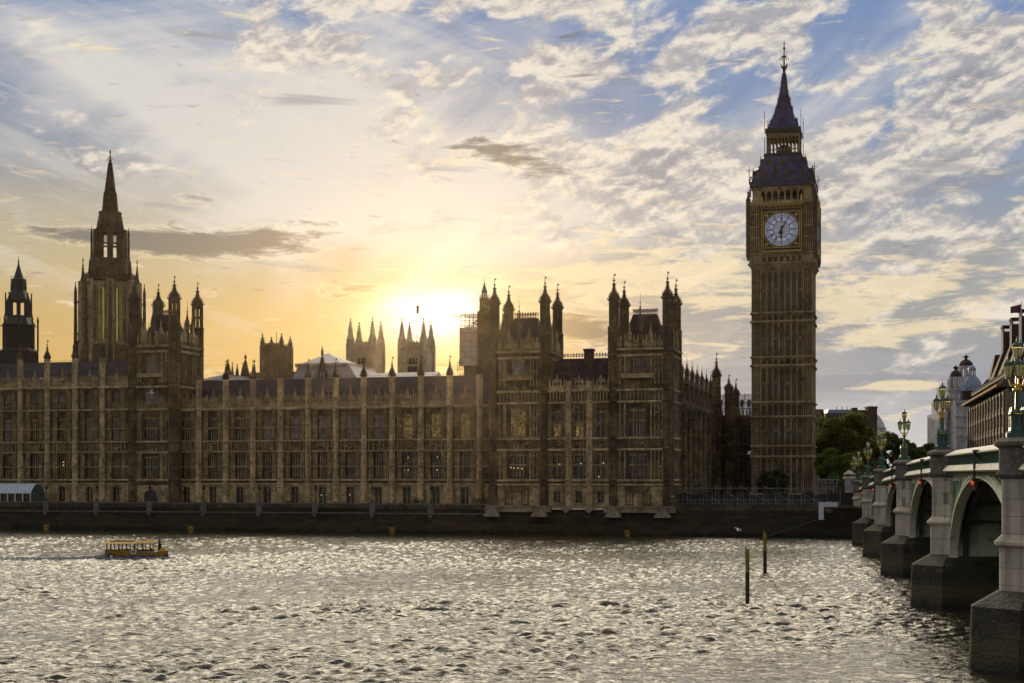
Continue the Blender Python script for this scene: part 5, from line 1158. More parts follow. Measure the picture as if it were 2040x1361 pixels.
# ---------------------------------------------------------------- river
def np_mesh(name, v, f, mat, smooth=True):
    me = bpy.data.meshes.new(name); me.vertices.add(len(v)); me.vertices.foreach_set('co', np.ascontiguousarray(v, dtype=np.float32).ravel())
    me.loops.add(f.size); me.loops.foreach_set('vertex_index', f.ravel().astype(np.int32)); me.polygons.add(len(f))
    me.polygons.foreach_set('loop_start', np.arange(0, f.size, f.shape[1], dtype=np.int32)); me.update(calc_edges=True)
    if smooth: me.polygons.foreach_set('use_smooth', np.ones(len(f), bool))
    me.materials.append(mat); o = bpy.data.objects.new(name, me); COL.objects.link(o); return o
def water_mat():
    m, b = new_mat('river water'); nt = m.node_tree; L = nt.links.new
    g = nt.nodes.new('ShaderNodeNewGeometry'); sp = nt.nodes.new('ShaderNodeSeparateXYZ'); L(g.outputs['Position'], sp.inputs[0])
    x, y = N(sp.outputs[0]), N(sp.outputs[1])
    b.inputs['Base Color'].default_value = (.040, .035, .018, 1); b.inputs['Roughness'].default_value = .08; b.inputs['IOR'].default_value = 1.6
    n1 = noise(x*1.1, y*2.3, 0, 1.0, 4, .58, .5)
    bp = nt.nodes.new('ShaderNodeBump'); bp.inputs['Strength'].default_value = 1.0; bp.inputs['Distance'].default_value = .22
    near = N.m('MULTIPLY', 256.0-(x*sP+y*cP), 1/30, clamp=True)
    L((n1*(near*.75+.25)).s, bp.inputs['Height']); L(bp.outputs[0], b.inputs['Normal'])
    return m
xs_ = np.concatenate([np.linspace(-900, -125, 30), np.linspace(-122, 122, 900), np.linspace(125, 900, 30)])
ys_ = np.concatenate([np.linspace(-160, 44, 30), np.geomspace(45, 300, 1000), np.linspace(303, 520, 30)])
X, Y = np.meshgrid(xs_, ys_)
rng = np.random.default_rng(11); Zw = np.zeros_like(X)
for i in range(140):                                       # many short wind waves under a strong evening breeze
    lam = .45*(2.4/.45)**rng.random(); th = rng.normal(-1.5, .5); k = 2*pi/lam
    amp = .0089*lam**.9*rng.uniform(.5, 1.3); ph = rng.random()*6.28
    t = k*(X*cos(th)+Y*sin(th))+ph+.6*np.sin(.05*X+.07*Y+i); Zw += amp*(np.sin(t)+.3*np.sin(2*t+.6))
pat = .85+.45*np.sin(X*.045+Y*.03+1)*np.sin(Y*.085-X*.02+2)+.30*np.sin(X*.11-Y*.17)*np.sin(X*.04+Y*.05)
fade = np.clip((Y-20)/30, 0, 1)*np.clip((560-np.abs(Y))/200, 0, 1)
Zw = Zw*np.clip(pat, .45, 1.25)*fade*np.clip((256-(X*sP+Y*cP))/30, .22, 1)
ny, nx = X.shape; idx = np.arange(ny*nx).reshape(ny, nx)
F4 = np.stack([idx[:-1, :-1], idx[:-1, 1:], idx[1:, 1:], idx[1:, :-1]], -1).reshape(-1, 4)
river = np_mesh('river', np.stack([X, Y, Zw], -1).reshape(-1, 3), F4, water_mat()); struct(river)
# ---------------------------------------------------------------- land
VW = 258.0                                                # river wall line
g = MB(-PHI); g.box(-2500, 2500, VW+1.5, 9000, -3, 4.5); g_ = MB(-PHI)
struct(g.build('ground', 'ground'))
bed = MB(); bed.box(-3000, 3000, -400, 3000, -6, -4); struct(bed.build('river_bed', 'mud'))
uWL, uWR = U(-120, VW), U(976, VW)-.8
te = MB(-PHI); te.box(uWL, uWR, VW+1, VF+1, 4.55, 4.7); te.box(U(1338, VW)+.6, 60, VW+1, 318, 4.55, 4.7); struct(te.build('terrace', 'paving'))
def pw(name, label, cat, u, v, z=0, group=None): return pal(name, label, cat, u, v, z, group)
# river wall left of the corner block
Bwl = Bld('river_wall', 'long dark granite river wall with pale parapet panels below the palace terrace', 'wall', (uWL+uWR)/2, VW, 0)
m = Bwl.mb(0, VW); m.add([(uWL, -1.1, -3), (uWR+2, -1.1, -3), (uWR+2, -.1, 3.6), (uWL, -.1, 3.6), (uWL, 1.4, -3), (uWR+2, 1.4, -3), (uWR+2, 1.4, 3.6), (uWL, 1.4, 3.6)], [(0, 1, 2, 3), (3, 2, 6, 7), (4, 7, 6, 5), (0, 3, 7, 4), (1, 5, 6, 2)])
m.box(uWL, uWR+2, .05, 1.35, 3.6, 4.6); m.build('wall_face', 'wallriver', Bwl.root)
m = Bwl.mb(0, VW); m.box(uWL, uWR+2, -.32, .05, 3.55, 3.78); m.box(uWL, uWR+2, -.15, .5, 5.35, 5.62); m.build('coping', 'granite_cap', Bwl.root)
m = Bwl.mb(0, VW); m.box(uWL, uWR+2, 0.02, .4, 4.6, 5.35)
for x in np.arange(uWL, uWR, 1.35): m.box(x, x+1.05, -.06, .02, 4.68, 5.28)
m.build('parapet', 'stone_dark', Bwl.root)
lamp_px = [-18, 92, 192.5, 298, 406, 516.5, 628, 742, 858]
for px in lamp_px:
    c = U(px, VW); m = Bwl.mb(0, VW); m.box(c-.6, c+.6, -.22, .5, 3.78, 5.75); m.xz([(c-.45, 3.6), (c+.45, 3.6), (c+.25, 2.9), (c-.25, 2.9)], -.45, 0); m.build('pilaster', 'granite_cap', Bwl.root)
# wall face under the corner block and to the bridge
uRR = U(1722, VW)
Bwr = Bld('river_wall', 'dark river wall under the corner block and scaffolding, running right to the bridge', 'wall', U(1350, VW), VW, 0)
m = Bwr.mb(0, VW); a, b = uWR+2.02, 75; m.add([(a, -1.05, -3), (b, -1.05, -3), (b, -.05, 4.6), (a, -.05, 4.6), (a, 1.4, -3), (b, 1.4, -3), (b, 1.4, 4.6), (a, 1.4, 4.6)], [(0, 1, 2, 3), (3, 2, 6, 7), (4, 7, 6, 5), (0, 3, 7, 4), (1, 5, 6, 2)]); m.build('wall_face', 'wallriver', Bwr.root)
m = Bwr.mb(0, VW); m.box(u3+1, 75, 0, .5, 4.6, 5.45); m.box(u3+1, 75, -.1, .6, 5.45, 5.65); m.build('parapet', 'stone_dark', Bwr.root)
# river stairs near the bridge
us0, us1 = U(1535, VW), U(1640, VW)
Bst = Bld('river_stairs', 'mossy stone river stairs climbing right against the dark wall', 'stairs', (us0+us1)/2, VW-2, 0)
m = Bst.mb(0, VW); n = 12
for i in range(n): x = us0+(us1-us0)*i/n; m.box(x, us1+6, -3.2, -.9, -2 if i == 0 else i*.27-.05, .25+i*.27)
m.build('steps', 'wallriver', Bst.root)
m = Bst.mb(0, VW)
for i in range(n): x = us0+(us1-us0)*i/n; m.box(x, x+.5, -3.25, -.9, .25+i*.27, .29+i*.27)
m.build('step_edges', 'granite_cap', Bst.root)
# terrace lamps
LG = 'lamp posts on the palace terrace wall'
lm = MB(); lm.lathe(0, 0, [(.22, 0), (.16, .35), (.08, .5), (.07, 2.3), (.14, 2.4)], 8); lmd = data(lm, 'post', 'iron')
lm = MB(); lm.lathe(0, 0, [(.10, 2.4), (.30, 2.6), (.34, 2.95), (.12, 3.2), (.06, 3.5)], 8); lmh = data(lm, 'lantern', 'iron')
where = ['behind the striped awning end', 'by the right end of the striped awning', 'second to the right of the striped awning', 'before the arched doorway of the centre range', 'first in front of the recessed range, from the left', 'second in front of the recessed range, from the left', 'third in front of the recessed range, from the left', 'fourth in front of the recessed range, from the left', 'last one before the corner block, beside a round bush']
for px, wtxt in zip(lamp_px[1:], where[1:]):
    r_ = pal('terrace_lamp', 'dark lamp post '+wtxt, 'lamp post', U(px, VW), VW+.15, 5.75, LG); sub('post', lmd, r_); sub('lantern', lmh, r_)
# striped awning (left edge)
va = 259.3; a0, a1 = U(-60, va), U(60, va); a2 = U(92, va)
Ba_ = Bld('awning', 'long pale blue striped terrace awning with clear sides', 'awning', (a0+a1)/2, va, 4.7)
L = a1-a0; za = Z(982, a1, va); zt = Z(965, a1, va)
m = Ba_.mb(0, va); prof = [(0, za), (.25, za+.55), (.8, za+1.05), (1.8, zt+.1), (3.2, zt), (4.6, za+1.0), (5.2, za)]
for (y0, z0), (y1, z1) in zip(prof, prof[1:]): m.add([(a0, y0, z0), (a1, y0, z0), (a1, y1, z1), (a0, y1, z1), (a0, y0, z0-.06), (a1, y0, z0-.06), (a1, y1, z1-.06), (a0, y1, z1-.06)], [(0, 1, 2, 3), (4, 7, 6, 5), (0, 4, 5, 1), (1, 5, 6, 2)])
m.build('canopy', 'canvas', Ba_.root)
m = Ba_.mb(0, va); k = 0
for x in np.arange(a0, a1, .9): m.add([(x, -.03, za-.02), (x+.42, -.03, za-.02), (x+.42, .22, za+.55), (x, .22, za+.55), (x+.42, .76, za+1.08), (x, .76, za+1.08), (x+.42, 1.78, zt+.14), (x, 1.78, zt+.14)], [(0, 1, 2, 3), (3, 2, 4, 5), (5, 4, 6, 7)])
m.build('stripes', 'white', Ba_.root)
m = Ba_.mb(a1, va, pi/2); m.xz([(0, 4.7), (5.2, 4.7), (5.2, za)]+[(y, z) for y, z in prof[::-1][1:]], 0, .05); m.build('end_panel', 'canvas_side', Ba_.root)
m = Ba_.mb(0, va)
for x in np.arange(a0, a1+.1, L/8): m.box(x-.09, x+.09, 0, .15, 4.7, za)
m.box(a0, a1, -.02, .12, za-.12, za); m.build('frame', 'white', Ba_.root)
m = Ba_.mb(0, va); m.box(a0, a1, .4, .45, 4.7, za-.15); m.build('clear_side', 'glass', Ba_.root)
# bushes on the terrace
def leaves(pts, size, mat, name, parent, rnd, flat=.5):
    n = len(pts); c = np.array(pts); a = rnd.normal(size=(n, 3)); a /= np.linalg.norm(a, axis=1)[:, None]; b = rnd.normal(size=(n, 3)); b -= (b*a).sum(1)[:, None]*a; b /= np.linalg.norm(b, axis=1)[:, None]
    s_ = size*rnd.uniform(.5, 1.25, n)[:, None]
    v = np.stack([c-a*s_, c-b*s_*.6, c+a*s_, c+b*s_*.6], 1).reshape(-1, 3); f = np.arange(4*n).reshape(n, 4)
    o = np_mesh(name, v, f, M[mat], False); o.parent = parent; return o
rnd = np.random.default_rng(4)
BG = 'clipped bushes along the palace terrace'
for i, (px, r, lab) in enumerate(((666, .75, 'small clipped round bush at the foot of a buttress of the recessed range'), (575, .9, 'low dark bush between two terrace lamps'), (590, .8, 'low dark bush touching its neighbour on the left, under a small window'),
        (831, 1.4, 'wide round dark bush beside the last terrace lamp'), (958, 1.6, 'tall dark shrub in the corner where the recessed range meets the corner block'), (338, .7, 'small round bush right of the arched doorway'), (143, .8, 'low dark bush between the awning and the second terrace lamp'))):
    e = pal('bush', lab, 'bush', U(px, 263), 263, 4.7, BG); n = 500
    d = rnd.normal(size=(n, 3)); d /= np.linalg.norm(d, axis=1)[:, None]; d *= rnd.uniform(.6, 1.05, n)[:, None]*np.array([r*1.3, r, r]); d[:, 2] = np.abs(d[:, 2])*1.3
    leaves(d, .16, 'leafB', 'foliage', e, rnd)
# scaffolding on the terrace at right
vs = 262.5
Bsc = Bld('scaffold', 'long low scaffold of silver tubes on the terrace in front of the clock tower', 'scaffold', U(1500, vs), vs, 4.7)
m = Bsc.mb(0, vs); q = lambda py: Z(py, U(1500, vs), vs)
for i, px in enumerate(np.arange(1352, 1640, 24.5)):
    x = U(px, vs); m.bar((x, 0, 4.7), (x, 0, q(968 if i % 2 else 955)), .036); m.bar((x+.5, 2.2, 4.7), (x+.2, 2.2, q(962)), .036); m.bar((x, 0, q(972.5)), (x, 2.2, q(972.5)), .03)
    if i % 2 == 0: m.bar((x-2.8, .4, q(966)), (x+3.2, 0, q(1002)), .036)
for py, y in ((972.5, 0), (973.5, 2.2), (995, 0), (998, 0), (1003, 0)): m.bar((U(1348, vs), y, q(py)), (U(1665 if py < 975 else 1640, vs), y, q(py)), .036)
m.build('tubes', 'steel', Bsc.root)
v2 = 268; q = lambda py: Z(py, U(1645, v2), v2)
Bs2 = Bld('scaffold', 'denser boxy scaffold of silver tubes just left of the bridge gate pier', 'scaffold', U(1645, v2), v2, 4.7)
m = Bs2.mb(0, v2)
for px in np.arange(1622, 1674, 7.5):
    x = U(px, v2)
    for y in (0, 2, 4): m.bar((x, y, 4.7), (x, y, q(random.choice((948, 953, 955)))), .036)
for py in (956, 962, 970, 978):
    for y in (0, 2, 4): m.bar((U(1620, v2), y, q(py)), (U(1673, v2), y, q(py)), .036)
for k in range(4): m.bar((U(1622+k*12, v2), 0, q(978)), (U(1634+k*12, v2), 0, q(957)), .03)
m.build('tubes', 'steel', Bs2.root); m = Bs2.mb(0, v2); m.box(U(1622, v2), U(1672, v2), .2, 4, q(957), q(955)); m.build('deck', 'steel', Bs2.root)
Bdf = Bld('dark_mass_panels', 'added dark mass of panels behind the long scaffold, in front of the clock tower', 'fence', U(1480, 266), 266, 4.7)  # added dark panels stand for the near-black void behind the scaffold
m = Bdf.mb(0, 266); fa, fb = U(1345, 266), U(1690, 266)
x = fa
while x < fb: m.box(x, x+2.3, 0, .08, 4.7, 7.6+.25*math.sin(x)); x += 2.34
m.build('panels', 'rubber', Bdf.root); m = Bdf.mb(0, 266)
for x in np.arange(fa, fb, 2.34): m.box(x-.06, x+.02, -.08, 0, 4.7, 7.9)
m.build('panel_posts', 'steel', Bdf.root)
v3 = 257.0
e = pal('hoarding', 'white L shaped site hoarding on the river wall right of the scaffold', 'hoarding', U(1650, v3), v3, 4.0); Bho = type('x', (), {})()
x0, x1, x2 = (U(p, v3)-U(1650, v3) for p in (1634, 1644, 1671)); zq = lambda py: Z(py, U(1650, v3), v3)-4
m = MB(); m.box(x0, x1, -5.2, -5.0, zq(1034), zq(999.5)); m.box(x1, x2, -5.2, -5.0, zq(1009), zq(999.5)); m.build('board', 'hoarding', e)
m = MB(); m.box(x2, x2+.3, -5.25, -4.95, zq(1009), zq(999.5)); m.build('edge_post', 'footing', e)
# bastion with low pier next to the stairs, person by the wall
Bba = Bld('bastion', 'low stone bastion with a capped pier beside the bridge', 'wall', U(1680, 255), 255, 0)
m = Bba.mb(0, 255); a, b = U(1648, 255), U(1712, 255); zz = lambda py: Z(py, U(1680, 255), 255)
m.box(a+.0, b+3, 0, 5, -3, zz(1013)); m.build('wall', 'wallriver', Bba.root); m = Bba.mb(0, 255); m.box(a+.8, b+3, -.2, .6, zz(1013), zz(1009)); m.box(a+.8, b+3, .02, .4, zz(1020), zz(1013.05)); m.build('coping', 'stone', Bba.root)
m = Bba.mb(0, 255); c = U(1650, 255); m.lathe(c+.4, .25, [(.75, zz(1022)), (.75, zz(1012)), (.95, zz(1010)), (.95, zz(1007)), (.5, zz(1001)), (.1, zz(999))], 8); m.build('pier', 'stone', Bba.root)
def person(label, loc, rz, h=1.7, shirt='person', pose='stand', hair='hair', parent=None, group=None):
    e = empty('person', label, 'person', loc, rz, group)
    me = bpy.data.meshes.new('body'); k = h/1.75
    if pose == 'stand': pts = [((0, 0, .92), .15, .11), ((0, 0, 1.15), .15, .10), ((0, 0, 1.42), .17, .10), ((0, 0, 1.52), .06, .06), ((0, 0, 1.66), .095, .11), ((0, 0, 1.75), .06, .06), ((.1, 0, .88), .09, .09), ((.11, .02, .48), .06, .06), ((.12, 0, .06), .045, .05), ((.12, -.14, .03), .04, .03), ((-.1, 0, .88), .09, .09), ((-.11, -.02, .48), .06, .06), ((-.12, 0, .06), .045, .05), ((-.12, -.14, .03), .04, .03),
           ((.21, 0, 1.40), .055, .055), ((.27, .02, 1.12), .042, .042), ((.26, -.12, .88), .033, .033), ((.25, -.18, .80), .03, .03), ((-.21, 0, 1.40), .055, .055), ((-.27, .02, 1.12), .042, .042), ((-.26, -.12, .88), .033, .033), ((-.25, -.18, .80), .03, .03)]
    else: pts = [((0, 0, .45), .17, .13), ((0, 0, .70), .15, .10), ((0, 0, .95), .17, .10), ((0, 0, 1.05), .06, .06), ((0, -.01, 1.19), .095, .11), ((0, 0, 1.28), .06, .06), ((.1, -.1, .45), .09, .09), ((.11, -.48, .45), .065, .065), ((.12, -.48, .06), .045, .05), ((.12, -.6, .03), .04, .03), ((-.1, -.1, .45), .09, .09), ((-.11, -.48, .45), .065, .065), ((-.12, -.48, .06), .045, .05), ((-.12, -.6, .03), .04, .03),
           ((.21, 0, .93), .055, .055), ((.26, -.03, .68), .042, .042), ((.2, -.25, .55), .033, .033), ((.18, -.33, .54), .03, .03), ((-.21, 0, .93), .055, .055), ((-.26, -.03, .68), .042, .042), ((-.2, -.25, .55), .033, .033), ((-.18, -.33, .54), .03, .03)]
    ed = [(0, 1), (1, 2), (2, 3), (3, 4), (4, 5), (0, 6), (6, 7), (7, 8), (8, 9), (0, 10), (10, 11), (11, 12), (12, 13), (2, 14), (14, 15), (15, 16), (16, 17), (2, 18), (18, 19), (19, 20), (20, 21)]
    me.from_pydata([tuple(c*k for c in p[0]) for p in pts], ed, []); me.materials.append(M[shirt]); o = bpy.data.objects.new('body', me); COL.objects.link(o); o.parent = e
    md = o.modifiers.new('skin', 'SKIN'); sv = me.skin_vertices[0].data
    for i, p in enumerate(pts): sv[i].radius = (p[1]*k, p[2]*k)
    sv[0].use_root = True; o.modifiers.new('sub', 'SUBSURF').levels = 1
    hz = pts[4][0][2]*k; m = MB(); m.lathe(0, .01, [(.07, hz-.10), (.112, hz-.03), (.118, hz+.05), (.09, hz+.12), (.02, hz+.14)], 10); m.build('hair', hair, e, smooth=True)
    m = MB(); m.lathe(0, -.045, [(.04, hz-.13), (.085, hz-.08), (.10, hz), (.09, hz+.06), (.03, hz+.09)], 10); m.build('face', 'skin', e, smooth=True)
    return e
x, y = W2(U(1651, 257), 257.2); person('person in a white shirt by the river wall, just above the white hoarding', (x, y, 4.62), -PHI, 1.75, 'shirt')
# gate pier by the bridge foot
vg = 276; q = lambda py: Z(py, U(1692, vg), vg)
Bgp = Bld('gate_pier', 'pale stone gate pier with a gabled slate cap at the foot of the bridge', 'pier', U(1692, vg), vg, 4.5)
m = Bgp.mb(U(1692, vg), vg); m.box(-.85, .85, 0, 1.7, 4.5, q(955)); m.build('shaft', 'pearl', Bgp.root)
m = Bgp.mb(U(1692, vg), vg); m.box(-1.15, 1.15, -.3, 2.0, q(955), q(949)); m.taper(-1.2, 1.2, -.35, 2.05, q(945), q(936), 1.1, 1.1); m.build('cap', 'granite', Bgp.root)
m = Bgp.mb(U(1692, vg), vg); m.box(-1.0, 1.0, -.15, 1.85, q(949), q(945)); m.build('arcaded_frieze', 'stone_dark', Bgp.root)
# ---------------------------------------------------------------- bridge
PB = R(11.1); BX, BY = 24.35, 74.7
tD = (sin(PB), cos(PB))
def bw(t, w): return (BX+t*sin(PB)+w*cos(PB), BY+t*cos(PB)-w*sin(PB))
br = empty('bridge', 'green iron arched road bridge on granite piers crossing the river at right', 'bridge', (*bw(0, 0), 0), -PB)   # local x across, local y along
tP = [1.6, 39.5, 77.8, 115.6, 148.5, 179.6]
tA = 196.0; tN = -37.0
zt_of = lambda t: float(np.interp(t, [-60, -37, 0, 39.5, 77.8, 115.6, 148.5, 179.6, 200, 260], [11.4, 11.9, 12.35, 12.5, 12.2, 11.55, 10.8, 10.0, 9.4, 8.2]))
FW = 3.1; BWID = 26.0                                     # spandrel face, bridge width
def pier(t, nm='pier'):
    H = zt_of(t)
    hw, hb = 2.55, 2.0                                    # half length along the bridge: base, shaft
    # base with pointed sides
    def octo(w0, w1, h, ch): return [(w0+ch, t-h), (w1-ch, t-h), (w1, t-h+ch), (w1, t+h-ch), (w1-ch, t+h), (w0+ch, t+h), (w0, t+h-ch), (w0, t-h+ch)]
    def prism(m, o0, z0, o1, z1):
        n = len(o0); m.add([(x, y, z0) for x, y in o0]+[(x, y, z1) for x, y in o1], [tuple(range(n))[::-1], tuple(range(n, 2*n))]+[(k, (k+1) % n, (k+1) % n+n, k+n) for k in range(n)])
    w1 = FW*2+BWID
    m = MB(); prism(m, octo(-.15, w1+.15, hw+.15, 2.2), -4, octo(.1, w1-.1, hw, 2.1), 3.25); prism(m, octo(.1, w1-.1, hw, 2.1), 3.25, octo(.1, w1-.1, hw, 2.1), 3.45)
    prism(m, octo(.1, w1-.1, hw, 2.1), 3.45, octo(1.5, w1-1.5, hb-.5, 1.2), 4.3)
    p = m.build(nm, 'granite', br)
    p.data.materials.clear(); p.data.materials.append(M['pierwet'])
    m = MB(); c0 = 1.55
    prism(m, octo(c0, w1-c0, hb-.45, 1.3), 4.15, octo(c0, w1-c0, hb-.45, 1.3), 6.55)
    prism(m, octo(c0, w1-c0, hb-.45, 1.3), 6.55, octo(c0-.25, w1-c0+.25, hb-.2, 1.4), 6.75); prism(m, octo(c0-.25, w1-c0+.25, hb-.2, 1.4), 6.75, octo(c0-.25, w1-c0+.25, hb-.2, 1.4), 6.9)
    prism(m, octo(c0-.25, w1-c0+.25, hb-.2, 1.4), 6.9, octo(c0+.12, w1-c0-.12, hb-.6, 1.2), 7.3)
    prism(m, octo(c0+.12, w1-c0-.12, hb-.6, 1.2), 7.3, octo(c0+.12, w1-c0-.12, hb-.6, 1.2), H-2.1)
    m.build('shaft', 'granite', p)
    for w0a, w0b in ((1.65, FW+1.4), (w1-FW-1.4, w1-1.65)):
        def oc(e): return [(w0a-e+1.2, t-hb+.6-e), (w0b, t-hb+.6-e), (w0b, t+hb-.6+e), (w0a-e+1.2, t+hb-.6+e), (w0a-e, t+hb-1.8+e*.4), (w0a-e, t-hb+1.8-e*.4)] if w0a < 10 else [(w0a, t-hb+.6-e), (w0b+e-1.2, t-hb+.6-e), (w0b+e, t-hb+1.8-e*.4), (w0b+e, t+hb-1.8+e*.4), (w0b+e-1.2, t+hb-.6+e), (w0a, t+hb-.6+e)]
        m = MB(); prism(m, oc(0), H-2.1, oc(.25), H-1.85); prism(m, oc(.25), H-1.85, oc(.25), H-1.7); prism(m, oc(.12), H-1.7, oc(.12), H-.45); prism(m, oc(.12), H-.45, oc(.35), H-.3); prism(m, oc(.35), H-.3, oc(.35), H-.1); prism(m, oc(.35), H-.1, oc(0), H+.12)
        m.build('cap', 'granite_cap', p)
    return p
for t in tP: pier(t)
ab = MB(); ab.box(1.0, FW*2+BWID-1, tA-.5, tA+40, -3, zt_of(tA)-2.4); ab.box(2.2, FW*2+BWID-2.2, tA-.5, tA+3.2, zt_of(tA)-2.4, zt_of(tA)+.1); ab.build('abutment', 'granite', br)
# spans: face with elliptical opening, arch ribs, cornices, balustrade
spans = [(tN, tP[0])]+list(zip(tP, tP[1:]))+[(tP[-1], tA+1.5)]
ZS = 3.7
for si, (ta, tb) in enumerate(spans):
    a, b = ta+1.35, tb-1.35; tm = (a+b)/2; hs = (b-a)/2-.35
    if si == 0: pass
    zc_ = min(zt_of(tm)-2.15, zt_of(a)-1.9)
    E = lambda th, g=0: (tm-(hs+g)*cos(th), ZS+(zc_-ZS+g)*sin(th))
    n = 36; ths = [pi*k/n for k in range(n+1)]
    top = lambda t: zt_of(t)-1.55
    for fi, wf in enumerate((FW, FW+BWID)):
        sgn = -1 if fi == 0 else 1
        m = MB()
        for k in range(n):
            (t0, z0), (t1, z1) = E(ths[k], .62), E(ths[k+1], .62); t0c, t1c = max(t0, a), min(t1, b)
            t0c, t1c = min(max(t0, a), b), min(max(t1, a), b)
            if t1c-t0c < 1e-4: continue
            m.add([(wf, t0c, z0), (wf, t1c, z1), (wf, t1c, top(t1c)), (wf, t0c, top(t0c)), (wf-sgn*.3, t0c, z0), (wf-sgn*.3, t1c, z1), (wf-sgn*.3, t1c, top(t1c)), (wf-sgn*.3, t0c, top(t0c))], [(0, 1, 2, 3), (4, 7, 6, 5), (0, 4, 5, 1)])
        sp_ = m.build('spandrel', 'green', br)
        for j, (g0, g1, pr, mt) in enumerate(((.0, .16, .34, 'cream'), (.16, .34, .24, 'green'), (.34, .48, .30, 'cream'), (.48, .66, .16, 'green'))):
            m = MB()
            for k in range(n):
                P_ = [E(ths[k], g0), E(ths[k+1], g0), E(ths[k+1], g1), E(ths[k], g1)]
                vs = [(wf+sgn*pr, t, z) for t, z in P_]+[(wf-sgn*.35, t, z) for t, z in P_]
                m.add(vs, [(0, 1, 2, 3), (4, 7, 6, 5), (0, 4, 5, 1), (3, 2, 6, 7)])
            m.build('arch_moulding', mt, sp_)
        if fi == 0:                                       # sunk spandrel panels with tracery
            for sd in (-1, 1):
                te = a if sd < 0 else b; pz1 = top(te)-.75
                pts = [(te-sd*.55, pz1)]
                th_l = [th for th in np.linspace(.02, 1.2, 18)]
                curve = [E(th if sd < 0 else pi-th, 1.5) for th in th_l]; curve = [(t, z) for t, z in curve if z < pz1-.1 and (t-te)*(-sd) > .55]
                if len(curve) < 3: continue
                pts = [(te-sd*.55, pz1), (te-sd*.55, curve[0][1])]+curve+[(curve[-1][0]-sd*.35, pz1)]
                m = MB(); vs = [(wf-.03, t, z) for t, z in pts]; m.add(vs, [tuple(range(len(vs)))]); m.build('spandrel_panel', 'green_dark', sp_)
                m = MB()
                for p, q in zip(pts, pts[1:]+pts[:1]): m.bar((wf-.06, p[0], p[1]), (wf-.06, q[0], q[1]), .09)
                for p in curve[::4]: m.bar((wf-.05, p[0], p[1]), (wf-.05, p[0], pz1), .07)
                m.build('panel_tracery', 'green', sp_)
        # cornice, dentil band, balustrade, top rail following the rise of the road
        seg = np.linspace(a-.1, b+.1, 9)
        for nm, mt, d0, d1, h0, h1 in (('dentil_band', 'ochre', -.1, .32, -1.92, -1.68), ('lower_cornice', 'cream', -.1, .80, -1.67, -1.17), ('balustrade_panel', 'green', -.05, .22, -1.22, -.40), ('top_rail', 'cream', -.15, .62, -.42, .0)):
            m = MB()
            for t0, t1 in zip(seg, seg[1:]):
                o0, o1 = (wf+sgn*d1, wf+sgn*d0); z0, z1 = zt_of(t0), zt_of(t1)
                if nm == 'lower_cornice': vs = [(o0, t0, z0+h0+.10), (o0, t1, z1+h0+.10), (o0-sgn*.35, t1, z1+h1), (o0-sgn*.35, t0, z0+h1), (o1, t0, z0+h0), (o1, t1, z1+h0), (o1, t1, z1+h1+.05), (o1, t0, z0+h1+.05), (o0-sgn*.15, t0, z0+h0), (o0-sgn*.15, t1, z1+h0)]; m.add(vs, [(0, 1, 2, 3), (3, 2, 6, 7), (8, 9, 1, 0), (4, 5, 9, 8)])
                elif nm == 'top_rail': m.add([(o0, t0, z0+h0), (o0, t1, z1+h0), (o0, t1, z1+h0+.08), (o0, t0, z0+h0+.08), (o1, t0, z0+h0), (o1, t1, z1+h0), (o1, t1, z1+h1+.04), (o1, t0, z0+h1+.04)], [(0, 1, 2, 3), (3, 2, 6, 7), (4, 7, 6, 5), (0, 4, 5, 1), (0, 3, 7, 4), (1, 5, 6, 2)])
                else: m.add([(o0, t0, z0+h0), (o0, t1, z1+h0), (o0, t1, z1+h1), (o0, t0, z0+h1), (o1, t0, z0+h0), (o1, t1, z1+h0), (o1, t1, z1+h1), (o1, t0, z0+h1)], [(0, 1, 2, 3), (3, 2, 6, 7), (4, 7, 6, 5), (0, 4, 5, 1), (0, 3, 7, 4), (1, 5, 6, 2)])
            m.build(nm, mt, br)
        m = MB()
        t = a+.2
        while t < b-.2: z = zt_of(t); m.box(min(wf+sgn*.22, wf+sgn*.30), max(wf+sgn*.22, wf+sgn*.30), t, t+.16, z-1.1, z-.42); t += .42
        for h in (-1.12, -.42):
            for t0, t1 in zip(seg, seg[1:]): m.bar((wf+sgn*.26, t0, zt_of(t0)+h), (wf+sgn*.26, t1, zt_of(t1)+h), .05)
        t = a
        while fi == 0 and t < b: z = zt_of(t); m.box(wf-.42, wf-.30, t, t+.14, z-1.74, z-1.56); t += .34
        m.build('balusters', 'green_dark', br)
    # ribs under the road and deck
    for j in range(5):
        wr = FW+.9+j*(BWID-1.8)/4; m = MB()
        for k in range(n):
            P_ = [E(ths[k], .0), E(ths[k+1], .0), E(ths[k+1], .9), E(ths[k], .9)]
            m.add([(wr-.2, t, z) for t, z in P_]+[(wr+.2, t, z) for t, z in P_], [(0, 1, 2, 3), (4, 7, 6, 5), (0, 4, 5, 1), (3, 2, 6, 7)])
        m.build('arch_rib', 'soffit', br)
    m = MB()
    for th in np.linspace(.45, pi-.45, 9): t, z = E(th, .3); m.bar((FW+.4, t, z+.25), (FW+BWID-.4, t, z+.25), .13)
    m.build('cross_bracing', 'soffit', br)
    m = MB()
    for t0, t1 in zip(seg, seg[1:]): m.add([(FW+.1, t0, zt_of(t0)-1.9), (FW+BWID-.1, t0, zt_of(t0)-1.9), (FW+BWID-.1, t1, zt_of(t1)-1.9), (FW+.1, t1, zt_of(t1)-1.9), (FW+.1, t0, zt_of(t0)-1.2), (FW+BWID-.1, t0, zt_of(t0)-1.2), (FW+BWID-.1, t1, zt_of(t1)-1.2), (FW+.1, t1, zt_of(t1)-1.2)], [(0, 3, 2, 1), (4, 5, 6, 7), (0, 1, 5, 4), (3, 7, 6, 2)])
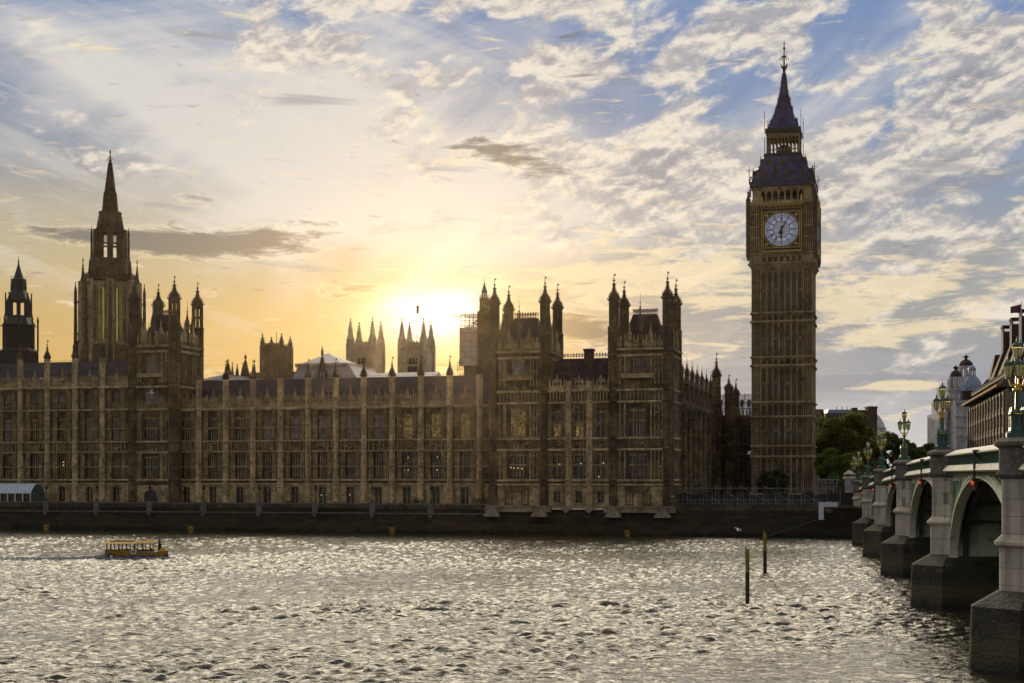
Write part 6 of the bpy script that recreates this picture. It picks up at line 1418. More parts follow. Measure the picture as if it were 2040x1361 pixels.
    m.build('deck', 'asphalt', br)
m = MB(); tt = np.linspace(tN, tA+45, 24)                   # road surface across
# skewbacks: pale green panels low inside each arch on the pier flank
for t in tP:
    m2 = MB(); m2.box(FW+.2, FW+BWID-.2, t-1.62, t+1.62, 4.2, 8.2); m2.build('pier_core', 'green', br)
# ---------------------------------------------------------------- bridge lamps
BLG = 'ornate lanterns on the bridge piers'
def lamp_data():
    d = {}
    m = MB(); m.lathe(0, 0, [(.62, 0), (.62, .25), (.45, .35), (.42, .5)], 8)
    for k in range(4):
        a = k*pi/2+pi/4; x, y = .42*cos(a), .42*sin(a); m.lathe(x, y, [(.13, .25), (.10, .5), (.10, 1.1), (.15, 1.2), (.10, 1.3), (.04, 1.55)], 6)
    m.lathe(0, 0, [(.26, .4), (.20, .6), (.17, 1.2), (.26, 1.3), (.14, 1.45), (.11, 2.3)], 8); d['post'] = data(m, 'post', 'green_dark')
    m = MB(); m.lathe(0, 0, [(.11, 2.3), (.26, 2.4), (.26, 2.48), (.12, 2.55), (.10, 3.1), (.2, 3.25), (.12, 3.35), (.06, 3.95)], 8)
    for k in range(3):
        a = k*2*pi/3+pi/6; x, y = .5*cos(a), .5*sin(a); m.bar((0, 0, 2.75), (x*.7, y*.7, 2.62), .06); m.bar((x*.7, y*.7, 2.62), (x, y, 3.05), .06); m.lathe(x, y, [(.05, 2.95), (.12, 3.05)], 6)
    m.lathe(0, 0, [(.45, 1.16), (.47, 1.2), (.45, 1.24)], 8); d['gilt_bracket'] = data(m, 'gilt_bracket', 'gold')
    def lant(x, y, z, s_):
        g, f, fl = MB(), MB(), MB()
        g.lathe(x, y, [(.16*s_, z), (.27*s_, z+.62*s_)], 6)
        f.lathe(x, y, [(.17*s_, z-.06), (.18*s_, z+.0)], 6); f.lathe(x, y, [(.31*s_, z+.62*s_), (.33*s_, z+.68*s_), (.20*s_, z+.84*s_), (.06*s_, z+.92*s_), (.08*s_, z+.98*s_), (.02, z+1.15*s_)], 6)
        for k in range(6): a = pi/6+k*pi/3; f.bar((x+.165*s_*cos(a), y+.165*s_*sin(a), z), (x+.275*s_*cos(a), y+.275*s_*sin(a), z+.62*s_), .02)
        fl.lathe(x, y, [(.03, z+.15*s_), (.22*s_, z+.44*s_), (.26*s_, z+.58*s_), (.28*s_, z+.60*s_)], 6)
        return g, f, fl
    L_ = []
    for i, (x, y, z, s_) in enumerate([(0, 0, 3.95, 1.0)]+[(.5*cos(k*2*pi/3+pi/6), .5*sin(k*2*pi/3+pi/6), 3.08, .92) for k in range(3)]):
        g, f, fl = lant(x, y, z, s_); L_.append((data(g, 'glass', 'lanternglass'), data(f, 'lantern_frame', 'green_dark'), data(fl, 'glow', 'flame')))
    d['l'] = L_; return d
LD = lamp_data()
names = ['on the nearest bridge pier, at the right edge', 'on the second bridge pier, before the white domed building', 'on the third bridge pier, standing clear against the sky', 'on the fourth bridge pier, in front of dark trees', 'on the fifth bridge pier, before the plane tree', 'on the sixth bridge pier, small and low', 'on the bridge abutment, farthest and closest to the gate pier']
for t, nm in zip(tP+[tA+2.0], names):
    if t == tP[0]: pass
    z = zt_of(t)+.12
    e = empty('street_lamp', 'green and gold lamp '+nm, 'street lamp', (*bw(t, 2.45), z), -PB, BLG); e.scale = (1.0, 1.0, 1.06)
    sub('post', LD['post'], e); sub('gilt_bracket', LD['gilt_bracket'], e)
    for i, (g, f, fl) in enumerate(LD['l']):
        o = sub('lantern', f, e); sub('lantern_glass', g, o)
        if i in (0, 1) : sub('lantern_glow', fl, o)
# navigation lights hanging on the spandrels
NG = 'red navigation lights hanging from the bridge parapet'
wh = ['over the nearest full arch', 'over the second nearest arch', 'over the third nearest arch', 'over the fourth nearest arch', 'over the fifth nearest arch']
for (ta, tb), nm in zip(spans[1:6], wh):
    t = (ta+tb)/2-2; z = zt_of(t); e = empty('navigation_light', 'black bracket with red river navigation light, '+nm, 'navigation light', (*bw(t, FW-.35), z), -PB, NG)
    m = MB(); m.box(-.5, -.36, -.09, .09, -2.2, -.3); m.bar((-.4, .0, -.4), (0, .3, -.9), .07); m.box(-.6, -.1, -.35, .35, -2.35, -2.1)
    for y in (-.25, .0, .25): m.lathe(-.35, y, [(.14, -2.9), (.17, -2.35)], 8)
    m.box(-.5, .35, -.5, .5, -.35, -.25); m.build('bracket', 'iron', e)
    m = MB(); m.lathe(-.58, -.28, [(.02, -2.55), (.11, -2.5), (.12, -2.32), (.02, -2.25)], 8); m.build('red_lamp', 'red', e)
# people and low traffic glimpsed above the far parapet
for i, (t, lab) in enumerate(((140, 'dark clothed person on the bridge pavement left of the fifth lantern'), (146, 'dark clothed person on the bridge pavement close to the fifth lantern'), (158, 'dark clothed person crossing the bridge between the fifth and sixth lantern'))):
    x, y = bw(t, FW+1.1); person(lab, (x, y, zt_of(t)-1.2), random.uniform(0, 6), 1.72, 'person')
# ---------------------------------------------------------------- timber piles in the river
PG = 'slanting topped mooring piles'
for px, yt, yb, r, lab in ((1489, 1088, 1204, .17, 'nearer and darker mooring pile with a notched top, left of the pair'), (1524, 1057, 1145, .19, 'farther mooring pile with a bright yellow green head, right of the pair')):
    D = 28900/(yb-HOR); x = (px-1020)/F*D; h = EYE+(HOR-yt)/F*D
    e = empty('mooring_pile', lab, 'pile', (x, D, 0), 0, PG)
    m = MB(); m.lathe(0, 0, [(r*1.05, -3), (r, h-2.2)], 10); m.build('pile', 'wood', e)
    m = MB(); m.lathe(0, 0, [(r*1.01, h-2.2), (r*1.0, h-.4), (r*.9, h-.25)], 10); m.box(-r*1.0, -r*.55, -.05, .08, h-.4, h+.05); m.box(-r*1.2, -r*.8, -.04, .04, h-.75, h-.5); m.build('pile_head', 'algae', e)
# yellow cross markers
MG = 'yellow cross topped channel markers near the far wall'
for px, yt, yb, lab in ((92, 1045, 1062.5, 'yellow cross topped marker below the awning, leftmost of the row'), (380, 1048, 1066, 'yellow cross topped marker to the upper right of the yellow boat'), (781, 1050, 1070, 'yellow cross topped marker below the recessed range'), (1250, 1056, 1075, 'yellow cross topped marker in front of the corner block')):
    D = 28900/(yb-HOR); x = (px-1020)/F*D; h = EYE+(HOR-yt)/F*D
    e = empty('channel_marker', lab, 'marker', (x, D, 0), 0, MG)
    m = MB(); m.lathe(0, 0, [(.65, -.3), (.6, .12), (.15, .2)], 10); m.build('float', 'rubber', e)
    m = MB(); m.bar((0, 0, .1), (0, 0, h), .09)
    for z, w_ in ((h-.25, .52), (h-.85, .48)):
        m.bar((-w_, 0, z-.24), (w_, 0, z+.24), .085); m.bar((-w_, 0, z+.24), (w_, 0, z-.24), .085)
    m.build('cross_topmark', 'yellow', e)
# ---------------------------------------------------------------- yellow tour boat
D = 28900/(1113-HOR); bx = (272-1020)/F*D
BSC = (1, 1, .86)
bt = empty('tour_boat', 'yellow amphibious tour boat with an open canopied cabin heading right', 'boat', (bx, D, -.05), R(14)); bt.scale = BSC
m = MB(); Lb = 3.9; hull = [(-Lb, .0, 1.15), (-Lb, .95, 1.2), (Lb*.55, 1.1, 1.15), (Lb*.85, .85, 1.25), (Lb*1.0, .15, 1.35)]
vs = []; fs = []
st_ = [(-Lb, 1.1, 1.0), (-Lb*.3, 1.2, 1.0), (Lb*.5, 1.2, 1.0), (Lb*.85, 1.0, 1.15), (Lb*1.02, .75, 1.25)]
for x, hw, z1 in st_: vs += [(x, -hw, z1), (x, -hw*.9, -.25), (x, hw*.9, -.25), (x, hw, z1)]
for i in range(len(st_)-1):
    b = i*4; fs += [(b, b+1, b+5, b+4), (b+1, b+2, b+6, b+5), (b+2, b+3, b+7, b+6), (b+3, b, b+4, b+7)]
fs += [(0, 3, 2, 1), (16, 17, 18, 19)]; m.add(vs, fs); m.build('hull', 'yellow', bt)
m = MB(); m.box(-Lb-.02, Lb*.6, -1.24, -1.2, .35, .48); m.box(Lb*.86, Lb*1.03, -1.0, -.72, .1, .7); 
for x in (-2.2, -.9, .4, 1.6): m.xz([(x, .5), (x+.8, .5), (x+.4, .7)], -1.25, -1.21)
m.build('blue_trim', 'blue', bt)
m = MB(); m.box(-Lb*.97, -.8, -1.15, -1.1, 1.0, 1.35); m.box(-Lb, -Lb+.06, -1.1, 1.1, 1.0, 1.5); m.box(-Lb*.97, 2.2, 1.1, 1.15, 1.0, 1.4)
for x in np.linspace(-Lb*.95, 2.1, 7):
    for y in (-1.1, 1.1): m.box(x-.04, x+.04, y-.04, y+.04, 1.0, 2.55)
m.build('cabin_frame', 'yellow', bt)
m = MB()
for x0, x1, zt in ((-Lb*1.0, -.1, 2.62), (-.05, 2.5, 2.78)): m.add([(x0, -1.3, zt-.25), (x1, -1.3, zt-.25), (x1, -.9, zt), (x0, -.9, zt), (x1, .9, zt), (x0, .9, zt), (x1, 1.3, zt-.25), (x0, 1.3, zt-.25), (x0, -1.3, zt-.32), (x1, -1.3, zt-.32), (x1, 1.3, zt-.32), (x0, 1.3, zt-.32)], [(0, 1, 2, 3), (3, 2, 4, 5), (5, 4, 6, 7), (8, 11, 10, 9), (0, 8, 9, 1), (1, 9, 10, 6, 4, 2), (0, 3, 5, 7, 11, 8)])
m.build('canopy', 'yellow_top', bt)
m = MB(); m.lathe(-Lb*.75, 0, [(.4, 2.6), (.4, 2.85), (.1, 2.95)], 10); m.box(.2, 2.2, -.6, .6, 2.78, 2.92); m.box(-Lb*.7, -.3, -.5, -.42, 2.62, 2.8); m.box(-Lb*.7, -.3, .42, .5, 2.62, 2.8); m.build('roof_rack', 'yellow', bt)
m = MB(); m.lathe(.9, 0, [(.28, 2.92), (.28, 3.02), (.2, 3.18), (.05, 3.25)], 10); m.build('roof_fan', 'white', bt)
m = MB(); m.lathe(2.9, -.2, [(.22, .9), (.22, 2.3), (.10, 2.35), (.08, 2.9)], 8); m.bar((2.9, -.2, 2.9), (2.8, -.2, 3.7), .05); m.build('exhaust_stack', 'rubber', bt)
m = MB(); m.box(2.6, 3.8, -.7, .7, 1.1, 1.3); m.box(2.9, 3.6, -.9, -.75, 1.25, 1.5); m.bar((3.85, -.6, 1.2), (3.85, -.6, 1.9), .05); m.build('foredeck', 'yellow_top', bt)
m = MB(); m.box(-Lb*.95, 2.3, -.9, .9, 1.0, 1.05); m.build('deck', 'rubber', bt)
def tyre(name, mat, R_, r_, x, y, z):
    m = MB(); n, k_ = 20, 8; vs = []; fs = []
    for i in range(n):
        for j in range(k_): a, b = 2*pi*i/n, 2*pi*j/k_; vs.append((x+(R_+r_*cos(b))*cos(a), y+r_*sin(b), z+(R_+r_*cos(b))*sin(a)))
    for i in range(n):
        for j in range(k_): fs.append((i*k_+j, ((i+1) % n)*k_+j, ((i+1) % n)*k_+(j+1) % k_, i*k_+(j+1) % k_))
    m.add(vs, fs); return m
w1_ = tyre('', '', .30, .13, -Lb*.80, -1.28, .55).build('wheel', 'rubber', bt)
m = MB(); m.lathe(0, 0, [(.2, 0), (.2, .1)], 10); 
m = MB(); m.xz([(-Lb*.80+.2*cos(t), .55+.2*sin(t)) for t in np.linspace(0, 2*pi, 13)[:-1]], -1.36, -1.3); m.build('wheel_hub', 'white', w1_)
tyre('', '', .30, .09, -.35, -1.3, 1.15).build('lifebuoy', 'white', bt)
PGp = 'passengers seated in the yellow boat'
labs = ['passenger seated at the stern of the yellow boat', 'second passenger from the stern of the yellow boat', 'third passenger from the stern, by the white lifebuoy of the yellow boat', 'passenger seated amidships in the yellow boat', 'passenger seated under the front canopy of the yellow boat', 'front passenger next to the black exhaust stack of the yellow boat']
for i, lab in enumerate(labs):
    xl, yl = -3.2+i*.98, -.35 if i % 2 else -.55
    c, s_ = cos(R(14)), sin(R(14)); person('dark clothed '+lab, (bx+xl*c-yl*s_, D+xl*s_+yl*c, .95*.86-.12), R(14)+pi/2, 1.6, 'person', 'sit', group=PGp)
# foam of the wake
fo = empty('wake', 'small white wake churned up behind the yellow boat', 'wake', (bx-4.2, D-1.2, 0), 0)
rn = np.random.default_rng(9); n = 2600
px_ = -np.abs(rn.gamma(1.1, 4.6, n)); py_ = rn.normal(0, .35+.10*np.abs(px_))-.16*np.abs(px_); pz = .12+np.abs(rn.normal(0, .34, n))*np.exp(px_*.55)+.05
n2_ = 500; px_[:n2_] = rn.uniform(0, 8.5, n2_); py_[:n2_] = -1.5+px_[:n2_]*.22+rn.normal(0, .18, n2_); pz[:n2_] = .1+np.abs(rn.normal(0, .05, n2_))
leaves(np.stack([px_+.9, py_, pz], 1), .15, 'foam', 'foam', fo, rn)
fo2 = fo.children[0]
# ---------------------------------------------------------------- gulls
GG = 'white gulls in flight'
def gull(px, py, Dd, sc, lift, lab, rz):
    x = (px-1020)/F*Dd; z = EYE+(HOR-py)/F*Dd; e = empty('gull', lab, 'gull', (x, Dd, z), rz, GG); e.scale = (sc,)*3
    m = MB(); prof = [(.01, -.32), (.06, -.22), (.09, -.05), (.085, .1), (.05, .22), (.055, .28), (.03, .34), (.01, .40)]
    n = 8; vs = []; fs = []
    for r, xx in prof:
        for k in range(n): a = 2*pi*k/n; vs.append((xx, r*cos(a), r*sin(a)*.9))
    for j in range(len(prof)-1):
        for k in range(n): fs.append((j*n+k, (j+1)*n+k, (j+1)*n+(k+1) % n, j*n+(k+1) % n))
    m.add(vs, fs)
    for s_ in (-1, 1):
        a, b, c = (0, s_*.05, .04), (.06, s_*.35, .04+.30*lift), (-.12, s_*.75, .04+(.42 if lift > 0 else -.2)*abs(lift))
        vs = [(.12, a[1], a[2]), (-.12, a[1], a[2]), (.12, b[1], b[2]), (-.08, b[1], b[2]), (c[0]+.05, c[1], c[2]), (c[0]-.03, c[1], c[2]-.01)]
        vs += [(x_, y_, z_-.018) for x_, y_, z_ in vs]; m.add(vs, [(0, 1, 3, 2), (2, 3, 5, 4), (6, 8, 9, 7), (8, 10, 11, 9), (0, 2, 8, 6), (2, 4, 10, 8), (1, 7, 9, 3), (3, 9, 11, 5)])
    m.build('body', 'feather', e, smooth=True)
gull(1472, 1057, 190, 1.25, .6, 'white gull flying low over the water left of the mooring piles', R(20))
gull(302, 783, 200, 1.2, 1.0, 'white gull with raised wings in front of the four turreted centre tower', R(200))
gull(83, 754, 200, .9, .3, 'white gull gliding before the dark slate roof at far left', R(180))
gull(1492, 905, 210, .9, 1.2, 'white gull with wings up before the dark link wing beside the clock tower', R(150))
gull(1340, 989, 200, .6, .2, 'small white gull near the right foot of the corner block', R(10))
# ---------------------------------------------------------------- trees
def tree(label, px, v, py_top, py_bot, wpx, mat, group=None, name='tree', n=5200, seed=1, leaf=.42, world=None):
    rn = np.random.default_rng(seed); uc = U(px, v); z0 = 4.5; zt_ = Z(py_top, uc, v); r = wpx/2*DEP(uc, v)/F; zb_ = Z(py_bot, uc, v)
    e = pal(name, label, 'tree', uc, v, z0, group); H = zt_-z0; cb = max(1.5, zb_-z0)
    m = MB(); m.lathe(0, 0, [(.55, -.3), (.38, cb), (.28, cb+(H-cb)*.35)], 8)
    for k in range(9):
        a = rn.random()*6.28; zz = cb+(H-cb)*rn.uniform(0, .45); rr = r*rn.uniform(.5, .85); m.bar((0, 0, zz-.6), (rr*cos(a), rr*sin(a), zz+(H-cb)*rn.uniform(.1, .4)), .17, 5, .05)
    m.build('trunk', 'bark', e)
    cl = []; nb = 34
    for k in range(nb):
        d = rn.normal(size=3); d /= np.linalg.norm(d); rr = rn.uniform(.45, .92)**.7
        c = np.array([d[0]*r*rr*.86, d[1]*r*rr*.86, cb+(H-cb)*.5+d[2]*(H-cb)*.45*rr]); s_ = r*rn.uniform(.16, .30)
        k_ = n//nb; q = rn.normal(size=(k_, 3)); q /= np.linalg.norm(q, axis=1)[:, None]; q *= (rn.uniform(.55, 1.0, k_)**.5)[:, None]*s_; q[:, 2] *= .7
        cl.append(c+q)
    pts = np.concatenate(cl); pts = pts[pts[:, 2] < H]; leaves(pts, leaf, mat, 'crown', e, rn); return e
TG = 'trees behind the bridge and beside the clock tower'
tree('large yellow green plane tree with a rounded crown just right of the clock tower', 1680, 335, 812, 930, 150, 'leafA', TG, n=20000, seed=2, leaf=.42)
tree('lower bright green tree in front of the plane tree, above the gate pier', 1668, 300, 890, 968, 120, 'leafC', TG, n=11000, seed=3, leaf=.34)
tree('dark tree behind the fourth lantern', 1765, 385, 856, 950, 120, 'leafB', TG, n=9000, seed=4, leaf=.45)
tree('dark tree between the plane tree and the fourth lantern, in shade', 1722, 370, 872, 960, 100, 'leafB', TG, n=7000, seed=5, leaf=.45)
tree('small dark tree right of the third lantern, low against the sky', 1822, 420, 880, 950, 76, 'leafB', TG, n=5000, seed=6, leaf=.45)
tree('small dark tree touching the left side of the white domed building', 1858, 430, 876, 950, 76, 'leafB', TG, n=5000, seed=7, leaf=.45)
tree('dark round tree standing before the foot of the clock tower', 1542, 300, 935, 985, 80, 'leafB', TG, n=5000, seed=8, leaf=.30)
# ---------------------------------------------------------------- buildings beyond the bridge (world frame)
def WX(px, D): return (px-1020)/F*D
def WZ(py, D): return EYE+(HOR-py)/F*D
# dark office block receding along the approach road
pA = (WX(2001, 278), 278.0); pBk = (WX(1930, 352), 352.0)
ang = atan2(pBk[1]-pA[1], pBk[0]-pA[0]); LO = sqrt((pBk[0]-pA[0])**2+(pBk[1]-pA[1])**2)
# local frame: x along the facade from the far end to the near corner, y into the building
eo = empty('office_building', 'dark bronze and buff office block with a steep roof and tall chimneys behind the bridge', 'office building', (pBk[0], pBk[1], 4.5), ang+pi)
zE = WZ(766, 278)-4.5; f0 = 0
m = MB(); m.box(0, LO, .6, 40, 0, zE-1.2); m.build('wall', 'bronze', eo)
m = MB(); nb = 13; fl = 6; fh = (zE-1.5)/fl
for i in range(nb+1): x = i*LO/nb; m.box(x-.28, x+.28, -.3, .6, 0, zE-1.2); 
m.build('stone_piers', 'officestone', eo)
m = MB()
for i in range(nb):
    for q_2 in (.33, .67): x = (i+q_2)*LO/nb; m.box(x-.10, x+.10, .1, .6, 0, zE-1.4)
for j in range(fl+1): m.box(0, LO, -.05, .6, j*fh-.3, j*fh+.25)
m.build('window_bars', 'bronze', eo)
m = MB()
for i in range(nb):
    for j in range(fl):
        for q_2 in (.17, .5, .83): x = (i+q_2)*LO/nb; m.box(x-.5, x+.5, .0, .5, j*fh+.3, j*fh+1.0)
m.build('sill_blocks', 'officestone', eo)
wd_ = MB(); wd_.add([(-.75, 0, 0), (.75, 0, 0), (.75, 0, fh-1.1), (-.75, 0, fh-1.1)], [(0, 1, 2, 3)]); wdd = data(wd_, 'office_window', 'officeglass')
cnt = 0
for i in range(nb):
    for j in range(fl-1, 0, -1):
        if cnt >= 65: break
        o = sub('window', wdd, eo); o.location = ((i+.5)*LO/nb, .45, j*fh+1.0); o.scale = (2.2, 1, 1); cnt += 1
m = MB(); m.box(-1.5, LO+1.2, -1.6, -1.1, zE-.4, zE+.05); m.build('eave_strip', 'copper', eo)
RH = 10.0
m = MB(); m.add([(-1, -1.1, zE-.5), (LO+1, -1.1, zE-.5), (LO-2, 7.5, zE+RH), (9, 7.5, zE+RH), (-1, 34, zE-.5), (LO+1, 34, zE-.5), (LO-2, 22, zE+RH), (9, 22, zE+RH)], [(0, 1, 2, 3), (3, 2, 6, 7), (4, 7, 6, 5), (0, 3, 7, 4), (1, 5, 6, 2)])
ro = m.build('roof', 'officeroof', eo)
m = MB()
for i in range(26): x0_ = 0+i*LO/25; xt = 9+(LO-11)*i/25; m.bar((x0_, -1.1, zE-.4), (xt, 7.5, zE+RH+.1), .16)
for k in (.22, .3): m.box(2, LO-1, -1.1+8.6*k-.3, -1.1+8.6*k, zE+RH*k-.3, zE+RH*k+.15)
m.build('roof_ribs', 'bronze', ro)
m = MB()
for k in range(30): x = 1+k*(LO-1)/30; m.box(x-.22, x+.22, .5, 1.0, zE+2.5, zE+2.9)
m.build('roof_studs', 'officestone', ro)
for k, (x, hh) in enumerate(((LO*.35, 0), (LO*.56, 0), (LO*.77, 0), (LO*.97, 0), (LO*.20, -1))):
    m = MB(); zt2 = zE+RH+6.3
    if hh < 0: m.taper(x-2.5, x+2.5, 3, 10, zE+4, zE+RH+.8, .8, 1.5)
    else:
        m.taper(x-3.6, x+3.6, 2.5, 12, zE+4, zE+RH+.6, 1.6, 2.5); m.box(x-1.9, x+1.9, 5, 9, zE+RH, zt2-1.2)
        for a_ in np.linspace(-1.7, 1.7, 5): m.box(x+a_-.18, x+a_+.18, 5, 5.3, zt2-1.2, zt2-.2); m.box(x+a_-.18, x+a_+.18, 8.7, 9, zt2-1.2, zt2-.2)
        m.box(x-2.1, x+2.1, 4.8, 9.2, zt2-.2, zt2+.2)
    m.build('chimney', 'bronze', eo)
# glazed turn of the block toward the river
m = MB()
for j in range(fl+1): m.box(LO+.05, LO+6, .3, 12, j*fh-.2, j*fh+.5)
for q_2 in (0, .33, .66, 1): m.box(LO+.05+q_2*5.7, LO+.35+q_2*5.7, .0, .3, 0, zE-1)
m.build('corner_frame', 'bronze', eo); m = MB(); m.box(LO+.1, LO+5.9, .5, 12, 0, zE-1.2); m.build('corner_glass', 'officeglass', eo)
# flag on its pole
D = 270; e = empty('flagpole', 'white flagpole with a dark red flag flying left, right of the office chimneys', 'flagpole', (WX(2034.5, D), D, WZ(700, D)), 0)
m = MB(); m.bar((0, 0, 0), (0, 0, WZ(600, D)-WZ(700, D)), .12, 6, .07); m.build('pole', 'white', e)
z1 = WZ(605, D)-WZ(700, D); m = MB(); vs = []; n = 10
for i in range(n+1): t = i/n; yy = .25*sin(t*7); vs += [(-.05-t*1.95, yy, z1-.1-.5*t), (-.05-t*1.95, yy, z1-1.7-.15*t)]
m.add(vs, [(2*i, 2*i+1, 2*i+3, 2*i+2) for i in range(n)]); m.build('flag', 'flag', e)
# white domed building
D = 400; X0, X1 = WX(1872, D), WX(1936, D); ed = empty('domed_building', 'ornate white stone building with dark cupolas and a blue lead dome behind the bridge lamps', 'building', ((X0+X1)/2, D, 4.5), 0)
xo = (X0+X1)/2; zq = lambda py: WZ(py, D)-4.5; xq = lambda px, y=0: WX(px, D+y)-xo
m = MB(); m.box(xq(1872, 4), xq(1895, 4), 4, 16, 0, zq(822)); m.box(xq(1885), xq(1915), 0, 14, 0, zq(796)); m.box(xq(1905, -6), xq(1930, -6), -6, 12, 0, zq(800)); m.box(xq(1889, 3), xq(1944, 3), 3, 14, zq(800), zq(768)); m.box(xq(1912, -2), xq(1946, -2), -2, 10, 0, zq(786)); m.build('wall', 'pearl', ed)
m = MB()
for a, b, y, zs_ in ((1871, 1896, 4, (824, 838, 862)), (1884, 1916, 0, (798, 820, 845, 868)), (1904, 1931, -6, (806, 833, 853, 872))):
    for py in zs_: m.box(xq(a, y)-.3, xq(b, y)+.3, y-.8, y, zq(py), zq(py)+.8)
    for px in np.linspace(a+2, b-2, 5): m.box(xq(px, y)-.35, xq(px, y)+.35, y-.55, y, 0, zq(zs_[0]))
m.build('cornices_and_columns', 'pearl', ed)
wm = MB(); wm.box(-.55, .55, -.08, .1, 0, 2.3); wmd = data(wm, 'window', 'glass')
for a, b, y, zs_ in ((1874, 1893, 4, (836, 860, 884)), (1888, 1912, 0, (816, 842, 866, 888)), (1908, 1928, -6, (830, 850, 870, 888))):
    for py in zs_:
        for px in np.linspace(a+2.5, b-2.5, 4): o = sub('window', wmd, ed); o.location = (xq(px, y), y-.02, zq(py)+.2)
def dome(mm, x, y, r, z0, h, n=16): mm.lathe(x, y, [(r*cos(t), z0+h*sin(t)) for t in np.linspace(0, 1.45, 8)], n)
cx, cy = xq(1936, -4), -4; rr = 20*D/F
m = MB(); m.lathe(cx, cy, [(rr*.95, zq(820)), (rr*.95, zq(784)), (rr*1.05, zq(783)), (rr*1.05, zq(781))], 16); m.build('drum', 'bronze', ed)
m = MB(); dome(m, cx, cy, rr, zq(781), zq(750)-zq(781)); dmo = m.build('blue_dome', 'dome', ed, smooth=False)
m = MB()
for k in range(16):
    a = 2*pi*k/16+pi/16
    for t0, t1 in zip(np.linspace(0, 1.4, 7), np.linspace(0, 1.4, 7)[1:]): m.bar((cx+rr*1.01*cos(t0)*cos(a), cy+rr*1.01*cos(t0)*sin(a), zq(781)+(zq(750)-zq(781))*sin(t0)), (cx+rr*1.01*cos(t1)*cos(a), cy+rr*1.01*cos(t1)*sin(a), zq(781)+(zq(750)-zq(781))*sin(t1)), .09)
m.build('dome_ribs', 'lead', dmo)
m = MB()
for k in range(8): a = k*pi/4; m.bar((cx+.85*cos(a), cy+.85*sin(a), zq(751)), (cx+.85*cos(a), cy+.85*sin(a), zq(739)), .13)
dome(m, cx, cy, 1.15, zq(739), 1.1, 8); m.lathe(cx, cy, [(1.2, zq(751)-.3), (1.2, zq(751))], 8); m.build('dome_lantern', 'dome', ed)
for px, ptop, pd_, pb, wr, hollow in ((1924.5, 700, 724, 752, 14, True), (1904, 726, 750, 778, 12, False)):
    y = 10 if hollow else 3; x = xq(px, y); r = wr*D/F; m = MB()
    m.lathe(x, y, [(r*1.35, zq(pb+30)), (r*1.35, zq(pb)), (r*1.6, zq(pb)+.1), (r*1.6, zq(pb)+.6)], 8)
    for k in range(8): a = pi/8+k*pi/4; m.lathe(x+r*1.1*cos(a), y+r*1.1*sin(a), [(.5, zq(pb)+.5), (.5, zq(pd_+4))], 6)
    m.lathe(x, y, [(r*1.25, zq(pd_+4)), (r*1.25, zq(pd_))], 8); cp_ = m.build('cupola', 'pearl', ed)
    m = MB(); dome(m, x, y, r, zq(pd_), zq(ptop+10)-zq(pd_), 12); m.lathe(x, y, [(.5, zq(ptop+11)), (.3, zq(ptop+8)), (.75, zq(ptop+6)), (.75, zq(ptop+4)), (.2, zq(ptop+2)), (.04, zq(ptop-1))], 8); m.build('cupola_dome', 'bronze', cp_)
# gabled building behind the plane tree and blue glazed attic
D = 470; ed = empty('gabled_building', 'dark brick building with a stepped chimney and a pale curved gable behind the trees', 'building', (WX(1730, D), D, 4.5), 0); xo = WX(1730, D); xq = lambda px: WX(px, D)-xo; zq = lambda py: WZ(py, D)-4.5
m = MB(); m.box(xq(1696), xq(1740), 0, 12, 0, zq(817)); m.box(xq(1700), xq(1710), 1, 4, zq(817), zq(812)); m.build('brick_wall', 'brick', ed)
m = MB(); m.box(xq(1728), xq(1746), -1, 3, 0, zq(810)); m.box(xq(1727), xq(1747), -1.2, 3.2, zq(813), zq(810)); m.build('chimney', 'brick', ed)
m = MB(); m.xz([(xq(1738), 0), (xq(1766), 0), (xq(1766), zq(860)), (xq(1759), zq(842)), (xq(1753), zq(832)), (xq(1747), zq(826)), (xq(1741), zq(826)), (xq(1738), zq(840))], -.6, 10); m.build('pale_gable', 'white', ed)
m = MB(); m.box(xq(1738), xq(1765), -.9, -.6, zq(854), zq(853)); m.build('gable_cornice', 'brick', ed)
for px in (1726, 1733):
    for py in (840, 855): m = MB(); m.box(xq(px)-.5, xq(px)+.5, -.15, 0, zq(py), zq(py-7)); m.build('window', 'glass', ed)
D = 450; eb = empty('glazed_attic_building', 'low building with a blue glazed attic between the clock tower and the brick chimneys', 'building', (WX(1672, D), D, 4.5), 0); xo = WX(1672, D)
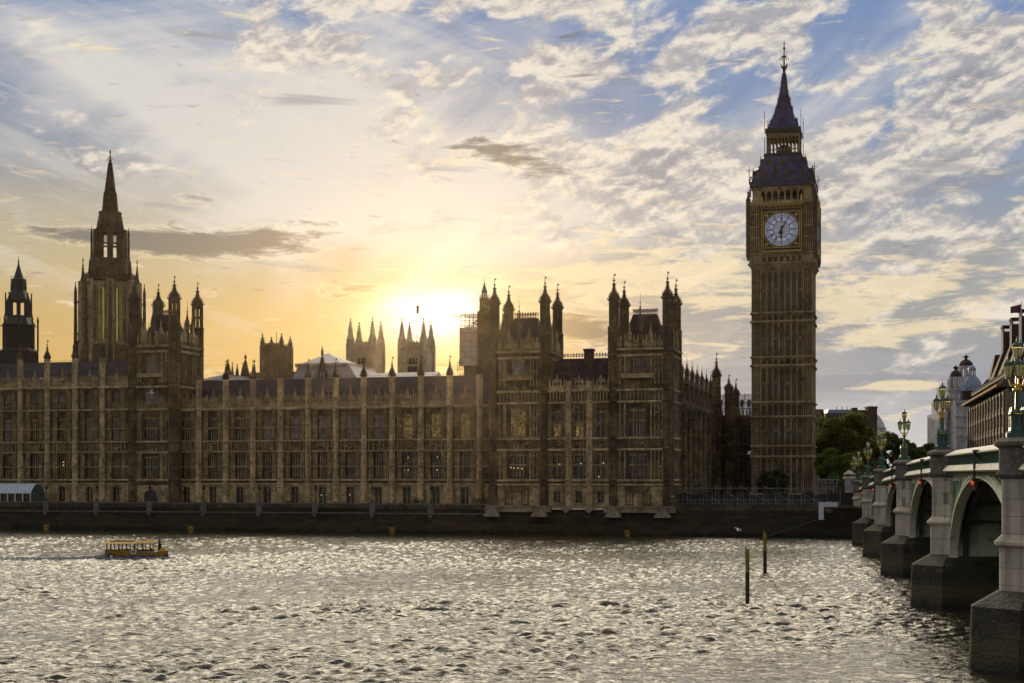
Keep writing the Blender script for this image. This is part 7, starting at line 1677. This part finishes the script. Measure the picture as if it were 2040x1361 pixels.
m = MB(); m.box(xq(1640), xq(1700), 0, 14, 0, zq(838)); m.build('wall', 'brick', eb)
m = MB(); m.box(xq(1645), xq(1697), .5, 13, zq(838), zq(823)); m.build('attic_windows', 'officeglass', eb)
m = MB(); m.xz([(xq(1648), zq(823)), (xq(1697), zq(823)), (xq(1695), zq(816)), (xq(1651), zq(816))], .2, 12); m.build('glass_roof', 'glassblue', eb)
m = MB()
for px in np.arange(1646, 1698, 7.5): m.box(xq(px)-.12, xq(px)+.12, .3, .5, zq(838), zq(823))
for px, py in ((1671, 812), (1682, 811), (1692, 812)): m.bar((xq(px), 3, zq(817)), (xq(px), 3, zq(py-3)), .12)
m.build('attic_frame', 'bronze', eb)
D = 440; en = empty('stone_building', 'narrow dark stone building edge directly right of the clock tower', 'building', (WX(1632, D), D, 4.5), 0); xo = WX(1632, D); m = MB(); m.taper(xq(1618), xq(1648), 0, 10, 0, zq(817), 1.0, 0)
m.build('wall', 'stone', en); m = MB(); m.box(xq(1622), xq(1641), 1, 9, zq(817), zq(815)); m.build('parapet', 'stone_dark', en)
# floodlight mast beside the bridge foot, pale sheeted parapet
v3 = 262
e = pal('ramp_screen', 'pale slatted screen sloping down to the bridge foot behind the gate pier', 'screen', U(1706, v3), v3, 4.5)
m = MB(); 
for k in range(12): x = -.2+k*.32; m.box(x-.12, x+.12, -.05+k*.0, .05, 0, 1.2+k*.28)
m.bar((-.4, 0, 1.2), (3.6, 0, 4.6), .06); m.build('slats', 'granite', e)

# ---------------------------------------------------------------- warm scattering air, added to imitate sun flare
hz = MB(); hz.box(-700, 700, -60, 900, -7, 190)
hm = bpy.data.materials.new('flare_haze'); hm.use_nodes = True; nt = hm.node_tree; nt.nodes.remove(nt.nodes['Principled BSDF'])
pv = nt.nodes.new('ShaderNodeVolumePrincipled'); pv.inputs['Color'].default_value = (1, .74, .42, 1); pv.inputs['Density'].default_value = .000014; pv.inputs['Anisotropy'].default_value = .9
nt.links.new(pv.outputs[0], nt.nodes['Material Output'].inputs['Volume'])
tag(hz.build('flare_haze', hm), None, None, None, 'stuff')
